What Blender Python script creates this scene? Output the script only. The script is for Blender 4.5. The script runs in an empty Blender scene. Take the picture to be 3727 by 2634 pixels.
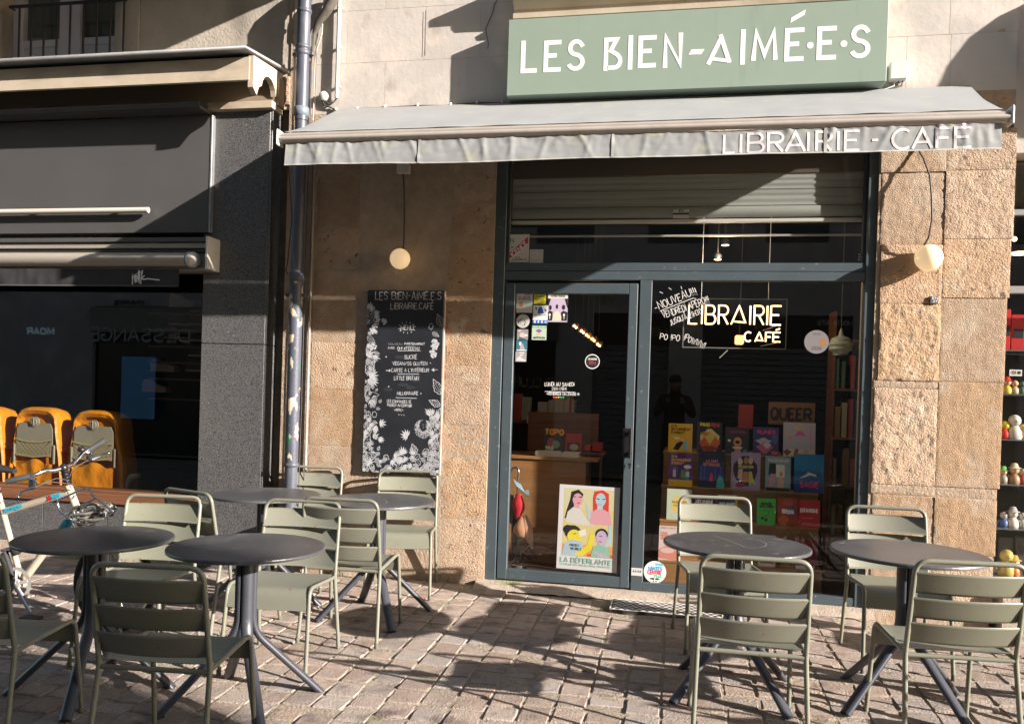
import bpy, math, random
from math import sin, cos, pi, radians, atan2, hypot, sqrt, floor
from mathutils import Vector, Matrix, noise
random.seed(7)
SC = bpy.context.scene
COL = SC.collection

# ------------------------------------------------------------------ camera
EYE = Vector((0.0, -6.1, 1.45))
YAW, PITCH, ROLL = .19386, -.00859, .03118
FOC, PPX, PPY, WPX, HPX = 3028.0, 1854.0, 1455.0, 3727.0, 2634.0
_f = Vector((-sin(YAW)*cos(PITCH), cos(YAW)*cos(PITCH), sin(PITCH)))
_r0 = Vector((cos(YAW), sin(YAW), 0)); _u0 = _r0.cross(_f)
_r = _r0*cos(ROLL) + _u0*sin(ROLL); _u = _u0*cos(ROLL) - _r0*sin(ROLL)
cd = bpy.data.cameras.new('camera'); cam = bpy.data.objects.new('camera', cd); COL.objects.link(cam)
cam.matrix_world = Matrix(((_r.x, _u.x, -_f.x, EYE.x), (_r.y, _u.y, -_f.y, EYE.y), (_r.z, _u.z, -_f.z, EYE.z), (0, 0, 0, 1)))
cd.sensor_fit = 'HORIZONTAL'; cd.sensor_width = 36; cd.lens = 36*FOC/WPX
cd.shift_x = (WPX/2-PPX)/WPX; cd.shift_y = (PPY-HPX/2)/WPX
cd.clip_start = .05; cd.clip_end = 300
SC.camera = cam

# ------------------------------------------------------------------ light
SUN = Vector((2.95, -1.0, 1.06)).normalized()
ELEV = math.asin(SUN.z)
w = bpy.data.worlds.new('World'); SC.world = w; w.use_nodes = True
nt = w.node_tree; bg = nt.nodes['Background']
sky = nt.nodes.new('ShaderNodeTexSky'); sky.sky_type = 'NISHITA'; sky.sun_disc = False
sky.sun_elevation = ELEV; sky.sun_rotation = atan2(SUN.x, SUN.y); sky.air_density = 1.0; sky.dust_density = 1.4; sky.ozone_density = .8
nt.links.new(sky.outputs[0], bg.inputs[0]); bg.inputs[1].default_value = .078
ld = bpy.data.lights.new('sun', 'SUN'); ld.energy = 5.0; ld.angle = radians(.53); ld.color = (1, .90, .815)
sun = bpy.data.objects.new('sun', ld); COL.objects.link(sun); sun.location = SUN*30
sun.rotation_euler = SUN.to_track_quat('Z', 'Y').to_euler()
SC.view_settings.view_transform = 'Standard'; SC.view_settings.look = 'None'
SC.view_settings.exposure = 1.5; SC.view_settings.gamma = 1; SC.view_settings.use_curve_mapping = False
SC.cycles.use_denoising = True
SC.cycles.max_bounces = 7; SC.cycles.diffuse_bounces = 3; SC.cycles.glossy_bounces = 3
SC.cycles.transparent_max_bounces = 12; SC.cycles.caustics_reflective = False; SC.cycles.caustics_refractive = False
SC.cycles.sample_clamp_indirect = 4

# ------------------------------------------------------------------ measuring helpers: photo pixel -> point on a real plane
def ray(x, y): return _f*FOC + _r*(x-PPX) - _u*(y-PPY)
def W(x, y, Y=0.0):
    d = ray(x, y); return EYE + d*((Y-EYE.y)/d.y)
def WZ(x, y, z=0.0):
    d = ray(x, y); return EYE + d*((z-EYE.z)/d.z)
def proj(p):
    v = Vector(p)-EYE; q = v.dot(_f); return (PPX+FOC*v.dot(_r)/q, PPY-FOC*v.dot(_u)/q, q)
def rectW(x0, y0, x1, y1, Y=0.0):
    xm, ym = (x0+x1)/2, (y0+y1)/2
    return W(x0, ym, Y).x, W(x1, ym, Y).x, W(xm, y1, Y).z, W(xm, y0, Y).z   # X0 X1 Z0 Z1
def ground_z(x, y):
    g = .006*x - .035*max(0, -1.3-y)
    if x > 1.1 and y > -1.2: g -= .05*min(1, (x-1.1)/.4)*min(1, (y+1.2)/.6)
    if x < -1.2: g += .02*max(0, 1+y/1.2)
    return g

# ------------------------------------------------------------------ materials
MATS = {}
def mat(name, c, c2=None, rough=.6, metal=0., scale=8., bump=0., bscale=60., detail=5, spec=None, rnd=0., sharp=False, coat=0., stretch=None, dist=.01):
    if name in MATS: return MATS[name]
    m = bpy.data.materials.new(name); m.use_nodes = True; N = m.node_tree.nodes; L = m.node_tree.links
    b = N['Principled BSDF']; b.inputs['Roughness'].default_value = rough; b.inputs['Metallic'].default_value = metal
    if spec is not None: b.inputs['Specular IOR Level'].default_value = spec
    if coat: b.inputs['Coat Weight'].default_value = coat
    b.inputs['Base Color'].default_value = (*c, 1)
    pos = None
    def P():
        nonlocal pos
        if pos is None:
            g = N.new('ShaderNodeNewGeometry'); pos = g.outputs['Position']
            if stretch:
                mp = N.new('ShaderNodeMapping'); mp.inputs['Scale'].default_value = stretch
                L.new(pos, mp.inputs[0]); pos = mp.outputs[0]
        return pos
    col = None
    if c2:
        t = N.new('ShaderNodeTexNoise'); t.inputs['Scale'].default_value = scale; t.inputs['Detail'].default_value = detail; t.inputs['Roughness'].default_value = .65
        L.new(P(), t.inputs['Vector'])
        r = N.new('ShaderNodeValToRGB'); r.color_ramp.elements[0].position = .44 if sharp else .3; r.color_ramp.elements[1].position = .56 if sharp else .7
        r.color_ramp.elements[0].color = (*c, 1); r.color_ramp.elements[1].color = (*c2, 1)
        L.new(t.outputs['Fac'], r.inputs[0]); col = r.outputs[0]
    if rnd:
        oi = N.new('ShaderNodeObjectInfo'); mr = N.new('ShaderNodeMapRange'); mr.inputs[3].default_value = 1-rnd; mr.inputs[4].default_value = 1+rnd
        L.new(oi.outputs['Random'], mr.inputs[0])
        hs = N.new('ShaderNodeHueSaturation'); L.new(mr.outputs[0], hs.inputs['Value'])
        m7 = N.new('ShaderNodeMath'); m7.operation = 'MULTIPLY'; m7.inputs[1].default_value = 7.31; fr7 = N.new('ShaderNodeMath'); fr7.operation = 'FRACT'
        L.new(oi.outputs['Random'], m7.inputs[0]); L.new(m7.outputs[0], fr7.inputs[0])
        ms = N.new('ShaderNodeMapRange'); ms.inputs[3].default_value = 1-rnd*2.4; ms.inputs[4].default_value = 1+rnd*1.6; L.new(fr7.outputs[0], ms.inputs[0]); L.new(ms.outputs[0], hs.inputs['Saturation'])
        if col is not None: L.new(col, hs.inputs['Color'])
        else: hs.inputs['Color'].default_value = (*c, 1)
        col = hs.outputs[0]
    if col is not None: L.new(col, b.inputs['Base Color'])
    if bump:
        t = N.new('ShaderNodeTexNoise'); t.inputs['Scale'].default_value = bscale; t.inputs['Detail'].default_value = 6; t.inputs['Roughness'].default_value = .6
        L.new(P(), t.inputs['Vector'])
        bp = N.new('ShaderNodeBump'); bp.inputs['Strength'].default_value = bump; bp.inputs['Distance'].default_value = dist
        L.new(t.outputs['Fac'], bp.inputs['Height']); L.new(bp.outputs[0], b.inputs['Normal'])
    MATS[name] = m; return m
def layer(m, c, scale, lo, hi, detail=4, stretch=None, offset=0.):
    """mix a further colour into a material where a second noise is high: stains, moss, wear"""
    N = m.node_tree.nodes; L = m.node_tree.links; b = N['Principled BSDF']
    g = N.new('ShaderNodeNewGeometry'); mp = N.new('ShaderNodeMapping'); L.new(g.outputs['Position'], mp.inputs[0])
    mp.inputs['Scale'].default_value = stretch or (1, 1, 1); mp.inputs['Location'].default_value = (offset, offset*1.7, -offset)
    t = N.new('ShaderNodeTexNoise'); t.inputs['Scale'].default_value = scale; t.inputs['Detail'].default_value = detail
    L.new(mp.outputs[0], t.inputs['Vector'])
    mr = N.new('ShaderNodeMapRange'); mr.inputs[1].default_value = lo; mr.inputs[2].default_value = hi; L.new(t.outputs['Fac'], mr.inputs[0])
    mx = N.new('ShaderNodeMix'); mx.data_type = 'RGBA'; mx.inputs[7].default_value = (*c, 1); L.new(mr.outputs[0], mx.inputs[0])
    s = b.inputs['Base Color']
    if s.is_linked: L.new(s.links[0].from_socket, mx.inputs[6])
    else: mx.inputs[6].default_value = s.default_value
    L.new(mx.outputs[2], s); return m
def emit(name, c, s):
    if name in MATS: return MATS[name]
    m = mat(name, c, rough=.4); b = m.node_tree.nodes['Principled BSDF']
    b.inputs['Emission Color'].default_value = (*c, 1); b.inputs['Emission Strength'].default_value = s; return m
def glass_mat(name, ior=1.75, tint=(1, 1, 1), rough=0.):
    m = bpy.data.materials.new(name); m.use_nodes = True; N = m.node_tree.nodes; L = m.node_tree.links
    for n in list(N):
        if n.type != 'OUTPUT_MATERIAL': N.remove(n)
    o = [n for n in N][0]; mx = N.new('ShaderNodeMixShader'); fr = N.new('ShaderNodeFresnel'); fr.inputs[0].default_value = ior
    tr = N.new('ShaderNodeBsdfTransparent'); tr.inputs[0].default_value = (*tint, 1); gl = N.new('ShaderNodeBsdfGlossy'); gl.inputs['Roughness'].default_value = rough
    ge = N.new('ShaderNodeNewGeometry'); mr = N.new('ShaderNodeMapRange'); mr.inputs[3].default_value = ior; mr.inputs[4].default_value = 1/ior
    L.new(ge.outputs['Backfacing'], mr.inputs[0]); L.new(mr.outputs[0], fr.inputs[0])   # same reflectance from both sides of a thin pane
    L.new(fr.outputs[0], mx.inputs[0]); L.new(tr.outputs[0], mx.inputs[1]); L.new(gl.outputs[0], mx.inputs[2]); L.new(mx.outputs[0], o.inputs[0])
    MATS[name] = m; return m
def flat(c, rough=.7):
    return mat('paint_%02d_%02d_%02d_%d' % (c[0]*99, c[1]*99, c[2]*99, rough*10), c, rough=rough)

# ------------------------------------------------------------------ mesh building
class G:
    def __init__(s): s.v = []; s.f = []; s.sm = []
    def add(s, vs, fs, smooth=False):
        n = len(s.v); s.v += [tuple(p) for p in vs]; s.f += [tuple(i+n for i in f) for f in fs]; s.sm += [smooth]*len(fs); return s
    def quad(s, a, b, c, d): return s.add([a, b, c, d], [(0, 1, 2, 3)])
    def box(s, x0, x1, y0, y1, z0, z1, bev=0., rot=None, org=None):
        x0, x1 = min(x0, x1), max(x0, x1); y0, y1 = min(y0, y1), max(y0, y1); z0, z1 = min(z0, z1), max(z0, z1)
        if bev <= 0:
            vs = [(x, y, z) for x in (x0, x1) for y in (y0, y1) for z in (z0, z1)]
            fs = [(0, 1, 3, 2), (4, 6, 7, 5), (0, 4, 5, 1), (2, 3, 7, 6), (0, 2, 6, 4), (1, 5, 7, 3)]
        else:
            bev = min(bev, (x1-x0)*.45, (y1-y0)*.45, (z1-z0)*.45); vs = []; ix = {}
            for i in (0, 1):
                for j in (0, 1):
                    for k in (0, 1):
                        X, Y, Z = (x0, x1)[i], (y0, y1)[j], (z0, z1)[k]; a, b, c = [bev, -bev][i], [bev, -bev][j], [bev, -bev][k]
                        for ax, p in enumerate([(X, Y+b, Z+c), (X+a, Y, Z+c), (X+a, Y+b, Z)]): ix[i, j, k, ax] = len(vs); vs.append(p)
            fs = []
            for ax in range(3):
                o1, o2 = [q for q in range(3) if q != ax]
                for sd in (0, 1):
                    cyc = []
                    for (p, q) in ((0, 0), (1, 0), (1, 1), (0, 1)):
                        t = [0, 0, 0]; t[ax] = sd; t[o1] = p; t[o2] = q; cyc.append(ix[t[0], t[1], t[2], ax])
                    fl = (sd == 0) ^ (ax == 1); fs.append(tuple(cyc[::-1]) if fl else tuple(cyc))
            for ax in range(3):
                o1, o2 = [q for q in range(3) if q != ax]
                for p in (0, 1):
                    for q in (0, 1):
                        t0 = [0, 0, 0]; t0[o1] = p; t0[o2] = q; t1 = list(t0); t1[ax] = 1
                        fs.append((ix[(*t0, o1)], ix[(*t1, o1)], ix[(*t1, o2)], ix[(*t0, o2)]))
            for i in (0, 1):
                for j in (0, 1):
                    for k in (0, 1): fs.append((ix[i, j, k, 0], ix[i, j, k, 1], ix[i, j, k, 2]))
        if rot is not None:
            o = Vector(org or (0, 0, 0)); vs = [tuple(rot @ (Vector(p)-o) + o) for p in vs]
        return s.add(vs, fs)
    def tube(s, pts, r, n=8, closed=False, caps=True, ry=None, up=None, smooth=True):
        P = [Vector(p) for p in pts]; m = len(P); R = r if isinstance(r, (list, tuple)) else [r]*m
        RY = ry if isinstance(ry, (list, tuple)) else ([ry]*m if ry else R)
        T = []
        for i in range(m):
            a = P[(i-1) % m] if (closed or i > 0) else P[i]; b = P[(i+1) % m] if (closed or i < m-1) else P[i]
            t = (b-a); T.append(t.normalized() if t.length > 1e-9 else Vector((0, 0, 1)))
        u = Vector(up) if up else (Vector((0, 0, 1)) if abs(T[0].z) < .9 else Vector((0, 1, 0)))
        u = (u - T[0]*u.dot(T[0])).normalized(); vs = []
        for i in range(m):
            uu = u - T[i]*u.dot(T[i]); u = uu.normalized() if uu.length > 1e-6 else u; w_ = T[i].cross(u)
            k = 1.0
            if 0 < i < m-1:
                c = (P[i]-P[i-1]).normalized().dot((P[i+1]-P[i]).normalized()); k = 1/max(.7, sqrt(max(.01, (1+c)/2)))
            for j in range(n):
                a = 2*pi*j/n; vs.append(P[i] + u*cos(a)*R[i] + w_*sin(a)*RY[i]*k)
        fs = []
        for i in range(m if closed else m-1):
            q = (i+1) % m
            for j in range(n): fs.append((i*n+j, i*n+(j+1) % n, q*n+(j+1) % n, q*n+j))
        s.add(vs, fs, smooth)
        if caps and not closed: s.add(vs[:n], [tuple(range(n))[::-1]]); s.add(vs[-n:], [tuple(range(n))])
        return s
    def lathe(s, prof, c, n=24, axis='z', smooth=True, sx=1, sy=1):
        vs = []; c = Vector(c)
        for (r, h) in prof:
            for j in range(n):
                a = 2*pi*j/n
                if axis == 'z': p = (r*cos(a)*sx, r*sin(a)*sy, h)
                elif axis == 'y': p = (r*cos(a)*sx, h, r*sin(a)*sy)
                else: p = (h, r*cos(a)*sx, r*sin(a)*sy)
                vs.append(c+Vector(p))
        fs = []
        for i in range(len(prof)-1):
            for j in range(n): fs.append((i*n+j, i*n+(j+1) % n, (i+1)*n+(j+1) % n, (i+1)*n+j))
        s.add(vs, fs, smooth)
        if prof[0][0] > 1e-4: s.add(vs[:n], [tuple(range(n))[::-1]])
        if prof[-1][0] > 1e-4: s.add(vs[-n:], [tuple(range(n))])
        return s
    def sphere(s, c, r, n=12, m=8, sz=1., sx=1., sy=1.):
        return s.lathe([(max(r*sin(pi*i/m), 1e-5), -r*cos(pi*i/m)*sz) for i in range(m+1)], c, n, sx=sx, sy=sy)
    def poly(s, pts, fr, off=0., thick=0.):
        """closed 2-D outline on a frame; thick > 0 gives it sides"""
        a = [fr(u, v, off+thick) for u, v in pts]; n = len(a)
        s.add(a, [tuple(range(n))])
        if thick:
            b = [fr(u, v, off) for u, v in pts]; s.add(a+b, [(i, n+i, n+(i+1) % n, (i+1) % n) for i in range(n)])
        return s
    def ribbon(s, pts, wd, fr, off=0., thick=0., closed=False):
        m = len(pts)
        if m < 2: return s
        L, R = [], []
        for i in range(m):
            a = pts[(i-1) % m] if (closed or i > 0) else None; b = pts[(i+1) % m] if (closed or i < m-1) else None; p = pts[i]
            d1 = (p[0]-a[0], p[1]-a[1]) if a else None; d2 = (b[0]-p[0], b[1]-p[1]) if b else None
            def nz(d): l = hypot(*d) or 1e-9; return (d[0]/l, d[1]/l)
            d1 = nz(d1) if d1 else nz(d2); d2 = nz(d2) if d2 else d1
            nx, ny = -(d1[1]+d2[1]), d1[0]+d2[0]; l = hypot(nx, ny)
            if l < 1e-6: nx, ny, l = -d1[1], d1[0], 1
            nx /= l; ny /= l; k = 1/max(.45, nx*-d1[1]+ny*d1[0]); h = (wd[i] if isinstance(wd, list) else wd)/2*k
            L.append((p[0]+nx*h, p[1]+ny*h)); R.append((p[0]-nx*h, p[1]-ny*h))
        top = [fr(u, v, off+thick) for u, v in L]+[fr(u, v, off+thick) for u, v in R]
        k = m if closed else m-1
        s.add(top, [(i, m+i, m+(i+1) % m, (i+1) % m) for i in range(k)])
        if thick:
            bot = [fr(u, v, off) for u, v in L]+[fr(u, v, off) for u, v in R]; n2 = 2*m; fs = []
            for i in range(k):
                j = (i+1) % m; fs += [(i, j, n2+j, n2+i), (m+j, m+i, n2+m+i, n2+m+j)]
            if not closed: fs += [(0, n2, n2+m, m), (m-1, 2*m-1, n2+2*m-1, n2+m-1)]
            s.add(top+bot, fs)
        return s
    def grid(s, nu, nv, fn, smooth=True, back=False):
        vs = [fn(i/nu, j/nv) for j in range(nv+1) for i in range(nu+1)]
        fs = [(j*(nu+1)+i, j*(nu+1)+i+1, (j+1)*(nu+1)+i+1, (j+1)*(nu+1)+i) for j in range(nv) for i in range(nu)]
        return s.add(vs, fs, smooth)

ORG = {}
def _link(name, me, m, parent, org):
    o = bpy.data.objects.new(name, me); COL.objects.link(o)
    if parent is not None: o.parent = parent
    else: o.location = org
    ORG[o.name] = Vector(org); return o
def obj(name, g, m, parent=None, org=None, **props):
    """one mesh object; g holds world coordinates unless parent is a local-space thing (org None and parent LOCAL)"""
    if org is None: org = ORG[parent.name] if parent is not None else Vector((0, 0, 0))
    org = Vector(org); me = bpy.data.meshes.new(name)
    me.from_pydata([(p[0]-org.x, p[1]-org.y, p[2]-org.z) for p in g.v], [], g.f); me.update()
    me.polygons.foreach_set('use_smooth', g.sm)
    if m is not None: me.materials.append(m)
    o = _link(name, me, m, parent, org)
    for k, v in props.items(): o[k] = v
    return o
def thing(name, label, cat, loc=(0, 0, 0), rz=0., group=None, local=False):
    o = bpy.data.objects.new(name, None); COL.objects.link(o); o.location = loc; o.rotation_euler = (0, 0, rz)
    o['label'] = label; o['category'] = cat; o.empty_display_size = .05
    if group: o['group'] = group
    ORG[o.name] = Vector((0, 0, 0)) if local else Vector(loc); return o
def tag(o, label, cat, group=None):
    o['label'] = label; o['category'] = cat
    if group: o['group'] = group
    return o
def dup(root, loc, rz, label, group=None):
    def cp(o, par):
        c = o.copy(); COL.objects.link(c)
        if par is not None: c.parent = par
        for ch in o.children: cp(ch, c)
        return c
    r = cp(root, None); r.location = loc; r.rotation_euler = (0, 0, rz); r['label'] = label
    if group: r['group'] = group
    return r
def frame(o, ux=(1, 0, 0), uz=(0, 0, 1)):
    o, ux, uz = Vector(o), Vector(ux), Vector(uz); n = ux.cross(uz)
    return lambda u, v, k=0.: o+ux*u+uz*v+n*k
# frame on a facade plane: normal points to the street (-Y)
def wall_frame(x, z, y): return frame((x, y, z))

# ------------------------------------------------------------------ stroke alphabet (centre lines in a unit box)
def arc(cx, cy, rx, ry, a0, a1, n=9): return [(cx+rx*cos(radians(a0+(a1-a0)*i/n)), cy+ry*sin(radians(a0+(a1-a0)*i/n))) for i in range(n+1)]
GL = {
 'A': [[(0, 0), (.5, 1), (1, 0)], [(.18, .33), (.82, .33)]], 'B': [[(0, 0), (0, 1), (.5, 1)]+arc(.55, .76, .36, .24, 90, -90)[1:]+[(.0, .52)], [(0, .0), (.5, 0)]+arc(.6, .26, .4, .26, -90, 90)[1:]+[(.2, .52)]],
 'C': [arc(.55, .5, .55, .5, 50, 310, 14)], 'D': [[(0, 0), (0, 1), (.4, 1)]+arc(.4, .5, .6, .5, 90, -90, 12)[1:]+[(0, 0)]],
 'E': [[(1, 1), (0, 1), (0, 0), (1, 0)], [(0, .52), (.8, .52)]], 'F': [[(1, 1), (0, 1), (0, 0)], [(0, .52), (.8, .52)]],
 'G': [arc(.55, .5, .55, .5, 50, 330, 14)+[(1.0, .45), (.6, .45)]], 'H': [[(0, 0), (0, 1)], [(1, 0), (1, 1)], [(0, .5), (1, .5)]], 'I': [[(.5, 0), (.5, 1)]],
 'J': [[(.7, 1), (.7, .25)]+arc(.4, .25, .3, .25, 0, -170)[1:]], 'K': [[(0, 0), (0, 1)], [(1, 1), (.05, .45), (1, 0)]], 'L': [[(0, 1), (0, 0), (1, 0)]],
 'M': [[(0, 0), (.1, 1), (.5, .2), (.9, 1), (1, 0)]], 'N': [[(0, 0), (0, 1), (1, 0), (1, 1)]], 'O': [arc(.5, .5, .5, .5, 90, 450, 18)],
 'P': [[(0, 0), (0, 1), (.5, 1)]+arc(.6, .74, .4, .26, 90, -90)[1:]+[(0, .48)]], 'Q': [arc(.5, .5, .5, .5, 90, 450, 18), [(.6, .3), (1, -.05)]],
 'R': [[(0, 0), (0, 1), (.5, 1)]+arc(.58, .75, .42, .25, 90, -90)[1:]+[(.05, .5)], [(.45, .5), (1, 0)]],
 'S': [[(.95, .8)]+arc(.5, .76, .42, .24, 30, 250, 9)+[(.62, .5)]+arc(.48, .25, .48, .25, 65, -150, 9)+[(.02, .17)]],
 'T': [[(0, 1), (1, 1)], [(.5, 1), (.5, 0)]], 'U': [[(0, 1), (0, .35)]+arc(.5, .35, .5, .35, 180, 360, 10)[1:]+[(1, 1)]], 'V': [[(0, 1), (.5, 0), (1, 1)]],
 'W': [[(0, 1), (.25, 0), (.5, .8), (.75, 0), (1, 1)]], 'X': [[(0, 0), (1, 1)], [(0, 1), (1, 0)]], 'Y': [[(0, 1), (.5, .5), (1, 1)], [(.5, .5), (.5, 0)]], 'Z': [[(0, 1), (1, 1), (0, 0), (1, 0)]],
 '0': [arc(.5, .5, .45, .5, 90, 450, 14)], '1': [[(.2, .75), (.55, 1), (.55, 0)]], '2': [arc(.5, .72, .42, .28, 160, -30, 8)+[(.05, 0), (1, 0)]],
 '3': [arc(.45, .75, .4, .25, 150, -90, 8)+arc(.45, .26, .48, .26, 90, -150, 8)], '4': [[(.75, 0), (.75, 1), (0, .3), (1, .3)]], '9': [arc(.5, .7, .4, .3, 0, 360, 12)+[(.9, .6), (.7, 0)]],
 '5': [[(.9, 1), (.2, 1), (.15, .55)]+arc(.45, .3, .45, .3, 110, -150, 8)], '6': [[(.8, 1), (.15, .45)]+arc(.5, .3, .4, .3, 150, 510, 12)], '7': [[(0, 1), (1, 1), (.35, 0)]], '8': [arc(.5, .75, .35, .25, -90, 270, 10), arc(.5, .25, .45, .26, 90, 450, 10)],
 '-': [[(.1, .5), (.9, .5)]], '!': [[(.5, 1), (.45, .3)], [(.45, .08), (.45, 0)]], '.': [[(.45, .1), (.5, 0)]], "'": [[(.5, 1), (.45, .8)]], '/': [[(.1, 0), (.9, 1)]], '?': [arc(.5, .75, .35, .25, 170, -60, 8)+[(.5, .3)], [(.5, .08), (.5, 0)]],
 ' ': [], '>': [[(.1, .5), (1, .5)], [(.7, .75), (1, .5), (.7, .25)]], '<': [[(1, .5), (.0, .5)], [(.3, .75), (0, .5), (.3, .25)]], '+': [[(.1, .5), (.9, .5)], [(.5, .2), (.5, .8)]], ':': [[(.5, .2), (.5, .1)], [(.5, .8), (.5, .7)]],
 'i': [[(.5, 0), (.5, .85)], [(.5, 1.05), (.5, 1.12)]],
}
NARROW = {'I': .12, 'i': .12, '1': .45, '.': .2, '!': .2, "'": .2, ':': .2, '-': .6, ' ': .5, 'M': 1.25, 'W': 1.3, 'L': .8, 'E': .8, 'F': .8, 'J': .7, 'S': .9}
ACC = {'É': ('E', 1), 'È': ('E', -1), 'À': ('A', -1)}
def glyph(ch):
    if ch in ACC:
        b, d = ACC[ch]; return GL[b]+[[(.5-.2*d, 1.14), (.5+.25*d, 1.32)]]
    return GL.get(ch, GL.get(ch.upper(), []))
def text_strokes(t, wd, h, gap=.28, wob=0., slant=0.):
    """strokes of a line of capitals fitted to width wd and height h"""
    ws = []
    for ch in t:
        b = ACC[ch][0] if ch in ACC else ch
        ws.append(NARROW.get(b, NARROW.get(b.upper(), 1.)))
    tot = sum(ws)+gap*(len(t)-1); k = wd/tot; x = 0; out = []
    for ch, cw in zip(t, ws):
        dy = random.uniform(-wob, wob)*h; sc = 1+random.uniform(-wob, wob)
        for st in glyph(ch): out.append([(x+u*cw*k+slant*v*h, dy+v*h*sc) for u, v in st])
        x += (cw+gap)*k
    return out
def write(g, strokes, wd, fr, off=.0005, thick=0., closed=False):
    for i, st in enumerate(strokes):
        if len(st) > 2 and hypot(st[0][0]-st[-1][0], st[0][1]-st[-1][1]) < 1e-6: g.ribbon(st[:-1], wd, fr, off+.00012*(i % 5), thick, True)
        else: g.ribbon(st, wd, fr, off+.00012*(i % 5), thick)
    return g
# ------------------------------------------------------------------ shared materials
STONE = mat('ochre_stone', (.56, .40, .27), (.43, .295, .195), rough=.95, scale=9, bump=1., bscale=85, rnd=.08, dist=.022)
layer(STONE, (.56, .46, .35), 9, .55, .72, offset=3); layer(STONE, (.17, .12, .085), 26, .63, .72, offset=7)
STONE2 = mat('picked_stone', (.48, .34, .225), (.385, .265, .17), rough=.95, scale=18, bump=1.0, bscale=140, rnd=.05, dist=.02)
layer(STONE2, (.52, .42, .325), 5, .52, .7, offset=5)
LIME = mat('lime_mortar', (.46, .36, .27), (.34, .26, .19), rough=.95, scale=12, bump=.8, bscale=60)
ASHLAR = mat('pale_ashlar', (.52, .49, .455), (.46, .425, .39), rough=.85, scale=1.8, bump=.25, bscale=26, rnd=.03)
layer(ASHLAR, (.36, .30, .26), 5, .62, .76, offset=2, stretch=(1, 1, .5)); layer(ASHLAR, (.66, .58, .52), 2.5, .5, .7, offset=9)
PLASTER = mat('grey_plaster', (.50, .45, .385), (.38, .34, .285), rough=.9, scale=3, bump=.5, bscale=45)
layer(PLASTER, (.27, .245, .21), 2.2, .55, .75, offset=4, stretch=(1, 1, .45))
PLASTER_W = mat('warm_plaster', (.46, .335, .22), (.36, .26, .17), rough=.92, scale=5, bump=.45, bscale=70)
layer(PLASTER_W, (.15, .11, .08), 40, .68, .74, offset=1)
FRAME = mat('slate_blue_metal', (.072, .096, .112), (.055, .076, .09), rough=.42, scale=3, spec=.5)
layer(FRAME, (.16, .19, .2), 30, .66, .75, offset=2)
DARK = mat('dark_room_paint', (.018, .016, .015), rough=.9)
WOOD = mat('honey_wood', (.36, .185, .07), (.25, .12, .045), rough=.5, scale=9, stretch=(.25, 1, 4), bump=.1, bscale=30)
BWOOD = mat('brown_wood', (.22, .095, .045), (.13, .055, .028), rough=.5, scale=9, stretch=(.2, 1, 5), bump=.15, bscale=30)
GRAN = mat('speckled_granite', (.035, .035, .038), (.20, .20, .20), rough=.34, scale=170, detail=4, spec=.5)
layer(GRAN, (.035, .035, .037), 110, .5, .62, offset=4); layer(GRAN, (.15, .145, .135), 1.6, .5, .9, offset=12, stretch=(1, 1, .35)); layer(GRAN, (.62, .6, .58), 95, .72, .76, offset=8, detail=2)
ZINC = mat('zinc', (.33, .34, .35), (.24, .25, .26), rough=.5, metal=.6, scale=5)
CREAM = mat('cream_paint', (.56, .49, .385), (.46, .39, .295), rough=.6, scale=4, bump=.1, bscale=40)
layer(CREAM, (.27, .21, .15), 3.5, .55, .75, offset=3, stretch=(.5, 1, 1.5))
BLACKP = mat('black_panel', (.076, .075, .075), (.088, .086, .084), rough=.5, scale=2, bump=.05, bscale=200)
layer(BLACKP, (.09, .085, .08), 45, .7, .76, offset=6)
WHITEP = mat('white_plastic', (.70, .68, .64), (.6, .58, .54), rough=.4, scale=3)
CABLE = mat('dark_cable', (.06, .055, .05), rough=.6)
GLASS = glass_mat('window_glass', 1.72, (.96, .97, .965))
GLASS2 = glass_mat('shop_glass', 1.8, (.78, .8, .79))
STEEL = mat('chrome', (.75, .75, .76), rough=.14, metal=1.)
WHITE = mat('white_paint', (.80, .79, .78), rough=.6)
CHALK = mat('chalk', (.62, .63, .66), (.34, .36, .40), rough=.9, scale=60)

# ------------------------------------------------------------------ paving
SAND = mat('joint_sand', (.52, .44, .35), (.30, .25, .19), rough=.97, scale=26, bump=1.0, bscale=60, dist=.04)
layer(SAND, (.17, .18, .08), 3.2, .63, .72, offset=11)
PAVE = mat('paving_setts', (.405, .33, .28), (.30, .245, .21), rough=.86, scale=34, bump=1., bscale=95, rnd=.17, dist=.014)
layer(PAVE, (.40, .33, .275), 4, .5, .7, offset=6); layer(PAVE, (.17, .13, .115), 7, .58, .72, offset=3); layer(PAVE, (.52, .47, .42), 55, .74, .78, offset=9, detail=2); layer(PAVE, (.33, .235, .195), 2.3, .6, .75, offset=14)
g = G()
NX, NY = 70, 60
def gp(i, j):
    x = -7.2+11.6*i; y = -6.4+6.9*j
    return (x, y, ground_z(x, y)-.0042+.0045*noise.noise((x*9, y*9, 3)))
g.grid(NX*3, NY*3, gp)
g.quad((-40, -60, -.16), (60, -60, -.16), (60, 30, -.16), (-40, 30, -.16))
pav = obj('pavement', g, SAND, kind='structure')
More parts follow.
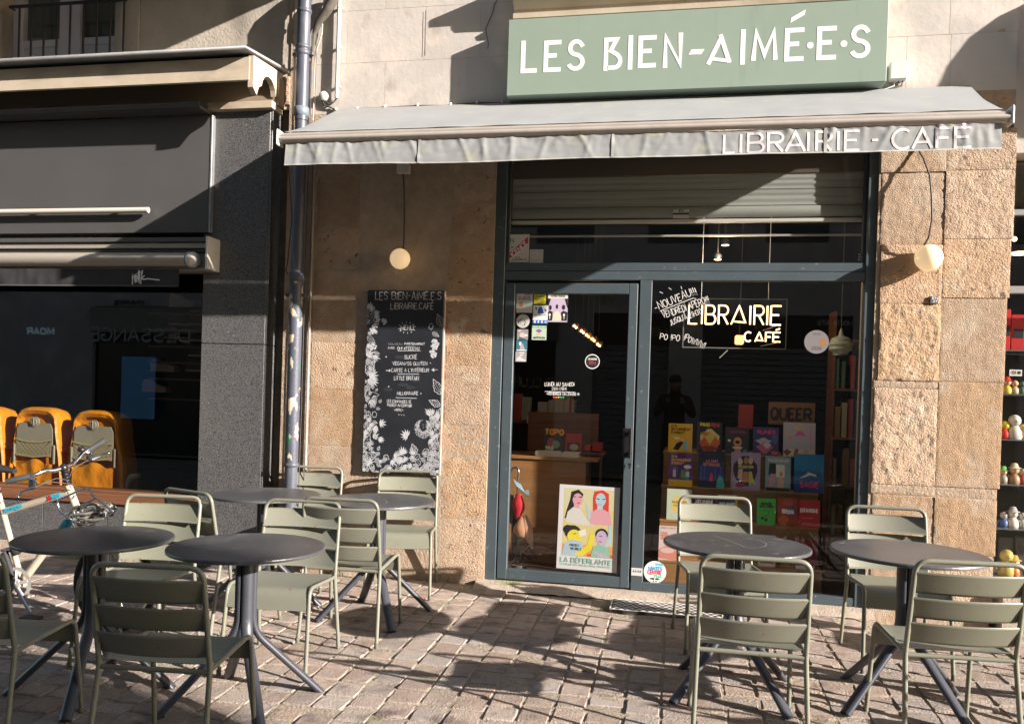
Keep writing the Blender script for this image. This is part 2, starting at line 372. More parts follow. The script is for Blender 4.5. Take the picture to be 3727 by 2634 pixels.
# ten sett shapes, shared
def sett_mesh(k):
    rr = random.Random(40+k); n = 4; g = G(); tops = {}
    hx = [.5*(1-.05*rr.random()) for _ in range(4)]
    def rim(u, v, s_, z): 
        x = (u-.5)*s_; y = (v-.5)*s_
        return (x, y, z)
    def f(u, v):
        x, y = u-.5, v-.5; e = max(abs(x), abs(y))*2
        cx = 1-.06*max(0, (abs(x)*2)*(abs(y)*2)-.55)
        z = (-.006 if e > .99 else 0) + .0032*noise.noise((x*3+k*5, y*3, k))+.0016*noise.noise((x*9+k*5, y*9, k))
        jx = .03*noise.noise((x*5, y*5+k*3, 1)) if e > .9 else 0; jy = .03*noise.noise((x*5+9, y*5+k*3, 1)) if e > .9 else 0
        return ((x+jx)*cx, (y+jy)*cx, z)
    st = [0, .035, .34, .66, .965, 1]
    vs = [f(st[i], st[j]) for j in range(6) for i in range(6)]
    g.add(vs, [(j*6+i, j*6+i+1, (j+1)*6+i+1, (j+1)*6+i) for j in range(5) for i in range(5)], False)
    ring = [i for i in range(6)]+[j*6+5 for j in range(1, 6)]+[30+i for i in (4, 3, 2, 1, 0)]+[j*6 for j in (4, 3, 2, 1)]
    a = [vs[i] for i in ring]; b = [(p[0]*1.02, p[1]*1.02, -.05) for p in a]; m = len(a)
    g.add(a+b, [(i, m+i, m+(i+1) % m, (i+1) % m) for i in range(m)])
    return g
SM = [sett_mesh(k) for k in range(10)]; SME = []
for k, s_ in enumerate(SM):
    me = bpy.data.meshes.new('paving_stone'); me.from_pydata(s_.v, [], s_.f); me.polygons.foreach_set('use_smooth', s_.sm); me.materials.append(PAVE); me.update(); SME.append(me)
setts = []
x = -6.6
while x < 3.6:
    wd = .162+random.uniform(-.012, .012); y = -.03-random.random()*.15
    if x < -3.05: y -= .12
    while y > -5.2:
        ln = random.uniform(.135, .20); cy = y-ln/2; cx = x+wd/2+.012*noise.noise((x*2, y*1.3, 5))
        q = proj((cx, cy, 0))
        if q[2] > .5 and -900 < q[0] < WPX+900 and q[1] < HPX+700:
            if not (-1.4 < cx < 1.35 and cy > -.20) and not (-.46 < cx < .44 and -.56 < cy < -.20):
                setts.append((q[2]+(0 if (-60 < q[0] < WPX+60 and q[1] < HPX+60) else 50), cx, cy, wd, ln))
        y -= ln+random.uniform(.0, .004)
    x += wd
setts.sort()
gs = G()
for n_, (d, cx, cy, wd, ln) in enumerate(setts):
    z = ground_z(cx, cy)+random.uniform(-.003, .003); k = random.randrange(10); tl = (random.uniform(-.011, .011), random.uniform(-.011, .011), random.uniform(-.03, .03)+(pi if random.random() < .5 else 0))
    sx, sy = wd-.007-random.random()*.008, ln-.006-random.random()*.006
    if n_ < 300:
        o = bpy.data.objects.new('paving_stone', SME[k]); COL.objects.link(o); o.parent = pav
        o.location = (cx, cy, z); o.rotation_euler = tl; o.scale = (sx, sy, 1)
    else:
        ca, sa = cos(tl[2]), sin(tl[2])
        gs.add([(cx+(p[0]*sx*ca-p[1]*sy*sa), cy+(p[0]*sx*sa+p[1]*sy*ca), z+p[2]+p[0]*sx*-tl[1]+p[1]*sy*tl[0]) for p in SM[k].v], SM[k].f, False)
PAVE2 = mat('paving_setts_far', (.405, .33, .28), (.30, .245, .21), rough=.82, scale=30, bump=.55, bscale=130, dist=.008)
layer(PAVE2, (.43, .345, .29), 5, .45, .62, offset=6); layer(PAVE2, (.19, .145, .125), 6, .52, .68, offset=3); layer(PAVE2, (.34, .24, .20), 3.3, .58, .7, offset=14)
obj('paving_stones_beyond', gs, PAVE2, pav, kind='stuff')

# concrete sill in front of the shopfront
g = G()
g.grid(90, 6, lambda u, v: (-1.40+2.78*u, -.015-.135*v-.01*noise.noise((u*30, v*3, 1)), .048-.045*v**1.6+.006*noise.noise((u*40, v*5, 2))-ground_z(0, 0)*0))
g.box(-1.36, 1.33, -.02, .06, -.1, .046)
CONC = mat('worn_concrete', (.46, .39, .32), (.34, .28, .225), rough=.95, scale=16, bump=.8, bscale=70)
layer(CONC, (.20, .25, .08), 2.2, .56, .66, offset=2.0)
tag(obj('doorstep', g, CONC, org=(0, -.1, 0)), 'worn pale concrete step with moss below the dark shop door', 'doorstep')

# checkered metal grate
a, b = WZ(2222, 2212, .02), WZ(2600, 2238, .02)
t = thing('floor_grate', 'black and white perforated metal grate set in the paving by the door', 'grate', (-.1, -.4, 0))
g = G(); GX0, GX1, GY0, GY1 = -.37, .37, -.48, -.175
g.box(GX0, GX1, GY0, GY1, -.03, .015)
obj('grate_base', g, mat('black_grate', (.035, .032, .03), rough=.6), t)
g = G(); nx, ny = 15, 8
for i in range(nx):
    for j in range(ny):
        cx = GX0+(i+.5+(.5 if j % 2 else 0))*(GX1-GX0)/nx; cy = GY0+(j+.5)*(GY1-GY0)/ny
        if cx > GX1-.012: continue
        g.add([(cx-.025, cy, .0165), (cx, cy-.013, .0195), (cx+.025, cy, .0165), (cx, cy+.013, .0195)], [(0, 1, 2, 3)])
g.ribbon([(GX0, GY0), (GX1, GY0), (GX1, GY1), (GX0, GY1)], .008, lambda u, v, k: (u, v, .0185), closed=True)
obj('lozenges', g, mat('worn_steel', (.78, .74, .70), rough=.5), t, kind='stuff')

# ------------------------------------------------------------------ stone blocks with craggy faces
def block(parent, X0, X1, Z0, Z1, y, m, amp=.008, cell=.028, gap=.006, depth=.10, name='stone_block', rnd=.02, seed=None):
    sd = random.random()*50; nu = max(3, min(46, int((X1-X0)/cell))); nv = max(3, min(46, int((Z1-Z0)/cell)))
    X0 += gap; X1 -= gap; Z0 += gap; Z1 -= gap; g = G()
    def f(u, v):
        x = X0+(X1-X0)*u; z = Z0+(Z1-Z0)*v
        e = min(x-X0, X1-x, z-Z0, Z1-z); rd = max(0, 1-e/rnd)**2 if rnd > 0 else 0
        d = amp*(.7*noise.noise((x*9+sd, z*9, sd))+.6*noise.noise((x*26, z*26+sd, 1))+(.75*noise.noise((x*62, z*50+sd, 7)) if cell < .015 else 0))
        ex = .35*amp*noise.noise((x*17+sd, z*17, 4)) if e < .001 else 0
        return (x+ex, y+rd*.0045*min(1, rnd/.02)-d*(1-.3*rd), z+ex)
    g.grid(nu, nv, f, smooth=True)
    n = nu+1; V = g.v[:]
    def side(idx):
        a = [V[i] for i in idx]; b = [(p[0], y+depth, p[2]) for p in a]; k = len(a)
        g.add(a+b, [(i, k+i, k+i+1, i+1) for i in range(k-1)])
    side(list(range(n))[::-1]); side([j*n for j in range(nv+1)]); side([nv*n+i for i in range(n)]); side([j*n+nu for j in range(nv+1)][::-1])
    return obj(name, g, m, parent)
WALLY = -.03
bld = thing('stone_building', 'ochre and pale stone ground floor front of the bookshop cafe', 'building', (0, 0, 0))
XL, XR = -3.02, 2.17
# mortar core behind the blocks, with openings
g = G()
for (x0, x1, z0, z1) in ((XL, -1.345, -.1, 3.40), (1.335, 2.12, -.15, 3.40), (-1.345, 1.335, 3.27, 3.40), (XL, XR, 3.40, 5.6)):
    g.box(x0, x1, WALLY+.002, .42, z0, z1)
obj('mortar_core', g, LIME, bld)
def courses(xs, ys, mats_, Xpx, amp=.008, cell=.028, y=WALLY, **k):
    """xs: world x bounds; ys: photo y of the joints (read at photo x Xpx)"""
    zs = [W(Xpx, q, y).z for q in ys]
    for i in range(len(zs)-1):
        m = mats_[i % len(mats_)]; gp_ = k.get('gap', .005)
        block(bld, xs[0], xs[1], zs[i+1], zs[i], y+random.uniform(-.003, .002), m, amp, cell, gap=.0015, rnd=.012)
xa, xb, xc = W(1128, 1500, WALLY).x, W(1292, 1500, WALLY).x, W(1618, 1500, WALLY).x
courses((xa, xb), [470, 640, 830, 985, 1085, 1245, 1415, 1620, 1760, 1930, 2110], [STONE2, STONE2, STONE], 1200, amp=.004)
g = G(); zt = W(1450, 380, WALLY).z
g.grid(16, 110, lambda u, v: (xb+.004+(xc-xb-.008)*u, WALLY+.006-.003*noise.noise((u*4, v*14, 2)), -.05+(zt+.05)*v))
obj('plaster_strip', g, PLASTER_W, bld)
courses((xc, -1.345), [470, 740, 905, 1085, 1330, 1545, 1665, 1890, 2130], [STONE], 1700, amp=.006)
# right pillar
def pillar_x(Z): return 2.13+.018*Z+.012*noise.noise((Z*3, 1, 1))
def pcourse(x0f, x1f, ys, mats_, Xpx, amps):
    zs = [W(Xpx, q, WALLY).z for q in ys]
    for i in range(len(zs)-1):
        zc = (zs[i]+zs[i+1])/2
        block(bld, x0f(zc), x1f(zc), zs[i+1], zs[i], WALLY-random.uniform(0, .012), mats_[i % len(mats_)], amps[i % len(amps)], .0115, gap=.0015, rnd=.010)
xm = lambda Z: 1.755
pcourse(lambda Z: 1.352+.022*noise.noise((Z*4, 3, 3))+.02*max(0, 1.2-Z), xm, [470, 628, 890, 1105, 1385, 1412, 1765, 1800, 2000, 2290], [STONE2, STONE2, STONE, STONE, LIME, STONE, LIME, STONE2, STONE2], 3300, [.0045, .0045, .0045, .0078, .002, .0078, .002, .005, .005])
pcourse(xm, pillar_x, [470, 620, 870, 1085, 1390, 1775, 1815, 2020, 2240], [STONE, STONE, STONE, STONE2, STONE2, LIME, STONE2, STONE], 3540, [.005, .0055, .005, .003, .004, .002, .004, .004])
# upper rows of ashlar, pale
def arow(zs, cuts, y=WALLY):
    for i in range(len(zs)-1):
        c = cuts[i]
        for a_, b_ in zip(c[:-1], c[1:]): block(bld, a_, b_, zs[i+1], zs[i], y, ASHLAR, .0022, .09, gap=.0012, rnd=.004, name='ashlar_block')
Z_ = lambda x, y: W(x, y, WALLY).z
X_ = lambda x, y: W(x, y, WALLY).x
rowz = [5.4, Z_(1300, -290), Z_(1300, 40), Z_(1300, 230), Z_(1500, 405)]
arow(rowz, [[XL+.02, -2.3, -1.3, -.4, .6, 1.5, XR], [XL+.02, X_(1405, 10), X_(1655, 10), -.9, .2, 1.2, XR], [XL+.02, X_(1265, 100), X_(1550, 100), X_(1748, 100), -.7, .5, X_(3455, 150), XR], [XL+.02, X_(1400, 300), X_(1645, 300), -.95, .1, X_(3300, 200), X_(3460, 200), XR]])
# rough band just above the awning and behind it
za = Z_(1500, 405)
for a_, b_ in ((XL+.02, -2.2), (-2.2, -1.35), (-1.35, 0), (0, 1.4), (1.4, 1.76), (1.76, XR)):
    block(bld, a_, b_, 3.40, za, WALLY+.004, STONE if a_ > 1 or a_ < -1.4 else LIME, .012, .03)
# moulded ledge above the sign
lg = thing('stone_ledge', 'moulded cream stone ledge above the green sign', 'ledge', (0, -.1, W(2500, 30, -.2).z))
a0, a1, z0, z1 = W(1862, 20, -.2).x, W(3242, 20, -.2).x, W(1860, 62, -.16).z, 4.62
g = G()
prof = [(-.03, z0), (-.13, z0), (-.135, z0+.035), (-.11, z0+.045), (-.11, z0+.07), (-.15, z0+.10), (-.19, z0+.13), (-.20, z0+.17), (-.20, z0+.20), (-.03, z0+.24)]
vs = [(a0, p, z) for p, z in prof]+[(a1, p, z) for p, z in prof]; n = len(prof)
g.add(vs, [(i, i+1, n+i+1, n+i) for i in range(n-1)]+[tuple(range(n))[::-1], tuple(range(n, 2*n))])
obj('moulding', g, CREAM, lg)
g = G(); g.box(a0-.03, a1+.03, -.25, -.03, z0+.24, z0+.30, .006); obj('slab', g, ASHLAR, lg)

# cracks in the pale wall
ck = mat('hairline_crack', (.12, .095, .08), rough=.95); fr = wall_frame(0, 0, WALLY-.0065)
def pxs(pts, Y): return [(W(x, y, Y).x, W(x, y, Y).z) for x, y in pts]
g = G()
for ln in ([(1812, 0), (1800, 20), (1795, 45), (1780, 80), (1768, 110), (1772, 130), (1778, 160), (1776, 180)], [(1550, 40), (1548, 120), (1546, 205)]):
    g = G(); g.ribbon(pxs(ln, WALLY), .006, fr); obj('crack', g, ck, bld)

# ------------------------------------------------------------------ sign board
sg = thing('sign_board', 'sage green sign board with white capitals above the awning', 'sign', (0, -.1, 3.9))
SY = -.19
sx0, sx1 = (W(1854, 67, SY).x+W(1841, 346, SY).x)/2, (W(3238, 0, SY).x+W(3224, 302, SY).x)/2
sz0, sz1 = (W(1841, 346, SY).z+W(3224, 302, SY).z)/2, (W(1854, 67, SY).z+W(3238, 0, SY).z)/2
g = G(); g.box(sx0, sx1, SY, -.034, sz0, sz1, .004)
obj('panel', g, mat('sage_green', (.255, .325, .27), (.235, .30, .25), rough=.5, scale=2.5, spec=.4, bump=.02, bscale=6), sg); layer(MATS['sage_green'], (.17, .22, .17), 3, .6, .85, offset=2, stretch=(2.5, 1, .4))
fr = wall_frame(0, 0, SY)
letters = [('L', 1896, 1956), ('E', 1979, 2044), ('S', 2062, 2131), ('B*', 2197, 2266), ('I', 2283, 2305), ('E', 2322, 2390), ('N', 2413, 2484), ('~', 2505, 2563), ('A*', 2567, 2672), ('I', 2691, 2714), ('M', 2733, 2831), ('É', 2854, 2927), ('·', 2935, 2957), ('E', 2971, 3045), ('·', 3057, 3079), ('S', 3090, 3170)]
zb = (W(1925, 262, SY).z+W(3130, 219, SY).z)/2; zt2 = (W(1925, 148, SY).z+W(3130, 95, SY).z)/2; TH = .032
for ch, xa_, xb_ in letters:
    g = G(); x0 = W(xa_, 200, SY).x; x1 = W(xb_, 200, SY).x; h = zt2-zb-TH; wd = x1-x0-TH
    if ch == '·': g.poly([(x0+.022+.022*cos(a*pi/8), (zb+zt2)/2-.01+.022*sin(a*pi/8)) for a in range(16)], fr, .0, .0015)
    elif ch == '~': g.poly([(x0, zb+.4*h), (x1-.02, zb+.4*h), (x1, zb+.4*h+.035), (x0+.02, zb+.4*h+.035)], fr, 0, .0015)
    elif ch == 'A*':
        g.ribbon([(x0+.02, zb+.004), (x0+.56*(x1-x0), zt2-.03)], TH*.9, fr, 0, .0015); g.ribbon([(x0+.50*(x1-x0), zt2-.02), (x1-.03, zb+.012)], TH*.9, fr, .0004, .0015)
        g.ribbon([(x0+.03, zb+.045), (x1-.02, zb+.02)], TH*.75, fr, .0008, .0015)
    elif ch == 'B*':
        X = lambda u: x0+TH/2+u*wd
        Zf = lambda v: zb+TH/2+v*h
        g.ribbon([(X(0), Zf(-.13)), (X(0), Zf(1)), (X(.72), Zf(1)), (X(.32), Zf(.60)), (X(.75), Zf(.46))]+[(X(u), Zf(v)) for u, v in arc(.62, .22, .38, .24, 60, -90, 8)]+[(X(.1), Zf(-.02))], TH*.92, fr, 0, .0015)
    else:
        b = 'E' if ch == 'É' else ch
        for i, st in enumerate(GL[b]):
            if b == 'I': st = [(0.5, -.12), (.5, 1.12)]
            elif b == 'L': st = [(0, 1.12), (0, 0), (1.15, 0)]
            elif b == 'E': st = [(1.12, 1), (0, 1), (0, 0), (1.12, 0)] if i == 0 else [(0, .52), (.8, .52)]
            elif b == 'N': st = [(0, -.12), (0, 1.0), (1, 0.0), (1, 1.12)]
            g.ribbon([(x0+TH/2+u*wd, zb+TH/2+v*h) for u, v in st], TH*(1 if b != 'S' else .95), fr, .0003*i, .0015)
        if ch == 'É': g.poly([(x0+.25*(x1-x0), zt2+.035), (x0+.95*(x1-x0), zt2+.085), (x0+1.0*(x1-x0), zt2+.12), (x0+.3*(x1-x0), zt2+.07)], fr, 0, .0015)
    obj('letter', g, WHITE, sg)

# ------------------------------------------------------------------ awning
aw = thing('awning', 'pale grey fabric awning with printed valance over the shopfront', 'awning', (0, -.05, 3.4))
AY = -.97
bl, br_ = W(1021, 506, AY), W(3674, 425, AY)
az = (bl.z+br_.z)/2; ax0, ax1 = bl.x, br_.x
tl, tr = W(1232, 418, -.06), W(3530, 343, -.06)
FAB = mat('awning_cloth', (.30, .315, .32), (.265, .28, .285), rough=.85, scale=1.6, bump=.1, bscale=30)
layer(FAB, (.33, .34, .27), 6, .58, .74, offset=3, stretch=(1, 1, 2))
ATZ = (tl.z+tr.z)/2+.05
g = G()
def af(u, v):
    x = (ax0+.02)*(1-u)+(ax1-.03)*u; xt = tl.x*(1-u)+tr.x*u
    X = xt*(1-v)+x*v; y = -.06*(1-v)+(AY+.01)*v; z = ATZ*(1-v)+(az+.045)*v
    z += -.02*sin(pi*v)+.010*noise.noise((X*1.2, v*2, 1))*sin(pi*min(1, v+.1))+.006*noise.noise((X*5, v*3, 4))*v
    return (X, y, z)
g.grid(150, 14, af); obj('canopy', g, FAB, aw)
g = G(); g.box(ax0, ax1, AY-.03, AY+.03, az-.032, az+.032, .014); g.tube([(ax0, AY-.022, az-.008), (ax1, AY-.022, az-.008)], .017, 10)
obj('front_bar', g, mat('beige_aluminium', (.50, .45, .40), (.42, .38, .34), rough=.4, metal=.2, scale=6), aw)
for xx in (ax0-.006, ax1+.006):
    g = G(); g.box(xx-.008, xx+.008, AY-.042, AY+.045, az-.05, az+.055, .006); obj('end_cap', g, WHITEP, aw)
# valance
vb_l, vb_r = W(1035, 607, AY), W(3640, 548, AY)
vx0, vx1 = ax0+.045, vb_r.x; vzt = az-.036; vzb = (vb_l.z+vb_r.z)/2
def vsurf(u, v):
    x = vx0+(vx1-vx0)*u; h = v
    cr = 0
    for (c, s_, a_) in CREASES:
        d = (x-c-(.05*s_)*h)/.018; cr += a_*math.exp(-d*d)*(1-.55*h)
    pucker = .0035*noise.noise((x*24, h*3, 3))*(1-h)**2+.006*noise.noise((x*5, h*1.1, 8))+.002*noise.noise((x*14, h*6, 6))
    pucker += .0022*abs(noise.noise((x*17+h*2, h*1.5, 13)))*(1.2-h)
    z = vzt+(vzb-vzt)*h+(.012*noise.noise((x*1.1, 0, 5))+.0015*noise.noise((x*4, 0, 5)))*h
    return Vector((x, AY-.012-cr-pucker-.012*h, z))
rr = random.Random(5); CREASES = [(rr.uniform(ax0, ax1), rr.uniform(-1.6, 1.6), rr.uniform(.0015, .0055)) for _ in range(44)]
g = G(); g.grid(560, 12, vsurf)
obj('valance', g, FAB, aw)
g = G(); g.grid(280, 1, lambda u, v: vsurf(u, .955+.05*v)+Vector((0, -.0025, 0))); obj('hem', g, mat('hem_piping', (.46, .455, .43), rough=.8), aw)
g = G(); g.grid(280, 1, lambda u, v: (lambda p: (p[0], p[1]-.006, p[2]+.004))(af(u, .985+.012*v))); obj('dirty_edge', g, mat('grimy_cloth', (.28, .27, .22), (.42, .42, .38), rough=.9, scale=20), aw)
# letters follow the cloth
LP = mat('pale_print', (.68, .64, .655), rough=.6)
def vframe(x0_, z0_):
    def f(u, v, k=0.):
        x = x0_+u; z = z0_+v; uu = (x-vx0)/(vx1-vx0); hh = (z-vzt)/(vzb-vzt); p = vsurf(uu, min(1, max(0, hh))); return (x, p.y-.0022-k, z)
    return f
def densify(st, s_=.012):
    out = [st[0]]
    for a, b in zip(st[:-1], st[1:]):
        n = max(1, int(hypot(b[0]-a[0], b[1]-a[1])/s_))
        out += [(a[0]+(b[0]-a[0])*i/n, a[1]+(b[1]-a[1])*i/n) for i in range(1, n+1)]
    return out
spans = [('L', 2635, 2675), ('I', 2688, 2704), ('B', 2722, 2778), ('R', 2795, 2848), ('A', 2858, 2928), ('I', 2930, 2950), ('R', 2970, 3023), ('I', 3044, 3054), ('E', 3074, 3126), ('-', 3168, 3196), ('C', 3245, 3312), ('A', 3318, 3388), ('F', 3405, 3458), ('É', 3472, 3530)]
lz0 = (W(2650, 563, AY).z+W(3500, 541, AY).z)/2; lz1 = (W(2650, 492, AY).z+W(3500, 470, AY).z)/2
for ch, a_, b_ in spans:
    x0 = W(a_, 520, AY).x; x1 = W(b_, 520, AY).x; g = G(); fr = vframe(x0, lz0)
    sts = glyph(ch)
    if ch == 'É': sts = GL['E']+[[(.45, 1.13), (.75, 1.33)]]
    for i, st in enumerate(sts): g.ribbon(densify([(u*(x1-x0), v*(lz1-lz0)) for u, v in st]), .0155, fr, .0003*i)
    obj('letter', g, LP, aw)
for px in (1530, 2232, 3002):
    xx = W(px, 520, AY).x; uu = (xx-vx0)/(vx1-vx0)
    g = G(); g.grid(2, 12, lambda u, v: vsurf(uu+.004*u-.002, v)+Vector((0, -.004, 0))); obj('seam', g, mat('seam_cloth', (.40, .40, .385), rough=.8), aw)
for xx in (-2.2, 1.35):
    g = G(); g.tube([(xx, -.10, ATZ-.16), (xx*.9, -.5, ATZ-.30), (xx, AY+.05, az-.01)], .018, 8); obj('folding_arm', g, WHITEP, aw)
g = G(); g.tube([(tl.x+.05, -.082, ATZ-.07), (tr.x-.05, -.082, ATZ-.07)], .04, 12); obj('roller', g, WHITEP, aw)
# ------------------------------------------------------------------ shopfront
sf = thing('shopfront', 'slate blue metal shopfront with glazed door and wide window', 'shopfront', (0, 0, 0))
def fbar(name, x0, x1, z0, z1, y0=.0, y1=.06, par=None, bev=.003, m=None):
    g = G(); g.box(x0, x1, y0, y1, z0, z1, bev); return obj(name, g, m or FRAME, par or sf)
ZT0, ZT1 = 2.288, W(2500, 957, 0).z
fbar('jamb', -1.345, -1.262, .045, 3.27, -.012, .07)
fbar('jamb', 1.272, 1.336, .045, 3.27, -.012, .07)
fbar('transom', -1.262, 1.272, ZT0+.004, ZT0+.068, -.008, .066)
fbar('transom', -1.262, 1.272, ZT0+.070, ZT1, -.004, .064)
fbar('mullion', -.258, -.172, .047, ZT0+.004, -.008, .066)
fbar('bottom_rail', -.172, 1.272, .047, .108, -.008, .066)
fbar('inner_bead', 1.250, 1.2705, ZT1, 3.27, .008, .05, m=mat('dark_bead', (.03, .04, .05), rough=.5))
fbar('inner_bead', -1.2605, -1.235, ZT1, 3.27, .008, .05, m=MATS['dark_bead'])
fbar('head_rail', -1.262, 1.272, 3.20, 3.27, -.008, .066)
def pane(x0, x1, z0, z1, y, par, m=GLASS, name='pane'):
    g = G(); g.box(x0, x1, y, y+.006, z0, z1); return obj(name, g, m, par)
# glass as a single sheet each (the reflectance of both faces is in the material)
def sheet(x0, x1, z0, z1, y, par, m=GLASS, name='pane'):
    g = G(); g.quad((x0, y, z0), (x1, y, z0), (x1, y, z1), (x0, y, z1)); return obj(name, g, m, par)
sheet(-1.235, 1.25, ZT1-.01, 3.21, .028, sf)
sheet(-.18, 1.28, .10, ZT0+.01, .028, sf)
# door leaf: frame is the part, its pane, handle and lock are sub-parts
DT = 2.270
g = G(); g.box(-1.253, -1.178, -.006, .045, .058, DT, .004); g.box(-.336, -.272, -.006, .045, .058, DT, .004)
g.box(-1.178, -.336, -.0045, .0435, .058, .136, .003); g.box(-1.178, -.336, -.0045, .0435, DT-.078, DT, .003)
door = obj('door', g, FRAME, sf)
sheet(-1.185, -.33, .13, DT-.07, .012, door)
hp = lambda x, y: W(x, y, -.06)
g = G(); h0, h1 = hp(2303, 1560).z, hp(2299, 1668).z
g.tube([(-.290, -.055, h1), (-.290, -.055, h0)], .012, 10); g.box(-.303, -.277, -.05, -.02, h1+.02, h1+.045); g.box(-.303, -.277, -.05, -.02, h0-.045, h0-.02)
g.box(-.345, -.285, -.028, -.02, h1, h0, .002)
obj('handle', g, mat('black_handle', (.012, .012, .014), rough=.35), door)
g = G(); c = W(2291, 1690, -.03); g.lathe([(.013, -.034), (.013, -.02)], (c.x, 0, c.z), 12, 'y'); g.box(c.x-.006, c.x+.006, -.033, -.02, c.z-.03, c.z)
obj('lock', g, STEEL, door)
# roller shutter behind the upper glass
sh = thing('roller_shutter', 'grey corrugated roller shutter half lowered behind the upper glass', 'shutter', (0, .1, 3.0))
SHM = mat('shutter_metal', (.33, .35, .32), (.27, .29, .27), rough=.5, scale=3, stretch=(.3, 1, 3), bump=.05, bscale=20)
YS = .10
zs = [W(2700, q, YS).z for q in (520, 580, 636, 689, 748, 795)]
for i in range(5):
    za, zb_ = zs[i]-.004, zs[i+1]; g = G()
    if i < 2:
        if i == 0: g.box(-1.24, 1.26, YS-.01, YS+.02, zs[2]+.004, zs[0]+.1); obj('shutter_box', g, mat('brown_box', (.075, .055, .042), rough=.6), sh)
        continue
    if i < 4:
        N_ = 12; pr = [(YS+.004-.007*abs(sin(pi*2.5*k/N_))-(.006 if k == 0 else 0), za+(zb_-za)*k/N_) for k in range(N_+1)]
    else: pr = [(YS, za), (YS-.012, za-.004), (YS-.012, zb_+.012), (YS, zb_+.008)]
    vs = [(-1.24, y, z) for y, z in pr]+[(1.26, y, z) for y, z in pr]; n = len(pr)
    g.add(vs, [(k, n+k, n+k+1, k+1) for k in range(n-1)], True)
    obj('slat', g, SHM, sh)
zb_ = W(2700, 805, YS).z
g = G(); g.box(-1.24, 1.26, YS-.02, YS+.012, zb_-.012, zb_+.014, .003); obj('bottom_bar', g, mat('pale_bar', (.6, .59, .55), rough=.5), sh)
g = G(); r = rectW(2450, 763, 2508, 795, YS-.015); g.box(r[0], r[1], YS-.016, YS-.013, r[2], r[3]); pl_ = obj('maker_plate', g, mat('plate_white', (.6, .6, .57), rough=.5), sh)
g = G(); g.box(r[0], r[1], YS-.018, YS-.0165, r[2]+.026, r[2]+.040); write(g, text_strokes('EN', .03, .016), .004, wall_frame((r[0]+r[1])/2-.015, r[2]+.046, YS-.017)); obj('print', g, mat('ink_black', (.02, .02, .022), rough=.6), pl_)
# horizontal rail low in the upper light and inner ceiling edge
g = G(); z = W(2500, 858, .16).z; g.box(-1.5, 1.5, .15, .17, z-.006, z+.006)
tag(obj('curtain_rail', g, mat('rail_grey', (.42, .40, .36), rough=.5), org=(0, .16, z)), 'thin pale horizontal rail behind the upper glass under the shutter', 'rail')

# ------------------------------------------------------------------ room behind
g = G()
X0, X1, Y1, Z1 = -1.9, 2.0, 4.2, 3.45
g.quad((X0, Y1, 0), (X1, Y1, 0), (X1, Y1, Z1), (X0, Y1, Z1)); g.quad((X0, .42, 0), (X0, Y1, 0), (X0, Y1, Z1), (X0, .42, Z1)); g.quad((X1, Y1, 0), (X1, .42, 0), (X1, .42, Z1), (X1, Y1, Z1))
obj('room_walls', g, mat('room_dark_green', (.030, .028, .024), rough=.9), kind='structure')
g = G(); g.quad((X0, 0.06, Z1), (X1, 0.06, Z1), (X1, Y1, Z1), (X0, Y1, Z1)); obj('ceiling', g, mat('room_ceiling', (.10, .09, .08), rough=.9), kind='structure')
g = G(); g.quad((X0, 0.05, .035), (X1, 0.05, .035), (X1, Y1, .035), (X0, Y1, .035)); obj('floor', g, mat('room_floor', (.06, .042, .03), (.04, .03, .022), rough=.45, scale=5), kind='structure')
# ------------------------------------------------------------------ blackboard
BY = -.068
b = rectW(1328, 1057, 1608, 1722, BY)
BX0, BX1 = (W(1337, 1056, BY).x+W(1320, 1712, BY).x)/2, (W(1617, 1058, BY).x+W(1598, 1732, BY).x)/2
BZ1, BZ0 = (W(1337, 1056, BY).z+W(1617, 1058, BY).z)/2, (W(1320, 1712, BY).z+W(1598, 1732, BY).z)/2
bb = thing('menu_blackboard', 'tall black menu board with white chalk leaves hung on the stone wall', 'blackboard', (BX0, BY, BZ0))
g = G(); g.box(BX0, BX1, BY, -.034, BZ0, BZ1, .003)
SLATE = mat('slate_black', (.011, .012, .015), (.020, .023, .031), rough=.5, scale=4)
obj('board', g, SLATE, bb)
g = G(); g.box(BX1, BX1+.006, BY+.006, -.036, BZ0, BZ1); obj('edge_strip', g, mat('pale_edge', (.5, .36, .28), rough=.7), bb)
BW, BH = BX1-BX0, BZ1-BZ0; fb = wall_frame(BX0, BZ0, BY)
def bp(x, y):   # photo pixel -> board coords
    p = W(x, y, BY); return (p.x-BX0, p.z-BZ0)
def zpt(x, y): return bp(1300+x/4.057, 1040+y/4.057)      # first close-up
def zpt2(x, y): return bp(1300+x/4.774, 1400+y/4.774)     # second close-up
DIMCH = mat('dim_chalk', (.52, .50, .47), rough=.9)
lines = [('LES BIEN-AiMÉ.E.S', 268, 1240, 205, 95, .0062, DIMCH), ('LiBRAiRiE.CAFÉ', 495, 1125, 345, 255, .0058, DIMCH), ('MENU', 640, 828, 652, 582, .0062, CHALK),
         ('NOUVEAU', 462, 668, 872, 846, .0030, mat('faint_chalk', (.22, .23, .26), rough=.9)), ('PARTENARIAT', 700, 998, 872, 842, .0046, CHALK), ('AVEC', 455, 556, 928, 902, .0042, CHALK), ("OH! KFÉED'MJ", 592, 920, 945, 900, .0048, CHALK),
         ('SUCRÉ', 698, 880, 1078, 1022, .0052, CHALK), ('VEGAN/SS GLUTEN', 525, 1032, 1170, 1122, .0048, CHALK), ("CARTE A L'INTÉRIEUR", 503, 1058, 1270, 1220, .0048, CHALK), ('LiTTLE BRiTAiN', 545, 908, 1392, 1335, .0050, CHALK), ('MiLLiONNAiRE', 588, 900, 1608, 1562, .0046, CHALK)]
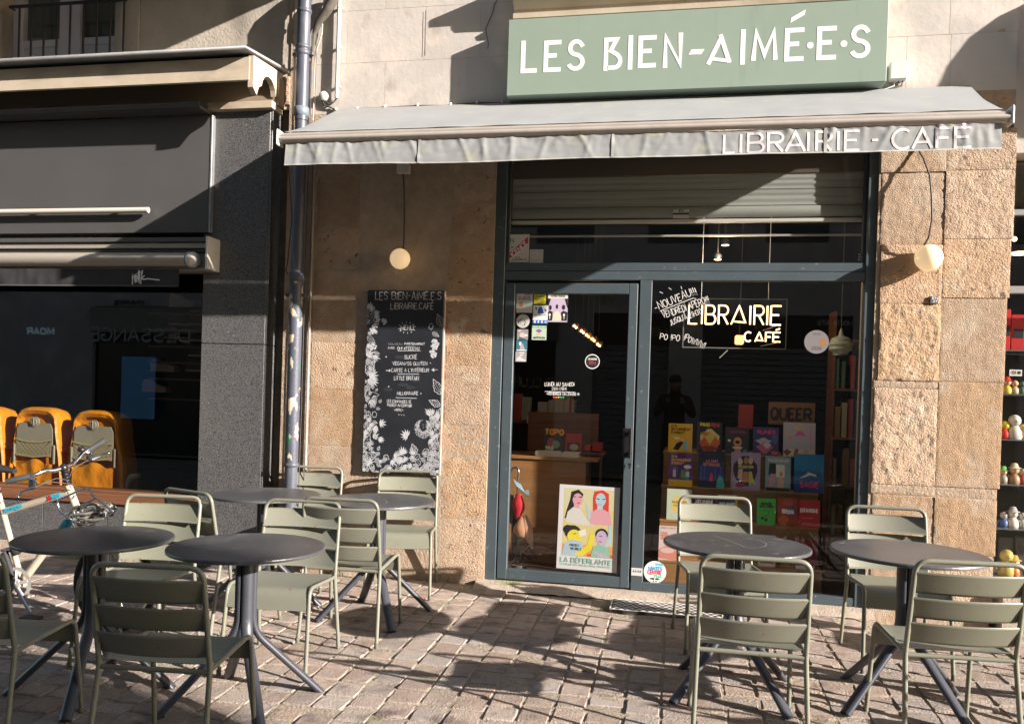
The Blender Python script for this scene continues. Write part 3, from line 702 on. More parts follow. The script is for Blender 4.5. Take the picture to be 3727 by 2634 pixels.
for t_, xa_, xb_, yb_, yt_, tk, m_ in lines:
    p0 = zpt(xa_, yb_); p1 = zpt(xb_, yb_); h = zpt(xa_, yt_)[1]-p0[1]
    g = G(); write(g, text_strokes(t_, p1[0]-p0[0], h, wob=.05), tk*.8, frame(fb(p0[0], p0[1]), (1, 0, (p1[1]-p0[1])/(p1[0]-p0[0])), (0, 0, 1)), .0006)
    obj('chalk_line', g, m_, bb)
for t_, xa_, xb_, yb_, yt_ in (('LES COMMANDES SE', 520, 938, 318, 268), ('PASSENT AU COMPTOIR', 525, 948, 385, 340), ('-MERCi-', 635, 805, 462, 425)):
    p0 = zpt2(xa_, yb_-12); p1 = zpt2(xb_, yb_); h = zpt2(xa_, yt_)[1]-zpt2(xa_, yb_)[1]
    g = G(); write(g, text_strokes(t_, p1[0]-p0[0], h, wob=.1), .0028, frame(fb(p0[0], p0[1]), (1, 0, 0), (0, 0, 1)), .0006); obj('chalk_line', g, mat('chalk_small', (.55, .57, .6), rough=.9), bb)
g = G(); cx, cy = zpt(735, 618)
for k in range(12):
    a = pi/2+2*pi*k/12+.1
    if abs(cos(a)) > .97: a += .12
    g.ribbon([(cx+.052*cos(a), cy+.034*sin(a)), (cx+.070*cos(a), cy+.046*sin(a))], .0045, fb, .0006)
for (a_, b_) in (((598, 1302), (915, 1302)), ((600, 960), (938, 958))): g.ribbon([zpt(*a_), zpt(*b_)], .0045, fb, .0006)
g.ribbon([zpt2(672, 222), zpt2(1032, 234)], .0046, fb, .0006)
g.ribbon([zpt(425, 1250), zpt(490, 1250)], .005, fb, .0006); g.poly([zpt(468, 1228), zpt(498, 1250), zpt(468, 1274)], fb, .0008)
g.ribbon([zpt(1130, 1240), zpt(1190, 1237)], .003, fb, .0006); g.poly([zpt(1095, 1240), zpt(1138, 1212), zpt(1138, 1268)], fb, .0008)
def heart(c, s_):
    return [(c[0]+s_*(.85*sin(a)**3), c[1]+s_*(.8*cos(a)-.33*cos(2*a)-.1*cos(3*a))) for a in [2*pi*k/18 for k in range(18)]]
for q, s_ in (((428, 1048), .0075), ((1082, 1140), .006), ((466, 1485), .0065), ((942, 1590), .0065)): g.poly(heart(zpt(*q), s_), fb, .0008)
for q in ((725, 518), (768, 521), (812, 525)): g.poly(heart(zpt2(*q), .005), fb, .0008)
obj('chalk_marks', g, CHALK, bb)
# foliage border
rb = random.Random(3)
def leaf_pts(c, ln, wd, ang, n=10, serr=0.):
    ln *= 1.35; wd *= 1.55
    L, R = [], []
    for k in range(n+1):
        t = k/n; w_ = wd*sin(pi*t**.8)*(1-.35*t)*(1+serr*sin(t*22)); L.append((t*ln, w_)); R.append((t*ln, -w_))
    P = L+R[::-1][1:-1]; ca, sa = cos(ang), sin(ang); return [(c[0]+x*ca-y*sa, c[1]+x*sa+y*ca) for x, y in P]
def clampb(p): return (min(BW-.002, max(.002, p[0])), min(BH-.002, max(.002, p[1])))
def palm(g, c, ang, n, ln, sp=2.2):
    for k in range(n):
        a = ang+sp*(k/(n-1)-.5); l_ = ln*(1-.35*abs(k/(n-1)-.5)*2)
        g.poly([clampb(p) for p in leaf_pts(c, l_, l_*.115, a, 6)], fb, .0006+.0001*(k % 7))
def outl(g, c, ang, ln, wd, serr=.12, tk=.0045, spots=True):
    P = [clampb(p) for p in leaf_pts(c, ln, wd, ang, 16, serr)]; g.ribbon(P, tk, fb, .0011, closed=True)
    ca, sa = cos(ang), sin(ang); ln *= 1.35; wd *= 1.5; g.ribbon([c, clampb((c[0]+ln*.75*ca, c[1]+ln*.75*sa))], .0022, fb, .0013)
    if spots:
        for k in range(10):
            t = .15+.7*k/10; s_ = (1 if k % 2 else -1)*wd*.45*sin(pi*t); q = (c[0]+t*ln*ca-s_*sa, c[1]+t*ln*sa+s_*ca)
            g.poly([clampb((q[0]+.0030*cos(b_)*ca-.0055*sin(b_)*sa, q[1]+.0030*cos(b_)*sa+.0055*sin(b_)*ca)) for b_ in [pi*j/4 for j in range(8)]], fb, .0012)
def veined(g, c, ang, ln, wd, tk=.0022):
    g.ribbon([clampb(p) for p in leaf_pts(c, ln, wd, ang, 12)], tk, fb, .0014, closed=True); ca, sa = cos(ang), sin(ang); ln *= 1.35; wd *= 1.55
    g.ribbon([c, clampb((c[0]+ln*ca, c[1]+ln*sa))], tk*.8, fb, .0016)
    for k in range(1, 8):
        t = k/8.5
        for s_ in (-1, 1):
            w_ = wd*.8*sin(pi*t**.8)*(1-.35*t); p = (c[0]+t*ln*ca, c[1]+t*ln*sa); q = (p[0]+(w_*.55)*ca-s_*w_*sa, p[1]+(w_*.55)*sa+s_*w_*ca); g.ribbon([clampb(p), clampb(q)], tk*.7, fb, .0017)
def bunch(g, c, n, sp):
    for k in range(n):
        a = rb.random()*2*pi; d = sp*sqrt(rb.random()); q = (c[0]+d*cos(a)*.9, c[1]+d*sin(a)*1.2); r_ = .0088
        g.poly([clampb((q[0]+r_*cos(b_), q[1]+r_*sin(b_))) for b_ in [2*pi*j/9 for j in range(9)]], fb, .0006+.00008*(k % 12))
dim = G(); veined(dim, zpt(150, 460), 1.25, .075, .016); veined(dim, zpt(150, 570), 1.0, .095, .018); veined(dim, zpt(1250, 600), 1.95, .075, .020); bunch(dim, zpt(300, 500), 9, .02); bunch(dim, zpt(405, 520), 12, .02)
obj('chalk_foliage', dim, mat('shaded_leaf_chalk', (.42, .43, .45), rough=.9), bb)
g = G()
bunch(g, zpt(250, 640), 22, .03); bunch(g, zpt(240, 905), 12, .025); bunch(g, zpt(1150, 860), 34, .036); bunch(g, zpt(1120, 1000), 20, .026)
veined(g, zpt(150, 750), -.65, .062, .016); veined(g, zpt(1110, 690), -.5, .045, .012)
g.ribbon([clampb(p) for p in [(zpt(1090, 600)[0]+.016*cos(a)*(1+.2*cos(5*a)), zpt(1090, 600)[1]+.021*sin(a)*(1+.2*cos(5*a))) for a in [2*pi*j/30 for j in range(30)]]], .003, fb, .0015, closed=True)
palm(g, zpt(150, 1040), .8, 6, .06); outl(g, zpt(130, 1290), .95, .088, .026); palm(g, zpt(180, 1340), .35, 8, .062, 2.6); palm(g, zpt(200, 1380), -.6, 8, .058, 2.4)
outl(g, zpt(1240, 1600), 2.1, .095, .024)
P2 = zpt2
for q, a in (((150, 120), 1.2), ((215, 120), 1.9), ((320, 110), .9), ((150, 180), 2.0)): veined(g, P2(*q), a, .020, .007, .0015)
# bird
bd = [P2(*q) for q in ((150, 230), (190, 170), (260, 125), (325, 140), (380, 175), (345, 200), (335, 300), (300, 400), (240, 330), (160, 290))]
g.ribbon([clampb(p) for p in bd], .0026, fb, .0016, closed=True)
for k in range(5): g.ribbon([P2(230+k*20, 330+k*12), P2(255+k*16, 230), P2(290+k*10, 185)], .0028, fb, .0018)
for q, a in (((380, 310), .9), ((330, 410), -.1), ((240, 400), 1.4), ((130, 400), 1.2), ((150, 480), 2.2), ((120, 560), .6)): veined(g, P2(*q), a, .024, .009, .0016)
g.ribbon([clampb(p) for p in [(P2(300, 515)[0]+.018*cos(a)*(1+.12*sin(6*a)), P2(300, 515)[1]+.022*sin(a)*(1+.12*sin(6*a))) for a in [2*pi*j/30 for j in range(30)]]], .0034, fb, .0019, closed=True)
veined(g, P2(115, 740), .55, .046, .017); veined(g, P2(270, 640), -.25, .030, .010)
palm(g, P2(390, 670), .05, 6, .046, 2.4); palm(g, P2(330, 700), -1.7, 5, .06, 1.0); palm(g, P2(120, 860), .9, 5, .045, 1.6)
outl(g, P2(110, 1110), 1.15, .088, .028); palm(g, P2(370, 930), -.4, 6, .044, 1.7); outl(g, P2(105, 1290), .42, .100, .024)
for k, (x, y, a) in enumerate(((150, 1310, -1.2), (250, 1500, 1.2), (320, 1350, 1.0), (175, 1510, 1.6), (340, 1370, -.5), (430, 1330, .4), (400, 1500, .4), (480, 1440, .5), (300, 1520, .1))): veined(g, P2(x, y), a, .032, .010, .0026)
outl(g, P2(1440, 360), 2.75, .070, .018)
palm(g, P2(1290, 530), 2.4, 5, .055, 1.1); palm(g, P2(1400, 620), 1.7, 5, .062, .9); palm(g, P2(1420, 760), 2.1, 4, .05, .9)
palm(g, P2(880, 890), 2.7, 8, .052, 3.0); palm(g, P2(800, 1200), 1.9, 9, .048, 3.0); palm(g, P2(790, 1330), 2.9, 9, .05, 1.8); palm(g, P2(800, 1300), .3, 5, .04, 1.2); palm(g, P2(850, 1500), 2.7, 6, .05, 1.2)
outl(g, P2(1010, 1210), 1.9, .062, .020); outl(g, P2(1320, 1230), 1.35, .098, .026)
for k, (x, y, a) in enumerate(((1180, 1260, 1.6), (1000, 1320, 2.7), (1180, 1330, 2.5), (1220, 1310, .6), (1230, 1400, .9), (1060, 1420, 2.8), (1200, 1500, 1.3), (1330, 1500, 1.9), (1200, 1450, 3.0), (1350, 1420, .4), (1070, 1540, 2.3), (1300, 1560, .7))): veined(g, P2(x, y), a, .034, .011, .0028)
for k in range(150):
    zone = rb.random()
    if zone < .42: c = (rb.uniform(.0, .085), rb.uniform(.02, .93)*BH)
    elif zone < .72: c = (rb.uniform(0, BW), rb.uniform(0, .13)*BH)
    else: c = (BW-rb.uniform(.0, .10), rb.uniform(.02, .36)*BH)
    an = rb.uniform(0, 2*pi)
    if c[1] > .34*BH and c[0] > .07: continue
    if k % 3 == 0: palm(g, c, an, 5, rb.uniform(.03, .05), 1.8)
    elif k % 3 == 1: veined(g, c, an, rb.uniform(.022, .035), .009, .0024)
    else: outl(g, c, an, rb.uniform(.035, .06), .014, .1, .0036, False)
# furry animal: short strokes round a dark face
fc = P2(1150, 700)
for k in range(640):
    a = rb.random()*2*pi; rr_ = rb.uniform(.38, 1.0)
    x = fc[0]+rr_*.062*cos(a)*(1 if sin(a) > 0 else 1.15); z = fc[1]-.012+rr_*(.046 if sin(a) > 0 else .085)*sin(a)
    dx, dz = (x-fc[0])/.029, (z-fc[1]-.004)/.030
    if dx*dx+dz*dz < 1 or (abs(dx) < .6 and 0 > dz > -1.5 and abs(x-fc[0]) < .014): continue
    an = atan2(z-fc[1], x-fc[0])+rb.uniform(-.4, .4) if sin(a) > 0 else -pi/2+rb.uniform(-.7, .7)
    g.ribbon([clampb((x, z)), clampb((x+.009*cos(an), z+.009*sin(an)))], .0021, fb, .0020+.00003*(k % 20))
for q in ((1080, 622), (1212, 636)): c = P2(*q); g.ribbon([(c[0]-.005, c[1]), (c[0]+.005, c[1])], .0028, fb, .0025)
for q in ((1138, 695), (1158, 697)): c = P2(*q); g.ribbon([(c[0], c[1]-.003), (c[0], c[1]+.004)], .0018, fb, .0025)
c = P2(1148, 742); g.ribbon([(c[0]-.004, c[1]), (c[0]+.004, c[1])], .003, fb, .0025)
obj('chalk_foliage', g, CHALK, bb)
g = G()
for k in range(7):
    c = zpt(rb.uniform(420, 1050), rb.uniform(950, 1550)); g.poly([(c[0]+rb.uniform(.03, .05)*cos(a), c[1]+rb.uniform(.012, .018)*sin(a)) for a in [2*pi*j/14 for j in range(14)]], fb, .0003+.00002*k)
obj('wiped_smudge', g, mat('smudge', (.030, .036, .048), (.016, .018, .024), rough=.7, scale=12), bb, kind='stuff')

# ------------------------------------------------------------------ wall lamps
OPAL = mat('opal_glass', (.86, .72, .52), rough=.25); _b = OPAL.node_tree.nodes['Principled BSDF']; _b.inputs['Emission Color'].default_value = (1, .68, .36, 1); _b.inputs['Emission Strength'].default_value = .20
def lamp(label, px, py, rr_, cable, Yc=-.125):
    c = W(px, py, Yc); t = thing('wall_lamp', label, 'wall lamp', (c.x, WALLY, c.z), group='round globe wall lamps')
    g = G(); g.sphere(c, rr_, 24, 14); obj('globe', g, OPAL, t)
    g = G(); g.lathe([(rr_*.62, WALLY-.001), (rr_*.62, WALLY-.02), (rr_*.45, WALLY-.025), (rr_*.45, c.y+rr_*.6)], (c.x, 0, c.z), 20, 'y'); obj('base', g, mat('brass_dull', (.25, .19, .12), rough=.5, metal=.5), t)
    g = G(); g.tube([W(x, y, Y_) for x, y, Y_ in cable], .0062, 6); obj('cable', g, CABLE, t); return c
lamp('round warm globe lamp above the blackboard on the left wall', 1456, 942, .077, [(1467, 622, -.04), (1468, 640, -.05), (1471, 700, -.047), (1472, 800, -.05), (1470, 880, -.05), (1466, 925, -.045)])
lamp('round warm globe lamp on the rough stone pillar at the right', 3380, 938, .088, [(3340, 540, -.05), (3362, 580, -.09), (3384, 640, -.125), (3391, 720, -.14), (3392, 800, -.14), (3380, 865, -.12), (3362, 895, -.09), (3345, 918, -.05)])
r = rectW(1445, 598, 1490, 632, -.07); g = G(); g.box(r[0], r[1], -.085, -.034, r[2], r[3], .005)
tag(obj('junction_box', g, WHITEP, org=(r[0], -.05, r[2])), 'small white box on the wall just under the awning', 'junction box')
# number plate
r = rectW(3386, 1078, 3414, 1105, -.05); t = thing('small_plaque', 'small grey numbered plaque on the right pillar', 'plaque', (r[0], -.05, r[2])); g = G(); g.box(r[0], r[1], -.054, -.03, r[2], r[3], .001); obj('plate', g, mat('plaque_grey', (.10, .10, .11), rough=.5), t)
g = G(); write(g, text_strokes('EN', .032, .014), .003, wall_frame(r[0]+.012, r[2]+.030, -.0545)); write(g, text_strokes('37', .026, .014), .003, wall_frame(r[0]+.015, r[2]+.008, -.0545)); obj('lettering', g, WHITE, t)
# junction box and wires right of the sign
r = rectW(3243, 217, 3308, 285, -.12); t = thing('junction_box', 'square white plastic junction box at the right end of the green sign', 'junction box', (r[0], -.05, r[2]))
g = G(); g.box(r[0], r[1], -.10, -.034, r[2], r[3], .008); obj('box', g, WHITEP, t)
for dx in (0, .025, .05):
    g = G(); g.tube([(r[0]+.04+dx, -.06, r[2]), (r[0]+.035+dx, -.06, r[2]-.03), (r[0]-.02+dx*.6, -.07, r[2]-.055), (r[0]-.16, -.08, r[2]-.09-dx)], .0055, 6); obj('wire', g, CABLE if dx else WHITEP, t)
# cable along the wall with clips
t = thing('wall_cable', 'thin brown cable clipped along the pale wall above the awning', 'cable', (-1.9, WALLY, 3.5))
pts = [(1205, 392), (1222, 400), (1300, 398), (1400, 390), (1520, 386), (1640, 383), (1735, 376), (1828, 373), (1870, 380), (1905, 392)]
g = G(); g.tube([W(x, y+(3 if i % 2 else -1), WALLY-.012) for i, (x, y) in enumerate(pts)], .0065, 6); obj('wire', g, mat('brown_cable', (.16, .12, .10), rough=.7), t)
for x, y in pts[1:-2]:
    p = W(x, y-2, WALLY-.016); g = G(); g.box(p.x-.008, p.x+.008, WALLY-.025, WALLY-.004, p.z-.010, p.z+.014, .003); obj('clip', g, WHITEP, t)
p = W(1178, 351, -.06); t = thing('junction_box', 'round white junction box on the pale wall beside the drainpipe', 'junction box', (p.x, -.05, p.z))
g = G(); g.lathe([(.036, -.035), (.037, -.07), (.030, -.078), (0.0001, -.079)], (p.x, 0, p.z), 20, 'y'); obj('box', g, WHITEP, t)
g = G(); g.tube([W(1185, 368, -.05), W(1200, 383, -.05), W(1215, 372, -.05), W(1228, 355, -.05)], .006, 6); g.tube([W(1172, 368, -.05), W(1182, 384, -.05), W(1205, 392, -.045)], .006, 6); obj('wire', g, CABLE, t)
t = thing('plastic_conduit', 'straight white plastic conduit on the pale wall', 'conduit', (W(1230, 200, -.07).x, -.05, 3.5))
a_, b_ = W(1237, -60, -.065), W(1226, 358, -.065); xx = (a_.x+b_.x)/2
g = G(); g.tube([(xx, -.065, b_.z), (xx, -.065, a_.z+.4)], .0155, 10); obj('tube', g, WHITEP, t)
for yy in (25, 170, 312):
    z = W(1232, yy, -.065).z; g = G(); g.lathe([(.018, z-.012), (.018, z+.012)], (xx, -.065, 0), 10); g.box(xx-.02, xx+.02, -.06, -.034, z-.006, z+.006); obj('clip', g, WHITEP, t)
t = thing('thin_conduit', 'thin bent cream cable sheath between drainpipe and conduit', 'cable', (W(1145, 300, -.045).x, -.05, 3.4))
g = G(); g.tube([W(x, y, -.05) for x, y in ((1215, 15), (1200, 36), (1180, 52), (1173, 85), (1172, 120), (1165, 145), (1150, 190), (1147, 215), (1143, 300), (1141, 400), (1139, 440))], .0065, 8); obj('tube', g, CREAM, t)
g = G(); g.box(W(1162, 60, -.05).x, W(1182, 60, -.05).x, -.07, -.03, W(1170, 55, -.05).z, W(1170, 35, -.05).z); obj('clip', g, mat('rusty_clip', (.45, .33, .26), rough=.8), t)
# ------------------------------------------------------------------ things on and behind the glass
def blob(g, fr, cx, cy, rx, ry, k=.0005, n=14, wob=0., ang=0.):
    ca, sa = cos(ang), sin(ang)
    g.poly([(cx+rx*cos(a)*ca*(1+wob*sin(3*a))-ry*sin(a)*sa, cy+rx*cos(a)*sa+ry*sin(a)*ca*(1+wob*cos(4*a))) for a in [2*pi*j/n for j in range(n)]], fr, k)
def art(par, fr, items, w_, h_, name='artwork'):   # flat print
    """items: (colour, kind, args...) in unit coordinates of the card"""
    for i, it in enumerate(items):
        g = G(); c, kind, a = it[0], it[1], it[2:]; k = .0002+.00005*i
        if kind == 'o': blob(g, fr, a[0]*w_, a[1]*h_, a[2]*w_, a[3]*h_, k, 14, a[4] if len(a) > 4 else 0)
        elif kind == 'r': g.poly([(a[0]*w_, a[1]*h_), (a[2]*w_, a[1]*h_), (a[2]*w_, a[3]*h_), (a[0]*w_, a[3]*h_)], fr, k)
        elif kind == 'p': g.poly([(x*w_, y*h_) for x, y in a[0]], fr, k)
        elif kind == 'l': g.ribbon([(x*w_, y*h_) for x, y in a[0]], a[1]*w_, fr, k)
        elif kind == 't': write(g, [[(a[1]*w_+x, a[2]*h_+y) for x, y in s_] for s_ in text_strokes(a[0], a[3]*w_, a[4]*h_, gap=.35)], a[5]*h_, fr, k)
        o = obj('lettering' if kind == 't' else name, g, flat(c, .6), par)
def card(label, cat, name, box, Y, base, items=(), thick=.001, group=None, rough=.5, rnd_=False, par=None, tilt=0.):
    X0, X1, Z0, Z1 = rectW(*box, Y)
    t = par or thing(name, label, cat, (X0, Y, Z0), group=group)
    w_, h_ = X1-X0, Z1-Z0
    ux = Vector((cos(tilt), 0, sin(tilt))); uz = Vector((-sin(tilt), 0, cos(tilt)))
    g = G(); fr = frame((X0, Y, Z0), ux, uz)
    if rnd_: g.poly([(w_/2+w_/2*cos(a), h_/2+w_/2*sin(a)) for a in [2*pi*j/28 for j in range(28)]], fr, 0, .0)
    else:
        g.poly([(0, 0), (w_, 0), (w_, h_), (0, h_)], fr, 0); 
        if thick: b = [fr(0, 0, -thick), fr(w_, 0, -thick), fr(w_, h_, -thick), fr(0, h_, -thick)]; a = [fr(0, 0), fr(w_, 0), fr(w_, h_), fr(0, h_)]; g.add(a+b, [(0, 4, 5, 1), (1, 5, 6, 2), (2, 6, 7, 3), (3, 7, 4, 0), (7, 6, 5, 4)])
    obj('sheet' if cat in ('sticker', 'poster', 'notice') else 'cover', g, flat(base, rough), t)
    art(t, fr, items, w_, h_, 'picture'); return t
K = (.015, .015, .018); WH = (.78, .77, .75)
YG = .0105   # on the door pane, street side is y=.012
card('pale blue flyer with orange phone picture, top left of the door glass', 'sticker', 'flyer', (1880, 1061, 1938, 1138), YG, (.50, .60, .60), [((.62, .6, .55), 'r', 0, 0, 1, .3), ((.08, .12, .3), 't', 'AIIP', .52, .82, .4, .12, .025), ((.6, .1, .1), 't', 'UN LIBRAIRE', .12, .68, .76, .09, .022), (K, 't', 'DANS VOTRE POCHE', .12, .60, .76, .05, .012), ((.7, .25, .08), 'p', ((.14, .5), (.36, .54), (.44, .3), (.2, .26)))])
card('small square yellow sticker with black scrawled arrows on the door glass', 'sticker', 'sticker', (1943, 1062, 1987, 1106), YG, (.50, .46, .03), [(K, 'l', ((.2, .8), (.8, .82), (.85, .65), (.2, .62), (.2, .8)), .025), (K, 'l', ((.1, .55), (.75, .6), (.9, .5), (.7, .38), (.12, .4), (.1, .55)), .025), (K, 'l', ((.2, .34), (.8, .36), (.75, .2), (.22, .22), (.2, .34)), .025)])
card('white sticker with a blue bell above a blue pictogram strip on the door glass', 'sticker', 'sticker', (1940, 1111, 1994, 1178), YG-.001, WH, [((.03, .13, .55), 'p', ((.3, .56), (.34, .8), (.45, .93), (.58, .9), (.66, .75), (.74, .56))), ((.05, .15, .5), 'p', ((.12, .92), (.28, .88), (.26, .74), (.16, .76))), ((.05, .15, .5), 'p', ((.74, .82), (.92, .76), (.82, .62))), ((.3, .3, .3), 't', 'LE CARILLON', .16, .44, .7, .06, .015), ((.04, .12, .5), 'r', 0, 0, 1, .2), (WH, 'r', .08, .05, .2, .16), (WH, 'r', .33, .05, .42, .16), (WH, 'r', .56, .05, .68, .16), (WH, 'r', .8, .06, .93, .14)])
card('lilac poster of three figures under a banner on the door glass', 'poster', 'small_poster', (1993, 1068, 2066, 1172), YG-.0005, (.52, .42, .58), [((.66, .66, .55), 'r', .02, .83, .98, .98), (K, 't', 'AUTRES FEMMES', .15, .88, .7, .05, .014), (K, 'p', ((0, .82), (.16, .82), (.02, .5), (0, .5))), (K, 'p', ((1, .82), (.84, .82), (.98, .5), (1, .5))), (K, 'p', ((.0, .05), (.0, .32), (.1, .4), (.26, .36), (.26, .05))), (K, 'p', ((.7, .05), (.68, .34), (.8, .4), (1, .34), (.98, .05))), ((.62, .62, .48), 'p', ((.24, .05), (.3, .3), (.44, .4), (.58, .36), (.7, .2), (.7, .05))), (K, 'o', .14, .5, .07, .09), (K, 'o', .47, .54, .06, .08), (K, 'o', .8, .52, .08, .09), (WH, 'o', .12, .25, .05, .05), (WH, 'r', .11, .1, .14, .22), (WH, 'o', .83, .25, .05, .05), (WH, 'r', .82, .1, .85, .22)])
card('round white sticker with a sketched torso on the door glass', 'sticker', 'sticker', (1879, 1144, 1928, 1193), YG, (.55, .53, .5), [(K, 'l', ((.14, .35), (.22, .55), (.5, .7)), .05), (K, 'l', ((.62, .6), (.68, .4), (.58, .15)), .05), ((.3, .3, .3), 'l', ((.3, .5), (.32, .25), (.45, .12), (.52, .3)), .02), ((.2, .18, .1), 'l', ((.7, .68), (.86, .68)), .03)], rnd_=True)
for i, (y0, y1, bs, lb, it) in enumerate(((1198, 1237, (.30, .28, .29), 'grey square sticker of a pale figure, upper of a stack of three', [((.6, .5, .46), 'o', .48, .42, .26, .3), ((.04, .12, .18), 'p', ((.15, 0), (.2, .3), (.6, .2), (.9, 0))), (WH, 'r', .1, .82, .35, .9), (WH, 'r', .72, .35, .95, .55)]), (1239, 1277, (.05, .17, .22), 'dark teal square sticker of a figure, middle of a stack of three', [((.40, .38, .42), 'p', ((.3, 0), (.36, .5), (.6, .7), (.75, .3), (.8, 0))), (WH, 'o', .36, .7, .12, .18), (WH, 'r', .04, .02, .95, .12)]), (1279, 1316, (.36, .34, .38), 'pale grey square sticker of folded cloth, bottom of a stack of three', [((.62, .6, .58), 'p', ((.12, .05), (.1, .3), (.4, .6), (.6, .35), (.95, .2), (.9, .05))), (WH, 'r', .35, .82, .8, .92), (WH, 'r', .42, .6, .68, .7)]))):
    card(lb, 'sticker', 'sticker', (1882-i*3, y0, 1922-i*3, y1), YG, bs, it)
card('pale green sticker with purple flower head under a green header on the door glass', 'sticker', 'sticker', (1936, 1184, 1989, 1237), YG, (.48, .60, .48), [((.10, .38, .17), 'r', 0, .83, 1, 1), (WH, 't', 'VEGAN OPTIONS', .06, .87, .88, .08, .02), ((.24, .12, .42), 'o', .48, .62, .2, .12, .2), ((.7, .45, .25), 'o', .46, .4, .17, .1), (K, 't', 'HappyCow'.upper(), .1, .09, .8, .12, .03)])
card('round black sticker with white rim and red letters low on the door glass', 'sticker', 'sticker', (2129, 1289, 2183, 1342), YG, WH, [(K, 'o', .5, .5, .45, .45), (WH, 't', "J'EMMERDE", .2, .62, .6, .1, .025), ((.35, .06, .06), 't', 'RN', .3, .3, .4, .22, .05)], rnd_=True)
# licence papers
YU = .0265
card('white licence notice with a red diagonal band in the upper glass', 'notice', 'licence_notice', (1850, 853, 1926, 955), YU, (.60, .60, .52), [((.55, .05, .04), 'p', ((.02, .06), (.02, .3), (.94, .93), (.94, .70))), (K, 't', 'IV', .09, .72, .2, .14, .022), (K, 't', '44', .14, .50, .11, .07, .013), (WH, 'l', ((.08, .18), (.08, .30)), .0), ((.15, .15, .15), 't', 'LOI DE', .35, .16, .22, .04, .01), ((.15, .15, .15), 't', '24 SEPTEMBRE 1941', .2, .08, .7, .05, .012), (K, 'l', ((.55, .3), (.9, .3)), .01)])
X0, X1, Z0, Z1 = rectW(1850, 853, 1926, 955, YU-.003)
an = atan2(.62*(Z1-Z0), .92*(X1-X0)); fr = frame((X0+.11*(X1-X0), YU-.0035, Z0+.12*(Z1-Z0)), (cos(an), 0, sin(an)), (-sin(an), 0, cos(an)))
g = G(); write(g, text_strokes('LICENCE', .17, .030), .007, fr); o = obj('lettering', g, WHITE, bpy.data.objects['licence_notice'])
card('small white printed notice beside the red striped licence', 'notice', 'notice', (1928, 908, 1977, 957), YU, (.52, .50, .48), [((.2, .2, .2), 'l', ((.1, .85), (.4, .85)), .03), ((.2, .2, .2), 'l', ((.55, .85), (.9, .85)), .03), ((.3, .3, .3), 'l', ((.1, .65), (.5, .65)), .02), ((.3, .3, .3), 'l', ((.1, .55), (.7, .55)), .02), ((.3, .3, .3), 'l', ((.1, .25), (.85, .25)), .02)])
card('small black label with white figures in the corner of the upper glass', 'sticker', 'sticker', (3120, 921, 3141, 951), YU, K, [(WH, 't', 'NA', .2, .72, .4, .2, .06), (WH, 't', '140', .15, .40, .7, .2, .06), (WH, 't', '044', .15, .08, .7, .2, .06)])
card('round white town guide sticker with blue and red capitals low on the window', 'sticker', 'sticker', (2343, 2040, 2425, 2121), .0262, (.76, .77, .73), [((.05, .5, .75), 'r', .5, .8, .85, .9), ((.06, .30, .65), 't', 'NANTES', .2, .58, .6, .15, .045), ((.70, .06, .12), 't', 'CENTRE', .18, .40, .6, .16, .05), ((.1, .55, .35), 't', 'VILLE', .45, .28, .36, .10, .035), (K, 't', 'GUIDE 2024', .3, .16, .4, .07, .02), (K, 'o', .45, .08, .03, .03), (K, 'o', .56, .08, .03, .03)], rnd_=True)
card('small pale label stuck at the foot of the blue mullion', 'sticker', 'sticker', (2298, 2066, 2338, 2094), -.0095, (.62, .60, .58), [(K, 't', '09 72 17 10 29', .12, .45, .76, .2, .04), ((.4, .3, .3), 'l', ((.1, .8), (.9, .8)), .03)])
card('round lilac grey disc with dim print behind the right of the big window', 'sticker', 'sticker', (2927, 1200, 3017, 1288), .045, (.30, .28, .30), [((.5, .22, .05), 'r', .64, .36, .84, .64), ((.16, .15, .17), 't', 'MAI', .35, .78, .3, .09, .02), ((.16, .15, .17), 't', '2024', .3, .18, .4, .12, .03)], rnd_=True)  # grey disc with dim print, set just behind the pane
# hand lettering on the glass
def glass_text(label, name, lines, y):
    t = thing(name, label, 'window lettering', (W(lines[0][1], lines[0][2], y).x, y, W(lines[0][1], lines[0][2], y).z))
    for (s_, xa_, ya_, xb_, yb_, hh, tk) in lines:
        p0, p1 = W(xa_, ya_, y), W(xb_, yb_, y); d = Vector((p1.x-p0.x, 0, p1.z-p0.z)); L_ = d.length; d.normalize()
        g = G(); sts = text_strokes(s_, L_, hh/3028*6.1, wob=.08) if s_ else [[(0, 0), (L_, 0)]]
        write(g, sts, tk*.82, frame(p0, d, (-d.z, 0, d.x))); obj('lettering' if s_ else 'stroke', g, WHITE, t)
    return t
glass_text('white handwritten opening hours with small hearts on the door glass', 'opening_hours', [('LUNDi AU SAMEDi', 1983, 1404, 2090, 1405, 13, .0042), ('11H-19H', 2008, 1420, 2060, 1421, 12, .004), ('', 1983, 1424, 2092, 1427, 0, .004), ('>VENDREDi 11H 21H30 !!!', 1988, 1437, 2108, 1439, 10, .004)], .0105)
t = bpy.data.objects['opening_hours']
for i, c in enumerate(((.7, .12, .12), (.75, .25, .3), (.75, .62, .1), (.1, .5, .3), (.05, .45, .3))):
    p = W(2016+i*8.6, 1441, .0105); g = G(); g.poly([(p.x+.0075*sin(a)**3, p.z-.008+.0075*(.9*cos(a)-.4*cos(2*a))) for a in [2*pi*j/14 for j in range(14)]], lambda u, v, k=0: (u, .0105-k, v), .001); obj('heart', g, flat(c), t)
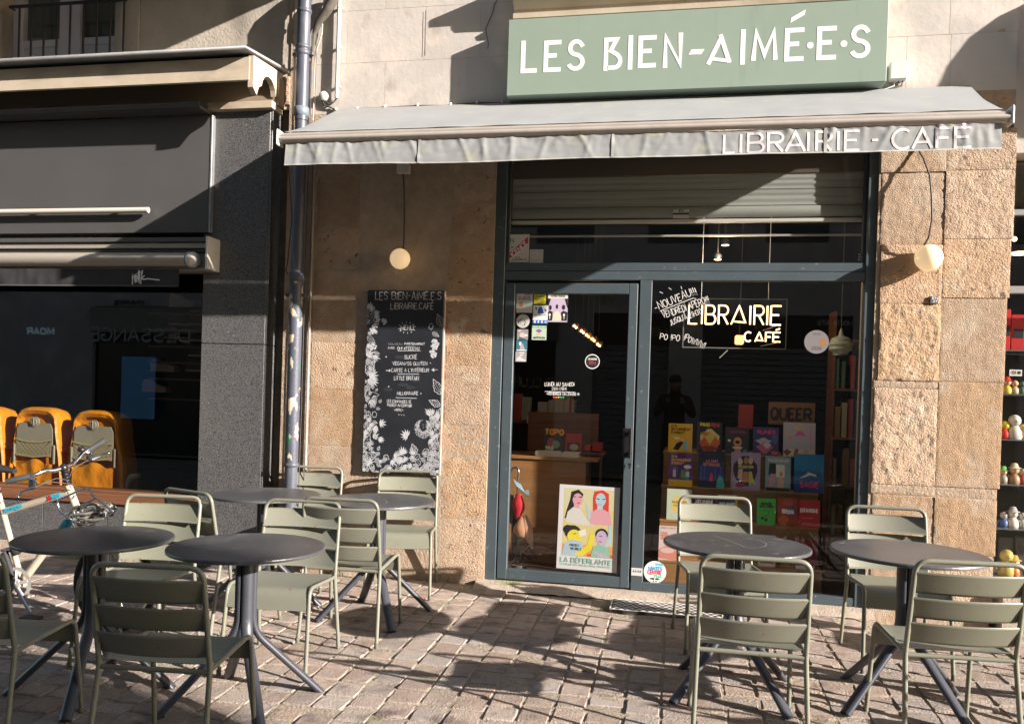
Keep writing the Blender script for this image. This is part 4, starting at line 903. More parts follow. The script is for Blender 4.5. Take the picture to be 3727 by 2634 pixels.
glass_text('white handwritten new friday drinks notice slanting on the big window', 'window_notice', [('NOUVEAU!!!', 2400, 1124, 2538, 1070, 27, .0055), ('', 2402, 1132, 2525, 1084, 0, .005), ('', 2383, 1122, 2392, 1119, 0, .004), ('', 2401, 1062, 2413, 1068, 0, .004), ('', 2434, 1048, 2444, 1054, 0, .004), ('', 2478, 1042, 2482, 1052, 0, .004), ('VENDREDi APÉRO!!!', 2415, 1158, 2583, 1101, 24, .0048), ("JUSQU'À 21H30", 2442, 1183, 2556, 1140, 20, .0045), ('PO !PO', 2402, 1232, 2472, 1242, 20, .0045), ('!POWWW!', 2486, 1236, 2562, 1268, 22, .0045)], .0262)
# feminist review poster: four drawn half figures
PX = rectW(2029, 1766, 2249, 2074, .018)
SK = ((.72, .36, .42), (.45, .60, .68), (.80, .66, .03), (.55, .42, .60)); YE = (.72, .56, .22)
t = card('white bordered poster of four colourful drawn people low on the door glass', 'poster', 'poster', (2029, 1766, 2249, 2074), .0165, (.74, .72, .74), [
    ((.70, .58, .25), 'r', .08, .16, .93, .96), ((.66, .62, .38), 'r', .08, .72, .93, .955), ((.75, .36, .10), 'r', .08, .165, .93, .30), ((.68, .12, .04), 'r', .5, .165, .93, .20),
    (K, 'p', ((.2, .92), (.32, .95), (.40, .9), (.37, .8), (.22, .62), (.10, .60), (.14, .72), (.18, .82))), (SK[0], 'o', .31, .83, .085, .075), (SK[0], 'r', .25, .72, .34, .80), ((.68, .66, .62), 'p', ((.12, .56), (.15, .68), (.24, .74), (.36, .72), (.5, .58), (.6, .57), (.6, .54), (.4, .53))),
    ((.66, .05, .03), 'p', ((.58, .94), (.72, .96), (.82, .92), (.83, .70), (.57, .70), (.56, .86))), (SK[1], 'o', .69, .845, .085, .08), (SK[1], 'r', .64, .72, .73, .79), (SK[0], 'p', ((.53, .55), (.53, .68), (.62, .73), (.76, .73), (.86, .69), (.88, .55))), (SK[1], 'p', ((.84, .55), (.90, .55), (.89, .34), (.80, .28), (.78, .31), (.84, .38))), (SK[1], 'p', ((.50, .60), (.54, .62), (.52, .72), (.44, .79), (.46, .72))),
    (K, 'o', .17, .47, .085, .055), (K, 'o', .25, .44, .14, .085), (SK[2], 'o', .28, .39, .12, .085), ((.42, .56, .66), 'p', ((.08, .165), (.12, .30), (.24, .36), (.42, .33), (.46, .165))), (SK[2], 'p', ((.28, .18), (.40, .165), (.58, .25), (.60, .45), (.54, .45), (.50, .30))), (WH, 'p', ((.34, .46), (.46, .49), (.48, .42), (.37, .39))),
    (K, 'o', .73, .44, .105, .07), (SK[3], 'o', .73, .40, .09, .085), (SK[3], 'r', .68, .28, .78, .36), ((.28, .52, .40), 'p', ((.56, .165), (.60, .29), (.70, .32), (.86, .28), (.88, .165))), (SK[3], 'p', ((.5, .27), (.7, .18), (.86, .17), (.80, .21), (.58, .24))), (K, 't', 'PROTECT', .21, .275, .16, .025, .005), (K, 't', 'THE DOLLS', .22, .235, .18, .025, .005),
    (K, 'l', ((.22, .86), (.28, .865)), .012), (K, 'l', ((.33, .865), (.38, .86)), .012), (K, 'l', ((.62, .86), (.67, .85)), .012), (K, 'l', ((.72, .85), (.77, .86)), .012), ((.6, .05, .08), 'l', ((.31, .79), (.35, .795)), .018), ((.6, .3, .4), 'l', ((.66, .79), (.71, .79)), .016), (K, 'l', ((.26, .42), (.31, .43)), .012), (K, 'l', ((.69, .42), (.74, .42)), .012), ((.5, .05, .1), 'l', ((.69, .355), (.74, .352)), .016),
    ((.30, .53, .45), 't', 'LA DÉFERLANTE', .07, .085, .84, .052, .0115), ((.36, .55, .48), 't', 'LA REVUE DES RÉVOLUTIONS FÉMINISTES', .07, .048, .84, .020, .0042)], tilt=-.012)
# ------------------------------------------------------------------ neon sign
NY = .24
nb = thing('neon_sign', 'lit warm neon lettering on a clear panel hung in the window', 'neon sign', (.4, NY, 2.0))
r = rectW(2488, 1088, 2862, 1267, NY+.02)
g = G(); g.box(r[0], r[1], NY+.02, NY+.026, r[2], r[3]); obj('panel', g, glass_mat('acrylic', 1.35, (.93, .93, .93)), nb)
g = G(); g.ribbon([(r[0], r[2]), (r[1], r[2]), (r[1], r[3]), (r[0], r[3])], .008, wall_frame(0, 0, NY+.018), closed=True); obj('panel_edge', g, mat('acrylic_edge', (.20, .20, .17), rough=.4), nb)
NEON = emit('neon_glow', (1.0, .64, .30), 1.5)
def neon(spans, z0, z1, r_):
    for ch, a_, b_ in spans:
        x0, x1 = W(a_, 1150, NY).x, W(b_, 1150, NY).x; sts = glyph(ch)
        if ch == 'A': sts = [[(0, 0), (.55, 1), (1, .1), (.15, .16)]]
        for st in sts:
            if ch == 'É' and st[0][1] > 1.05: st = [(.35, 1.25), (.9, 1.42)]
            g = G(); g.tube([(x0+u*(x1-x0), NY+.004, z0+v*(z1-z0)) for u, v in densify(st, .2)], r_, 6); obj('tube', g, NEON, nb)
neon([('L', 2507, 2538), ('I', 2548, 2562), ('B', 2568, 2604), ('R', 2616, 2650), ('A', 2662, 2714), ('I', 2724, 2738), ('R', 2746, 2780), ('I', 2786, 2800), ('E', 2806, 2843)], W(2680, 1180, NY).z, W(2680, 1112, NY).z, .0062)
neon([('C', 2712, 2738), ('A', 2751, 2779), ('F', 2790, 2812), ('É', 2817, 2843)], W(2780, 1243, NY).z, W(2780, 1209, NY).z, .0055)
for px in (2552, 2797):
    g = G(); g.tube([W(px, 1090, NY+.02), W(px+3, 1024, NY+.02)+Vector((0, 0, .9))], .003, 5); obj('hanging_wire', g, mat('wire_grey', (.45, .44, .42), rough=.5), nb)
for a_, b_ in (((2775, 1203), (2830, 1185)), ((2768, 1260), (2835, 1246)), ((2619, 1302), (2648, 1274))):
    g = G(); g.tube([W(*a_, NY), W(*b_, NY)], .0035, 5); obj('lead', g, MATS['wire_grey'], nb)
# gold pendant cluster deep in the room
g0 = mat('amber_glass', (.35, .16, .04), rough=.2)
for i, (x, y) in enumerate(((2093, 1186), (2119, 1204), (2138, 1219), (2158, 1233), (2178, 1252))):
    c = W(x, y, 1.3); t = thing('pendant_lamp', ['topmost', 'second', 'middle', 'fourth', 'lowest'][i]+' small amber glass pendant of the slanting row inside', 'pendant lamp', c, group='amber pendants inside')
    g = G()
    for k in range(16): a = k*2.4; zz = -.7+1.4*k/15; q = sqrt(1-zz*zz); g.sphere(c+Vector((q*cos(a), q*sin(a), zz*.8))*.030, .013, 6, 4)
    obj('shade', g, g0, t); g = G(); g.sphere(c+Vector((-.004, -.038, -.004)), .010, 8, 6); g.sphere(c+Vector((.014, -.034, -.018)), .009, 8, 6); obj('bulb', g, emit('bulb_glow', (1, .62, .22), 5), t)
    g = G(); g.tube([c+Vector((0, 0, .03)), (c.x, c.y, 3.44)], .0015, 4); obj('cord', g, CABLE, t)
c = W(2691, 1236, .9); t = thing('bare_bulb', 'glowing square lantern behind the neon panel', 'lamp', c); g = G(); g.box(c.x-.035, c.x+.035, c.y-.03, c.y+.03, c.z-.04, c.z+.035, .01); obj('shade', g, emit('lantern_glow', (1, .6, .22), .8), t); g = G(); g.tube([c+Vector((0, 0, .03)), (c.x, c.y, 3.44)], .002, 4); obj('cord', g, CABLE, t)
# ribbed pendant
c = W(3060, 1258, .5); t = thing('ribbed_pendant', 'white ribbed beehive pendant lamp in the right of the big window', 'pendant lamp', c)
pr = []
for k in range(29): zz = -1+2*k/28; pr.append((.088*sqrt(max(.10, 1-(zz*.93)**2))*(1+.06*sin(zz*11)), zz*.07))
g = G(); g.lathe([(.06, -.07)]+pr[1:-1]+[(.02, .075), (.012, .11), (.004, .13)], c, 22); obj('shade', g, mat('ribbed_white', (.42, .46, .38), rough=.5), t)
g = G(); g.tube([c+Vector((0, 0, .12)), (c.x, c.y, 3.44)], .003, 4); obj('cord', g, CABLE, t)
for i, (x, y) in enumerate(((2640, 892), (2612, 944))):
    c = W(x, y, .28+.1*i); t = thing('ceiling_spot', ('upper' if i == 0 else 'lower')+' lit oval ceiling spot seen through the upper glass', 'spotlight', c); g = G(); g.lathe([(.028, 0), (.032, .03), (.012, .05)], c, 14); g.tube([c+Vector((0, 0, .05)), (c.x, c.y, 3.44)], .006, 6); obj('housing', g, mat('spot_body', (.02, .02, .02), rough=.5), t); g = G(); g.lathe([(.0001, -.002), (.026, -.002)], c, 14); obj('lens', g, emit('spot_glow', (1, .78, .45), 2), t); pd = bpy.data.lights.new('spot_light', 'POINT'); pd.energy = 3.5; pd.color = (1, .80, .55); pd.shadow_soft_size = .05; po = bpy.data.objects.new('spot_light', pd); COL.objects.link(po); po.parent = t; po.location = (0, 0, -.08)
# ------------------------------------------------------------------ book display
uy = lambda i: (.62, .50, .38, .26)[i]
dsp = thing('book_display', 'stepped honey wood display stand of books behind the big window', 'display stand', (.45, .4, .035))
def wz(y, Y, x=2700): return W(x, y, Y).z
xl, xr = W(2405, 1900, .4).x, W(2984, 1850, .4).x
steps = [(uy(0)+.01, wz(1643, uy(0), 2480), W(2412, 1700, .5).x, W(2860, 1700, .5).x), (uy(1)+.01, wz(1768, uy(1), 2480), W(2404, 1830, .4).x, W(2984, 1830, .4).x), (uy(2)+.01, wz(1890, uy(2), 2480), W(2398, 1950, .3).x, W(2984, 1950, .3).x), (uy(3)+.005, wz(2035, uy(3), 2430), W(2392, 2080, .2).x, W(2995, 2080, .2).x)]
for i, (y, z, x0, x1) in enumerate(steps):
    g = G(); yb = y+.11 if i == 0 else steps[i-1][0]+.02
    g.box(x0, x1, y-.05, yb, z-.018, z, .002); obj('shelf', g, WOOD, dsp)
    g = G(); zl = (steps[i+1][1] if i < 3 else .035); g.box(x0+.004, x1-.004, y-.045, y-.030, zl, z-.018); obj('riser_panel', g, WOOD, dsp)
g = G(); g.box(steps[0][2]+.01, steps[0][3]-.01, uy(0)+.12, uy(0)+.14, .035, steps[0][1]+.02); obj('back_panel', g, WOOD, dsp)
def book(label, box, row, base, items, group='books on the window display'):
    y = uy(row); X0, X1, Z0, Z1 = rectW(*box, y)
    Z0 = steps[row][1]+.001; t = thing('book', label, 'book', (X0, y, Z0), group=group)
    w_, h_ = X1-X0, Z1-Z0; lean = .12; fr = frame((X0, y-.03, Z0), (1, 0, 0), (0, sin(lean), cos(lean)))
    a = [fr(0, 0), fr(w_, 0), fr(w_, h_), fr(0, h_)]; b = [fr(0, 0, -.014), fr(w_, 0, -.014), fr(w_, h_, -.014), fr(0, h_, -.014)]
    g = G(); g.add(a, [(0, 1, 2, 3)]); g.add([fr(-.001, 0, -.0145), fr(w_, 0, -.0145), fr(w_, h_, -.0145), fr(-.001, h_, -.0145)], [(3, 2, 1, 0)]); g.add([a[0], a[3], b[3], b[0]], [(0, 1, 2, 3)])
    obj('cover', g, flat(base, .35), t)
    g = G(); g.add([a[1], a[2], b[2], b[1], a[0], a[3], b[3], b[0]], [(0, 3, 2, 1), (1, 2, 6, 5), (0, 4, 7, 3)]); obj('page_block', g, mat('paper', (.6, .57, .5), rough=.8), t)
    art(t, fr, items, w_, h_, 'cover_art')
YL = (.72, .43, .02)
book('orange yellow comic with two drawn people, first of the top row', (2433, 1540, 2520, 1636), 0, YL, [(K, 't', 'ET SI', .12, .88, .2, .06, .02), (K, 't', 'ON CHANGEAIT', .12, .76, .8, .08, .022), (K, 't', "D'ANGLE?", .12, .64, .55, .08, .022), (K, 'p', ((.2, .08), (.35, .3), (.6, .42), (.62, .3), (.42, .05))), ((.75, .45, .25), 'o', .56, .42, .07, .06), ((.75, .75, .7), 'r', .26, .44, .46, .52), ((.3, .5, .6), 'p', ((.6, .08), (.65, .4), (.78, .42), (.85, .08)))])
book('black comic with fiery red and yellow jungle scene, second of the top row', (2538, 1535, 2628, 1640), 0, (.028, .024, .03), [((.68, .60, .03), 't', 'PIMO', .12, .86, .36, .1, .03), ((.6, .05, .04), 't', 'REX', .56, .86, .32, .1, .03), ((.68, .55, .22), 'o', .5, .42, .38, .34, .15), ((.55, .10, .03), 'o', .3, .28, .2, .2, .3), ((.6, .14, .03), 'o', .7, .3, .2, .22, .3), ((.65, .5, .1), 'o', .5, .5, .2, .16, .3), ((.3, .05, .02), 'o', .5, .15, .35, .08, .3), ((.5, .2, .05), 'o', .3, .62, .18, .06, .3)])
book('dark comic with an orange bearded creature, middle of the top row', (2640, 1554, 2725, 1649), 0, (.035, .030, .035), [((.26, .07, .08), 't', 'DOUDOUS', .22, .78, .62, .09, .02), ((.62, .26, .12), 'o', .52, .45, .18, .19), (K, 'o', .52, .45, .1, .06), ((.66, .62, .6), 'p', ((.3, .28), (.35, .2), (.7, .2), (.74, .28))), ((.6, .28, .14), 'r', .4, .03, .66, .2), ((.65, .65, .65), 'o', .16, .5, .07, .05), ((.05, .25, .28), 'o', .85, .12, .1, .08)])
book('indigo comic with pink neon title and tangled figures, fourth of the top row', (2741, 1553, 2833, 1657), 0, (.05, .045, .14), [((.70, .06, .16), 't', 'RUNES', .16, .77, .7, .11, .03), ((.42, .40, .5), 'o', .4, .48, .28, .12, .3), ((.5, .12, .22), 'o', .45, .25, .3, .17, .3), ((.55, .5, .55), 'o', .55, .36, .15, .1, .2), ((.6, .1, .1), 'r', .72, .03, .98, .16), ((.08, .1, .25), 'o', .85, .6, .12, .2)])
book('large pale lilac comic with a pink crest, last of the top row', (2851, 1537, 2967, 1653), 0, (.45, .42, .50), [((.62, .58, .35), 'r', .02, .0, .98, .22), ((.60, .62, .25), 'p', ((.32, .84), (.4, .88), (.6, .88), (.7, .84), (.68, .8), (.34, .8))), ((.70, .12, .35), 'p', ((.34, .62), (.46, .75), (.6, .74), (.7, .62))), ((.75, .35, .15), 't', 'SUPER', .35, .8, .33, .06, .015), ((.7, .3, .2), 'o', .2, .55, .09, .04), ((.25, .05, .12), 'o', .12, .12, .12, .08, .3), ((.35, .08, .1), 'p', ((.32, .02), (.36, .22), (.48, .24), (.44, .02))), ((.6, .4, .35), 'o', .72, .16, .09, .07), ((.72, .25, .45), 'l', ((.86, .9), (.84, .6), (.88, .3)), .03)])
book('purple comic with four standing people and yellow foot band, first of the second row', (2434, 1649, 2521, 1765), 1, (.10, .030, .20), [(YL, 't', 'ET SI', .12, .88, .2, .05, .02), (YL, 't', 'ON CHANGEAIT', .12, .77, .8, .07, .022), (YL, 't', "D'ANGLE?", .12, .67, .5, .07, .022), (YL, 'r', 0, 0, 1, .2), ((.7, .7, .68), 'o', .78, .6, .16, .06), ((.5, .5, .5), 'p', ((.18, .28), (.18, .5), (.3, .5), (.3, .28))), ((.04, .04, .05), 'p', ((.34, .25), (.36, .46), (.46, .46), (.46, .25))), ((.10, .32, .08), 'p', ((.5, .25), (.52, .5), (.68, .5), (.68, .25))), ((.6, .6, .62), 'p', ((.7, .3), (.72, .46), (.86, .46), (.86, .3))), ((.05, .3, .5), 'r', .7, .22, .86, .3), ((.35, .16, .08), 'o', .24, .54, .05, .04), ((.35, .16, .08), 'o', .78, .48, .05, .04)])
book('dark blue forest comic with small red figure, second of the second row', (2540, 1641, 2640, 1772), 1, (.020, .022, .060), [((.03, .04, .2), 'r', .05, .2, .95, .62), ((.65, .20, .22), 't', 'LA NUIT', .3, .70, .42, .07, .02), ((.65, .20, .22), 't', 'RETROUVÉE', .2, .60, .6, .07, .02), ((.55, .05, .12), 'p', ((.42, .18), (.46, .4), (.54, .4), (.56, .18))), ((.06, .42, .38), 'p', ((.68, 0), (.7, .2), (.78, .35), (.9, .3), (.98, .1), (.98, 0))), ((.05, .1, .3), 'r', .1, .2, .14, .6), ((.05, .1, .3), 'r', .22, .2, .26, .6), ((.05, .1, .3), 'r', .62, .2, .66, .6), ((.05, .1, .3), 'r', .8, .35, .84, .6)])
book('lilac comic with embracing pale figures in an oval, middle of the second row', (2661, 1645, 2767, 1780), 1, (.34, .28, .42), [((.03, .02, .05), 'o', .48, .5, .42, .40, .06), ((.62, .48, .36), 'o', .3, .75, .09, .1), ((.45, .2, .08), 'o', .5, .78, .08, .1), ((.55, .42, .32), 'o', .66, .78, .08, .1), ((.5, .55, .1), 't', 'RESISTER', .25, .58, .5, .06, .02), ((.6, .45, .34), 'p', ((.22, .3), (.25, .55), (.4, .55), (.38, .25))), ((.52, .22, .08), 'p', ((.38, .2), (.42, .48), (.58, .48), (.62, .2))), ((.55, .58, .14), 'p', ((.62, .12), (.6, .48), (.7, .5), (.76, .3), (.88, .12), (.72, .2))), ((.35, .03, .08), 'o', .32, .12, .16, .06)])
book('teal comic of two people face to face, fourth of the second row', (2785, 1660, 2877, 1786), 1, (.20, .34, .38), [((.62, .52, .54), 't', 'TRANSFORMER', .08, .84, .84, .08, .02), ((.02, .02, .025), 'p', ((.12, .45), (.15, .8), (.4, .8), (.44, .5))), ((.68, .64, .58), 'r', .42, .4, .76, .76), ((.6, .28, .32), 'p', ((.12, .1), (.2, .5), (.4, .5), (.36, .15))), ((.62, .38, .3), 'p', ((.48, .1), (.5, .35), (.62, .42), (.76, .3), (.7, .05))), ((.5, .28, .2), 'o', .62, .5, .07, .07), (K, 'r', .02, 0, .98, .1)])
book('deep blue comic with a floating white body and pink script, last of the second row', (2890, 1652, 2998, 1792), 1, (.010, .11, .30), [((.01, .19, .40), 'r', .0, .55, 1, 1), ((.01, .05, .2), 'r', 0, 0, 1, .3), ((.62, .64, .66), 'p', ((.15, .36), (.42, .48), (.45, .54), (.72, .48), (.76, .42), (.55, .46), (.35, .40))), ((.66, .03, .20), 't', 'SAGiE', .2, .14, .62, .14, .03)])
book('pale green book with a yellow disc and drawn curls, first of the third row', (2427, 1778, 2516, 1888), 2, (.46, .52, .38), [((.64, .46, .12), 'o', .52, .48, .34, .30), ((.5, .5, .46), 'o', .75, .82, .2, .12, .3), ((.2, .16, .05), 't', 'MATERNITÉS', .22, .54, .58, .06, .02), ((.3, .26, .1), 't', 'REBELLES', .28, .44, .5, .05, .016), ((.45, .5, .52), 'o', .5, .12, .3, .08, .3)])
book('dark purple essay with white block title behind the café chair, second of the third row', (2524, 1797, 2602, 1888), 2, (.09, .04, .16), [(WH, 't', 'MÉCANIQUE', .1, .66, .8, .12, .035), ((.35, .25, .5), 't', 'DU PRIVILÈGE', .1, .5, .8, .1, .025), (WH, 't', 'BLANC', .1, .34, .5, .12, .03)])
book('navy book with white title and yellow edge, third of the third row', (2612, 1800, 2684, 1888), 2, (.03, .06, .18), [(WH, 'r', .02, .92, .98, 1), ((.6, .45, .05), 'r', .88, 0, .99, .85), (WH, 't', 'VINGT MINUTES', .08, .62, .76, .1, .03), (WH, 't', 'SOUS LA TERRE', .08, .46, .76, .1, .03)])
book('bright green book with black line drawing, fourth of the third row', (2754, 1812, 2821, 1917), 2, (.10, .52, .07), [(K, 't', 'GRANDIR', .22, .76, .56, .08, .025), (K, 't', 'SANS TABOU', .14, .66, .72, .08, .025), ((.03, .2, .02), 'l', ((.3, .5), (.5, .58), (.7, .5), (.6, .38), (.4, .3), (.55, .2)), .03), (K, 'o', .3, .25, .08, .05), (K, 'o', .5, .2, .08, .06)])
book('rust red book with violet smoke and white title, fifth of the third row', (2829, 1810, 2902, 1920), 2, (.34, .055, .02), [((.55, .14, .04), 'o', .3, .2, .25, .18, .2), ((.14, .06, .16), 'o', .75, .55, .2, .2, .2), ((.5, .16, .1), 't', 'JULIET', .3, .86, .4, .06, .02), ((.5, .16, .1), 't', 'DROUAR', .25, .76, .5, .07, .02), (WH, 't', 'TRAUMA', .2, .44, .6, .15, .04)])
book('crimson book with small white title, last of the third row', (2905, 1818, 2983, 1923), 2, (.52, .018, .035), [(WH, 't', 'ENFANTISME', .1, .55, .8, .13, .035), ((.6, .3, .3), 't', 'NOTRE COMBAT', .2, .32, .5, .04, .01)])
book('pale pink book with soft red cloth picture, first of the bottom row', (2398, 1912, 2462, 2030), 3, (.62, .50, .47), [((.6, .22, .18), 'p', ((0, .05), (0, .3), (.4, .42), (1, .3), (1, .0))), ((.64, .45, .4), 'o', .5, .28, .4, .08), ((.45, .3, .28), 't', 'ANDREA LAWLOR', .08, .92, .84, .04, .01), ((.6, .2, .15), 't', 'PAUL', .1, .76, .4, .06, .018), ((.6, .2, .15), 't', 'PREND LA', .1, .68, .5, .06, .018), ((.6, .2, .15), 't', 'FORME', .1, .60, .4, .06, .018)])
book('white book half hidden behind the table, middle of the bottom row', (2760, 1945, 2822, 2056), 3, (.58, .55, .52), [((.4, .1, .1), 'r', .1, .1, .9, .3)])
book('dark red book half hidden behind the table, last of the bottom row', (2886, 1960, 2972, 2064), 3, (.22, .02, .04), [(WH, 'r', .1, .0, .9, .12)])
# cardboard sign, red book, dark figure of things on top
t = card('brown cardboard sign painted with black capitals above the books', 'sign', 'cardboard_sign', (2797, 1464, 2966, 1545), .80, (.20, .105, .045), [(K, 't', 'QUEER', .06, .22, .86, .5, .11)], thick=.004)
card('plain red folder standing behind the top row of books', 'folder', 'folder', (2688, 1472, 2741, 1560), .85, (.30, .035, .022), thick=.01)
# leaning dark bookcase at the right and floor lamp shade
t = thing('bookcase', 'dim brown wood bookcase at the right inside the window', 'bookcase', (1.5, 1.2, .035))
bx0, bx1 = W(3035, 1500, 1.1).x, W(3135, 1500, 1.1).x+.3
for z in (.35, .75, 1.15, 1.55, 1.95): g = G(); g.box(bx0, bx1, 1.1, 1.35, z, z+.02); obj('shelf', g, BWOOD, t)
g = G(); g.box(bx0-.02, bx0, 1.1, 1.35, .035, 2.2); obj('side_panel', g, BWOOD, t)
rr = random.Random(9)
for i, z in enumerate((.37, .77, 1.17, 1.57)):
    x = bx0+.01
    while x < bx1-.05:
        w_ = rr.uniform(.02, .045); h_ = rr.uniform(.2, .32); g = G(); g.box(x, x+w_, 1.11, 1.28, z, z+h_)
        tag(obj('shelf_book', g, flat(rr.choice([(.3, .05, .04), (.4, .35, .25), (.05, .09, .14), (.25, .15, .05), (.08, .15, .08)])), org=(x, 1.1, z)), 'dim closed book packed upright in the brown bookcase inside', 'book', 'books in the dim bookcase'); x += w_+rr.uniform(.001, .06)
# counter seen through the door, magazines, shelf of books
ct = thing('counter', 'brown wood shop counter seen through the door glass', 'counter', (-1.1, .9, .035))
cy0 = .8
r = rectW(1880, 1665, 2131, 1792, cy0)
g = G(); g.box(-1.75, r[1], cy0, cy0+.5, .035, r[3]-.02); obj('front_panel', g, WOOD, ct)
g = G(); g.box(-1.75, r[1]+.10, cy0-.02, cy0+.54, r[3]-.02, r[3]+.008, .003); obj('counter_top', g, WOOD, ct)
top = r[3]+.009
g = G(); g.box(r[0], r[1]+.05, cy0+.5, cy0+.52, top, top+.36); obj('back_board', g, BWOOD, ct)
def mag(label, x0, x1, y0, col, items):
    X0, X1 = W(x0, 1600, cy0+.15).x, W(x1, 1600, cy0+.15).x; Z1 = W(x0, y0, cy0+.15).z
    t = thing('magazine', label, 'magazine', (X0, cy0+.15, top)); fr = frame((X0, cy0+.15, top), (1, 0, 0), (0, .1, 1)); g = G(); g.poly([(0, 0), (X1-X0, 0), (X1-X0, Z1-top), (0, Z1-top)], fr, 0, .004); obj('cover', g, flat(col, .35), t)
    art(t, lambda u, v, k=0: fr(u, v, k+.0045), items, X1-X0, Z1-top, 'cover_art')
mag('black magazine with orange round lettering on the counter', 1980, 2052, 1556, (.05, .04, .05), [((.72, .33, .02), 't', 'TOPO', .04, .76, .92, .18, .07), ((.35, .1, .12), 'o', .35, .45, .2, .2), ((.2, .3, .2), 'o', .6, .4, .2, .15), (WH, 't', 'TOUS', .08, .22, .4, .1, .03), (WH, 't', 'SLAYE!', .08, .08, .4, .1, .03)])
mag('red magazine leaning beside the orange lettered one on the counter', 2058, 2116, 1576, (.38, .05, .035), [((.10, .04, .03), 'r', .1, .1, .9, .6), ((.4, .35, .25), 'o', .55, .4, .28, .14)])
for i, (a_, b_) in enumerate(((1952, 2040), (2044, 2108))):
    X0, X1 = W(a_, 1650, cy0+.02).x, W(b_, 1650, cy0+.02).x; g = G()
    for k in range(6): g.box(X0+rr.uniform(-.01, .01), X1+rr.uniform(-.01, .01), cy0, cy0+.13, top+.007*k, top+.007*k+.006)
    tag(obj('paper_stack', g, mat('paper', (.6, .57, .5), rough=.8), org=(X0, cy0, top), kind='thing'), ('left' if i == 0 else 'right')+' low stack of white papers on the front of the counter', 'paper stack')
# back shelf with upright books
bs = thing('back_shelf', 'dark shelf of upright books and boxes behind the counter', 'shelf', (-1.3, 1.6, 1.3))
zs_ = W(2000, 1532, 1.6).z
g = G(); g.box(-1.85, W(2150, 1530, 1.6).x, 1.6, 1.9, zs_-.03, zs_, .002); obj('shelf_board', g, BWOOD, bs)
x = W(1995, 1500, 1.6).x
for i in range(11):
    w_ = rr.uniform(.018, .026); g = G(); g.box(x, x+w_-.003, 1.61, 1.8, zs_, zs_+rr.uniform(.19, .24))
    tag(obj('upright_book', g, flat([(.45, .38, .28), (.5, .42, .3), (.4, .32, .22), (.5, .42, .32)][i % 4] if i != 9 else (.4, .05, .03)), org=(x, 1.61, zs_)), 'cream spined book standing upright on the back shelf' if i != 9 else 'red spined book among the cream ones on the back shelf', 'book', 'cream books on the back shelf'); x += w_
for a_, b_, y0, c, lb in ((1868, 1893, 1432, (.35, .06, .03), 'small red box at the left end of the back shelf'), (1895, 1925, 1444, (.3, .28, .25), 'pale box of cards on the back shelf'), (1955, 1992, 1462, (.42, .38, .34), 'white lettered box beside the upright books'), (2072, 2090, 1460, (.12, .10, .09), 'dark box right of the upright books')):
    X0, X1 = W(a_, 1500, 1.6).x, W(b_, 1500, 1.6).x; g = G(); g.box(X0, X1, 1.62, 1.75, zs_, W(a_, y0, 1.6).z, .004); tag(obj('box', g, flat(c), org=(X0, 1.62, zs_)), lb, 'box')
X0, X1, Z0, Z1 = rectW(1918, 1514, 1950, 1540, 1.57); g = G(); g.box(X0, X1, 1.570, 1.572, Z0, Z1); tag(obj('price_card', g, MATS['paper'], org=(X0, 1.57, Z0)), 'small white card hanging from the edge of the back shelf', 'card')
for i, (a_, b_, y0, y1, c) in enumerate(((2125, 2150, 1620, 1640, (.45, .05, .04)), (2155, 2190, 1612, 1642, (.38, .04, .04)))):
    X0, X1, Z0, Z1 = rectW(a_, y0, b_, y1, 1.0); g = G(); g.box(X0, X1, 1.0, 1.15, Z0, Z1, .003); tag(obj('red_box', g, flat(c), org=(X0, 1, Z0)), ('smaller' if i == 0 else 'larger')+' flat red box on the ledge right of the counter', 'box')
X0, X1, Z0, Z1 = rectW(2118, 1640, 2200, 1648, 1.0); t = thing('side_table', 'low dark ledge with red boxes beside the counter', 'table', (X0, 1, .035)); g = G(); g.box(X0, X1, 1.0, 1.25, Z0-.02, Z1-.012); obj('tabletop', g, BWOOD, t)
for xx in (X0+.02, X1-.04): g = G(); g.box(xx, xx+.02, 1.02, 1.04, .035, Z0-.02); obj('leg', g, BWOOD, t)
# umbrella stand corner: umbrellas, ribbons, orange bag, plant
um = thing('umbrella', 'furled dark umbrella with curved metal handle in the door glass corner', 'umbrella', (-1.08, .22, .05))
yq = .16
hk = [W(x, y, yq) for x, y in ((1882, 1815), (1884, 1770), (1888, 1722), (1886, 1706), (1876, 1699), (1866, 1702), (1860, 1716), (1858, 1738))]
g = G(); g.tube(hk, .008, 8); obj('handle', g, mat('steel_dark', (.2, .19, .18), rough=.3, metal=.8), um)
g = G(); g.tube([W(1880, 1812, yq), W(1876, 1860, yq), W(1872, 1960, yq), W(1868, 2050, yq)], [.012, .03, .026, .006], 9); obj('canopy', g, flat((.05, .05, .055), .8), um)
def cloth(label, pts, wd, c, name='hanging_bag', cat='bag', Y=.13):
    g = G(); P = [W(x, y, Y) for x, y in pts]; n = len(P)
    for k in range(n-1):
        pass
    g.tube(P, [w_*.4 for w_ in wd], 11, ry=wd, up=(0, 1, 0)); tag(obj(name, g, flat(c, .8), org=P[0]), label, cat)
cloth('bright red furled cloth hanging in the door corner', [(1888, 1795), (1886, 1830), (1889, 1850), (1882, 1890)], [.016, .050, .045, .012], (.55, .02, .03))
cloth('pale orange cloth bag hanging low in the door corner', [(1903, 1880), (1900, 1920), (1890, 1945), (1888, 1952)], [.02, .062, .055, .012], (.62, .32, .18), Y=.12)
cloth('long peach cloth strip hanging beside the orange bag', [(1912, 1875), (1918, 1920), (1925, 1950), (1938, 1996)], [.015, .045, .035, .006], (.66, .38, .24), Y=.115)
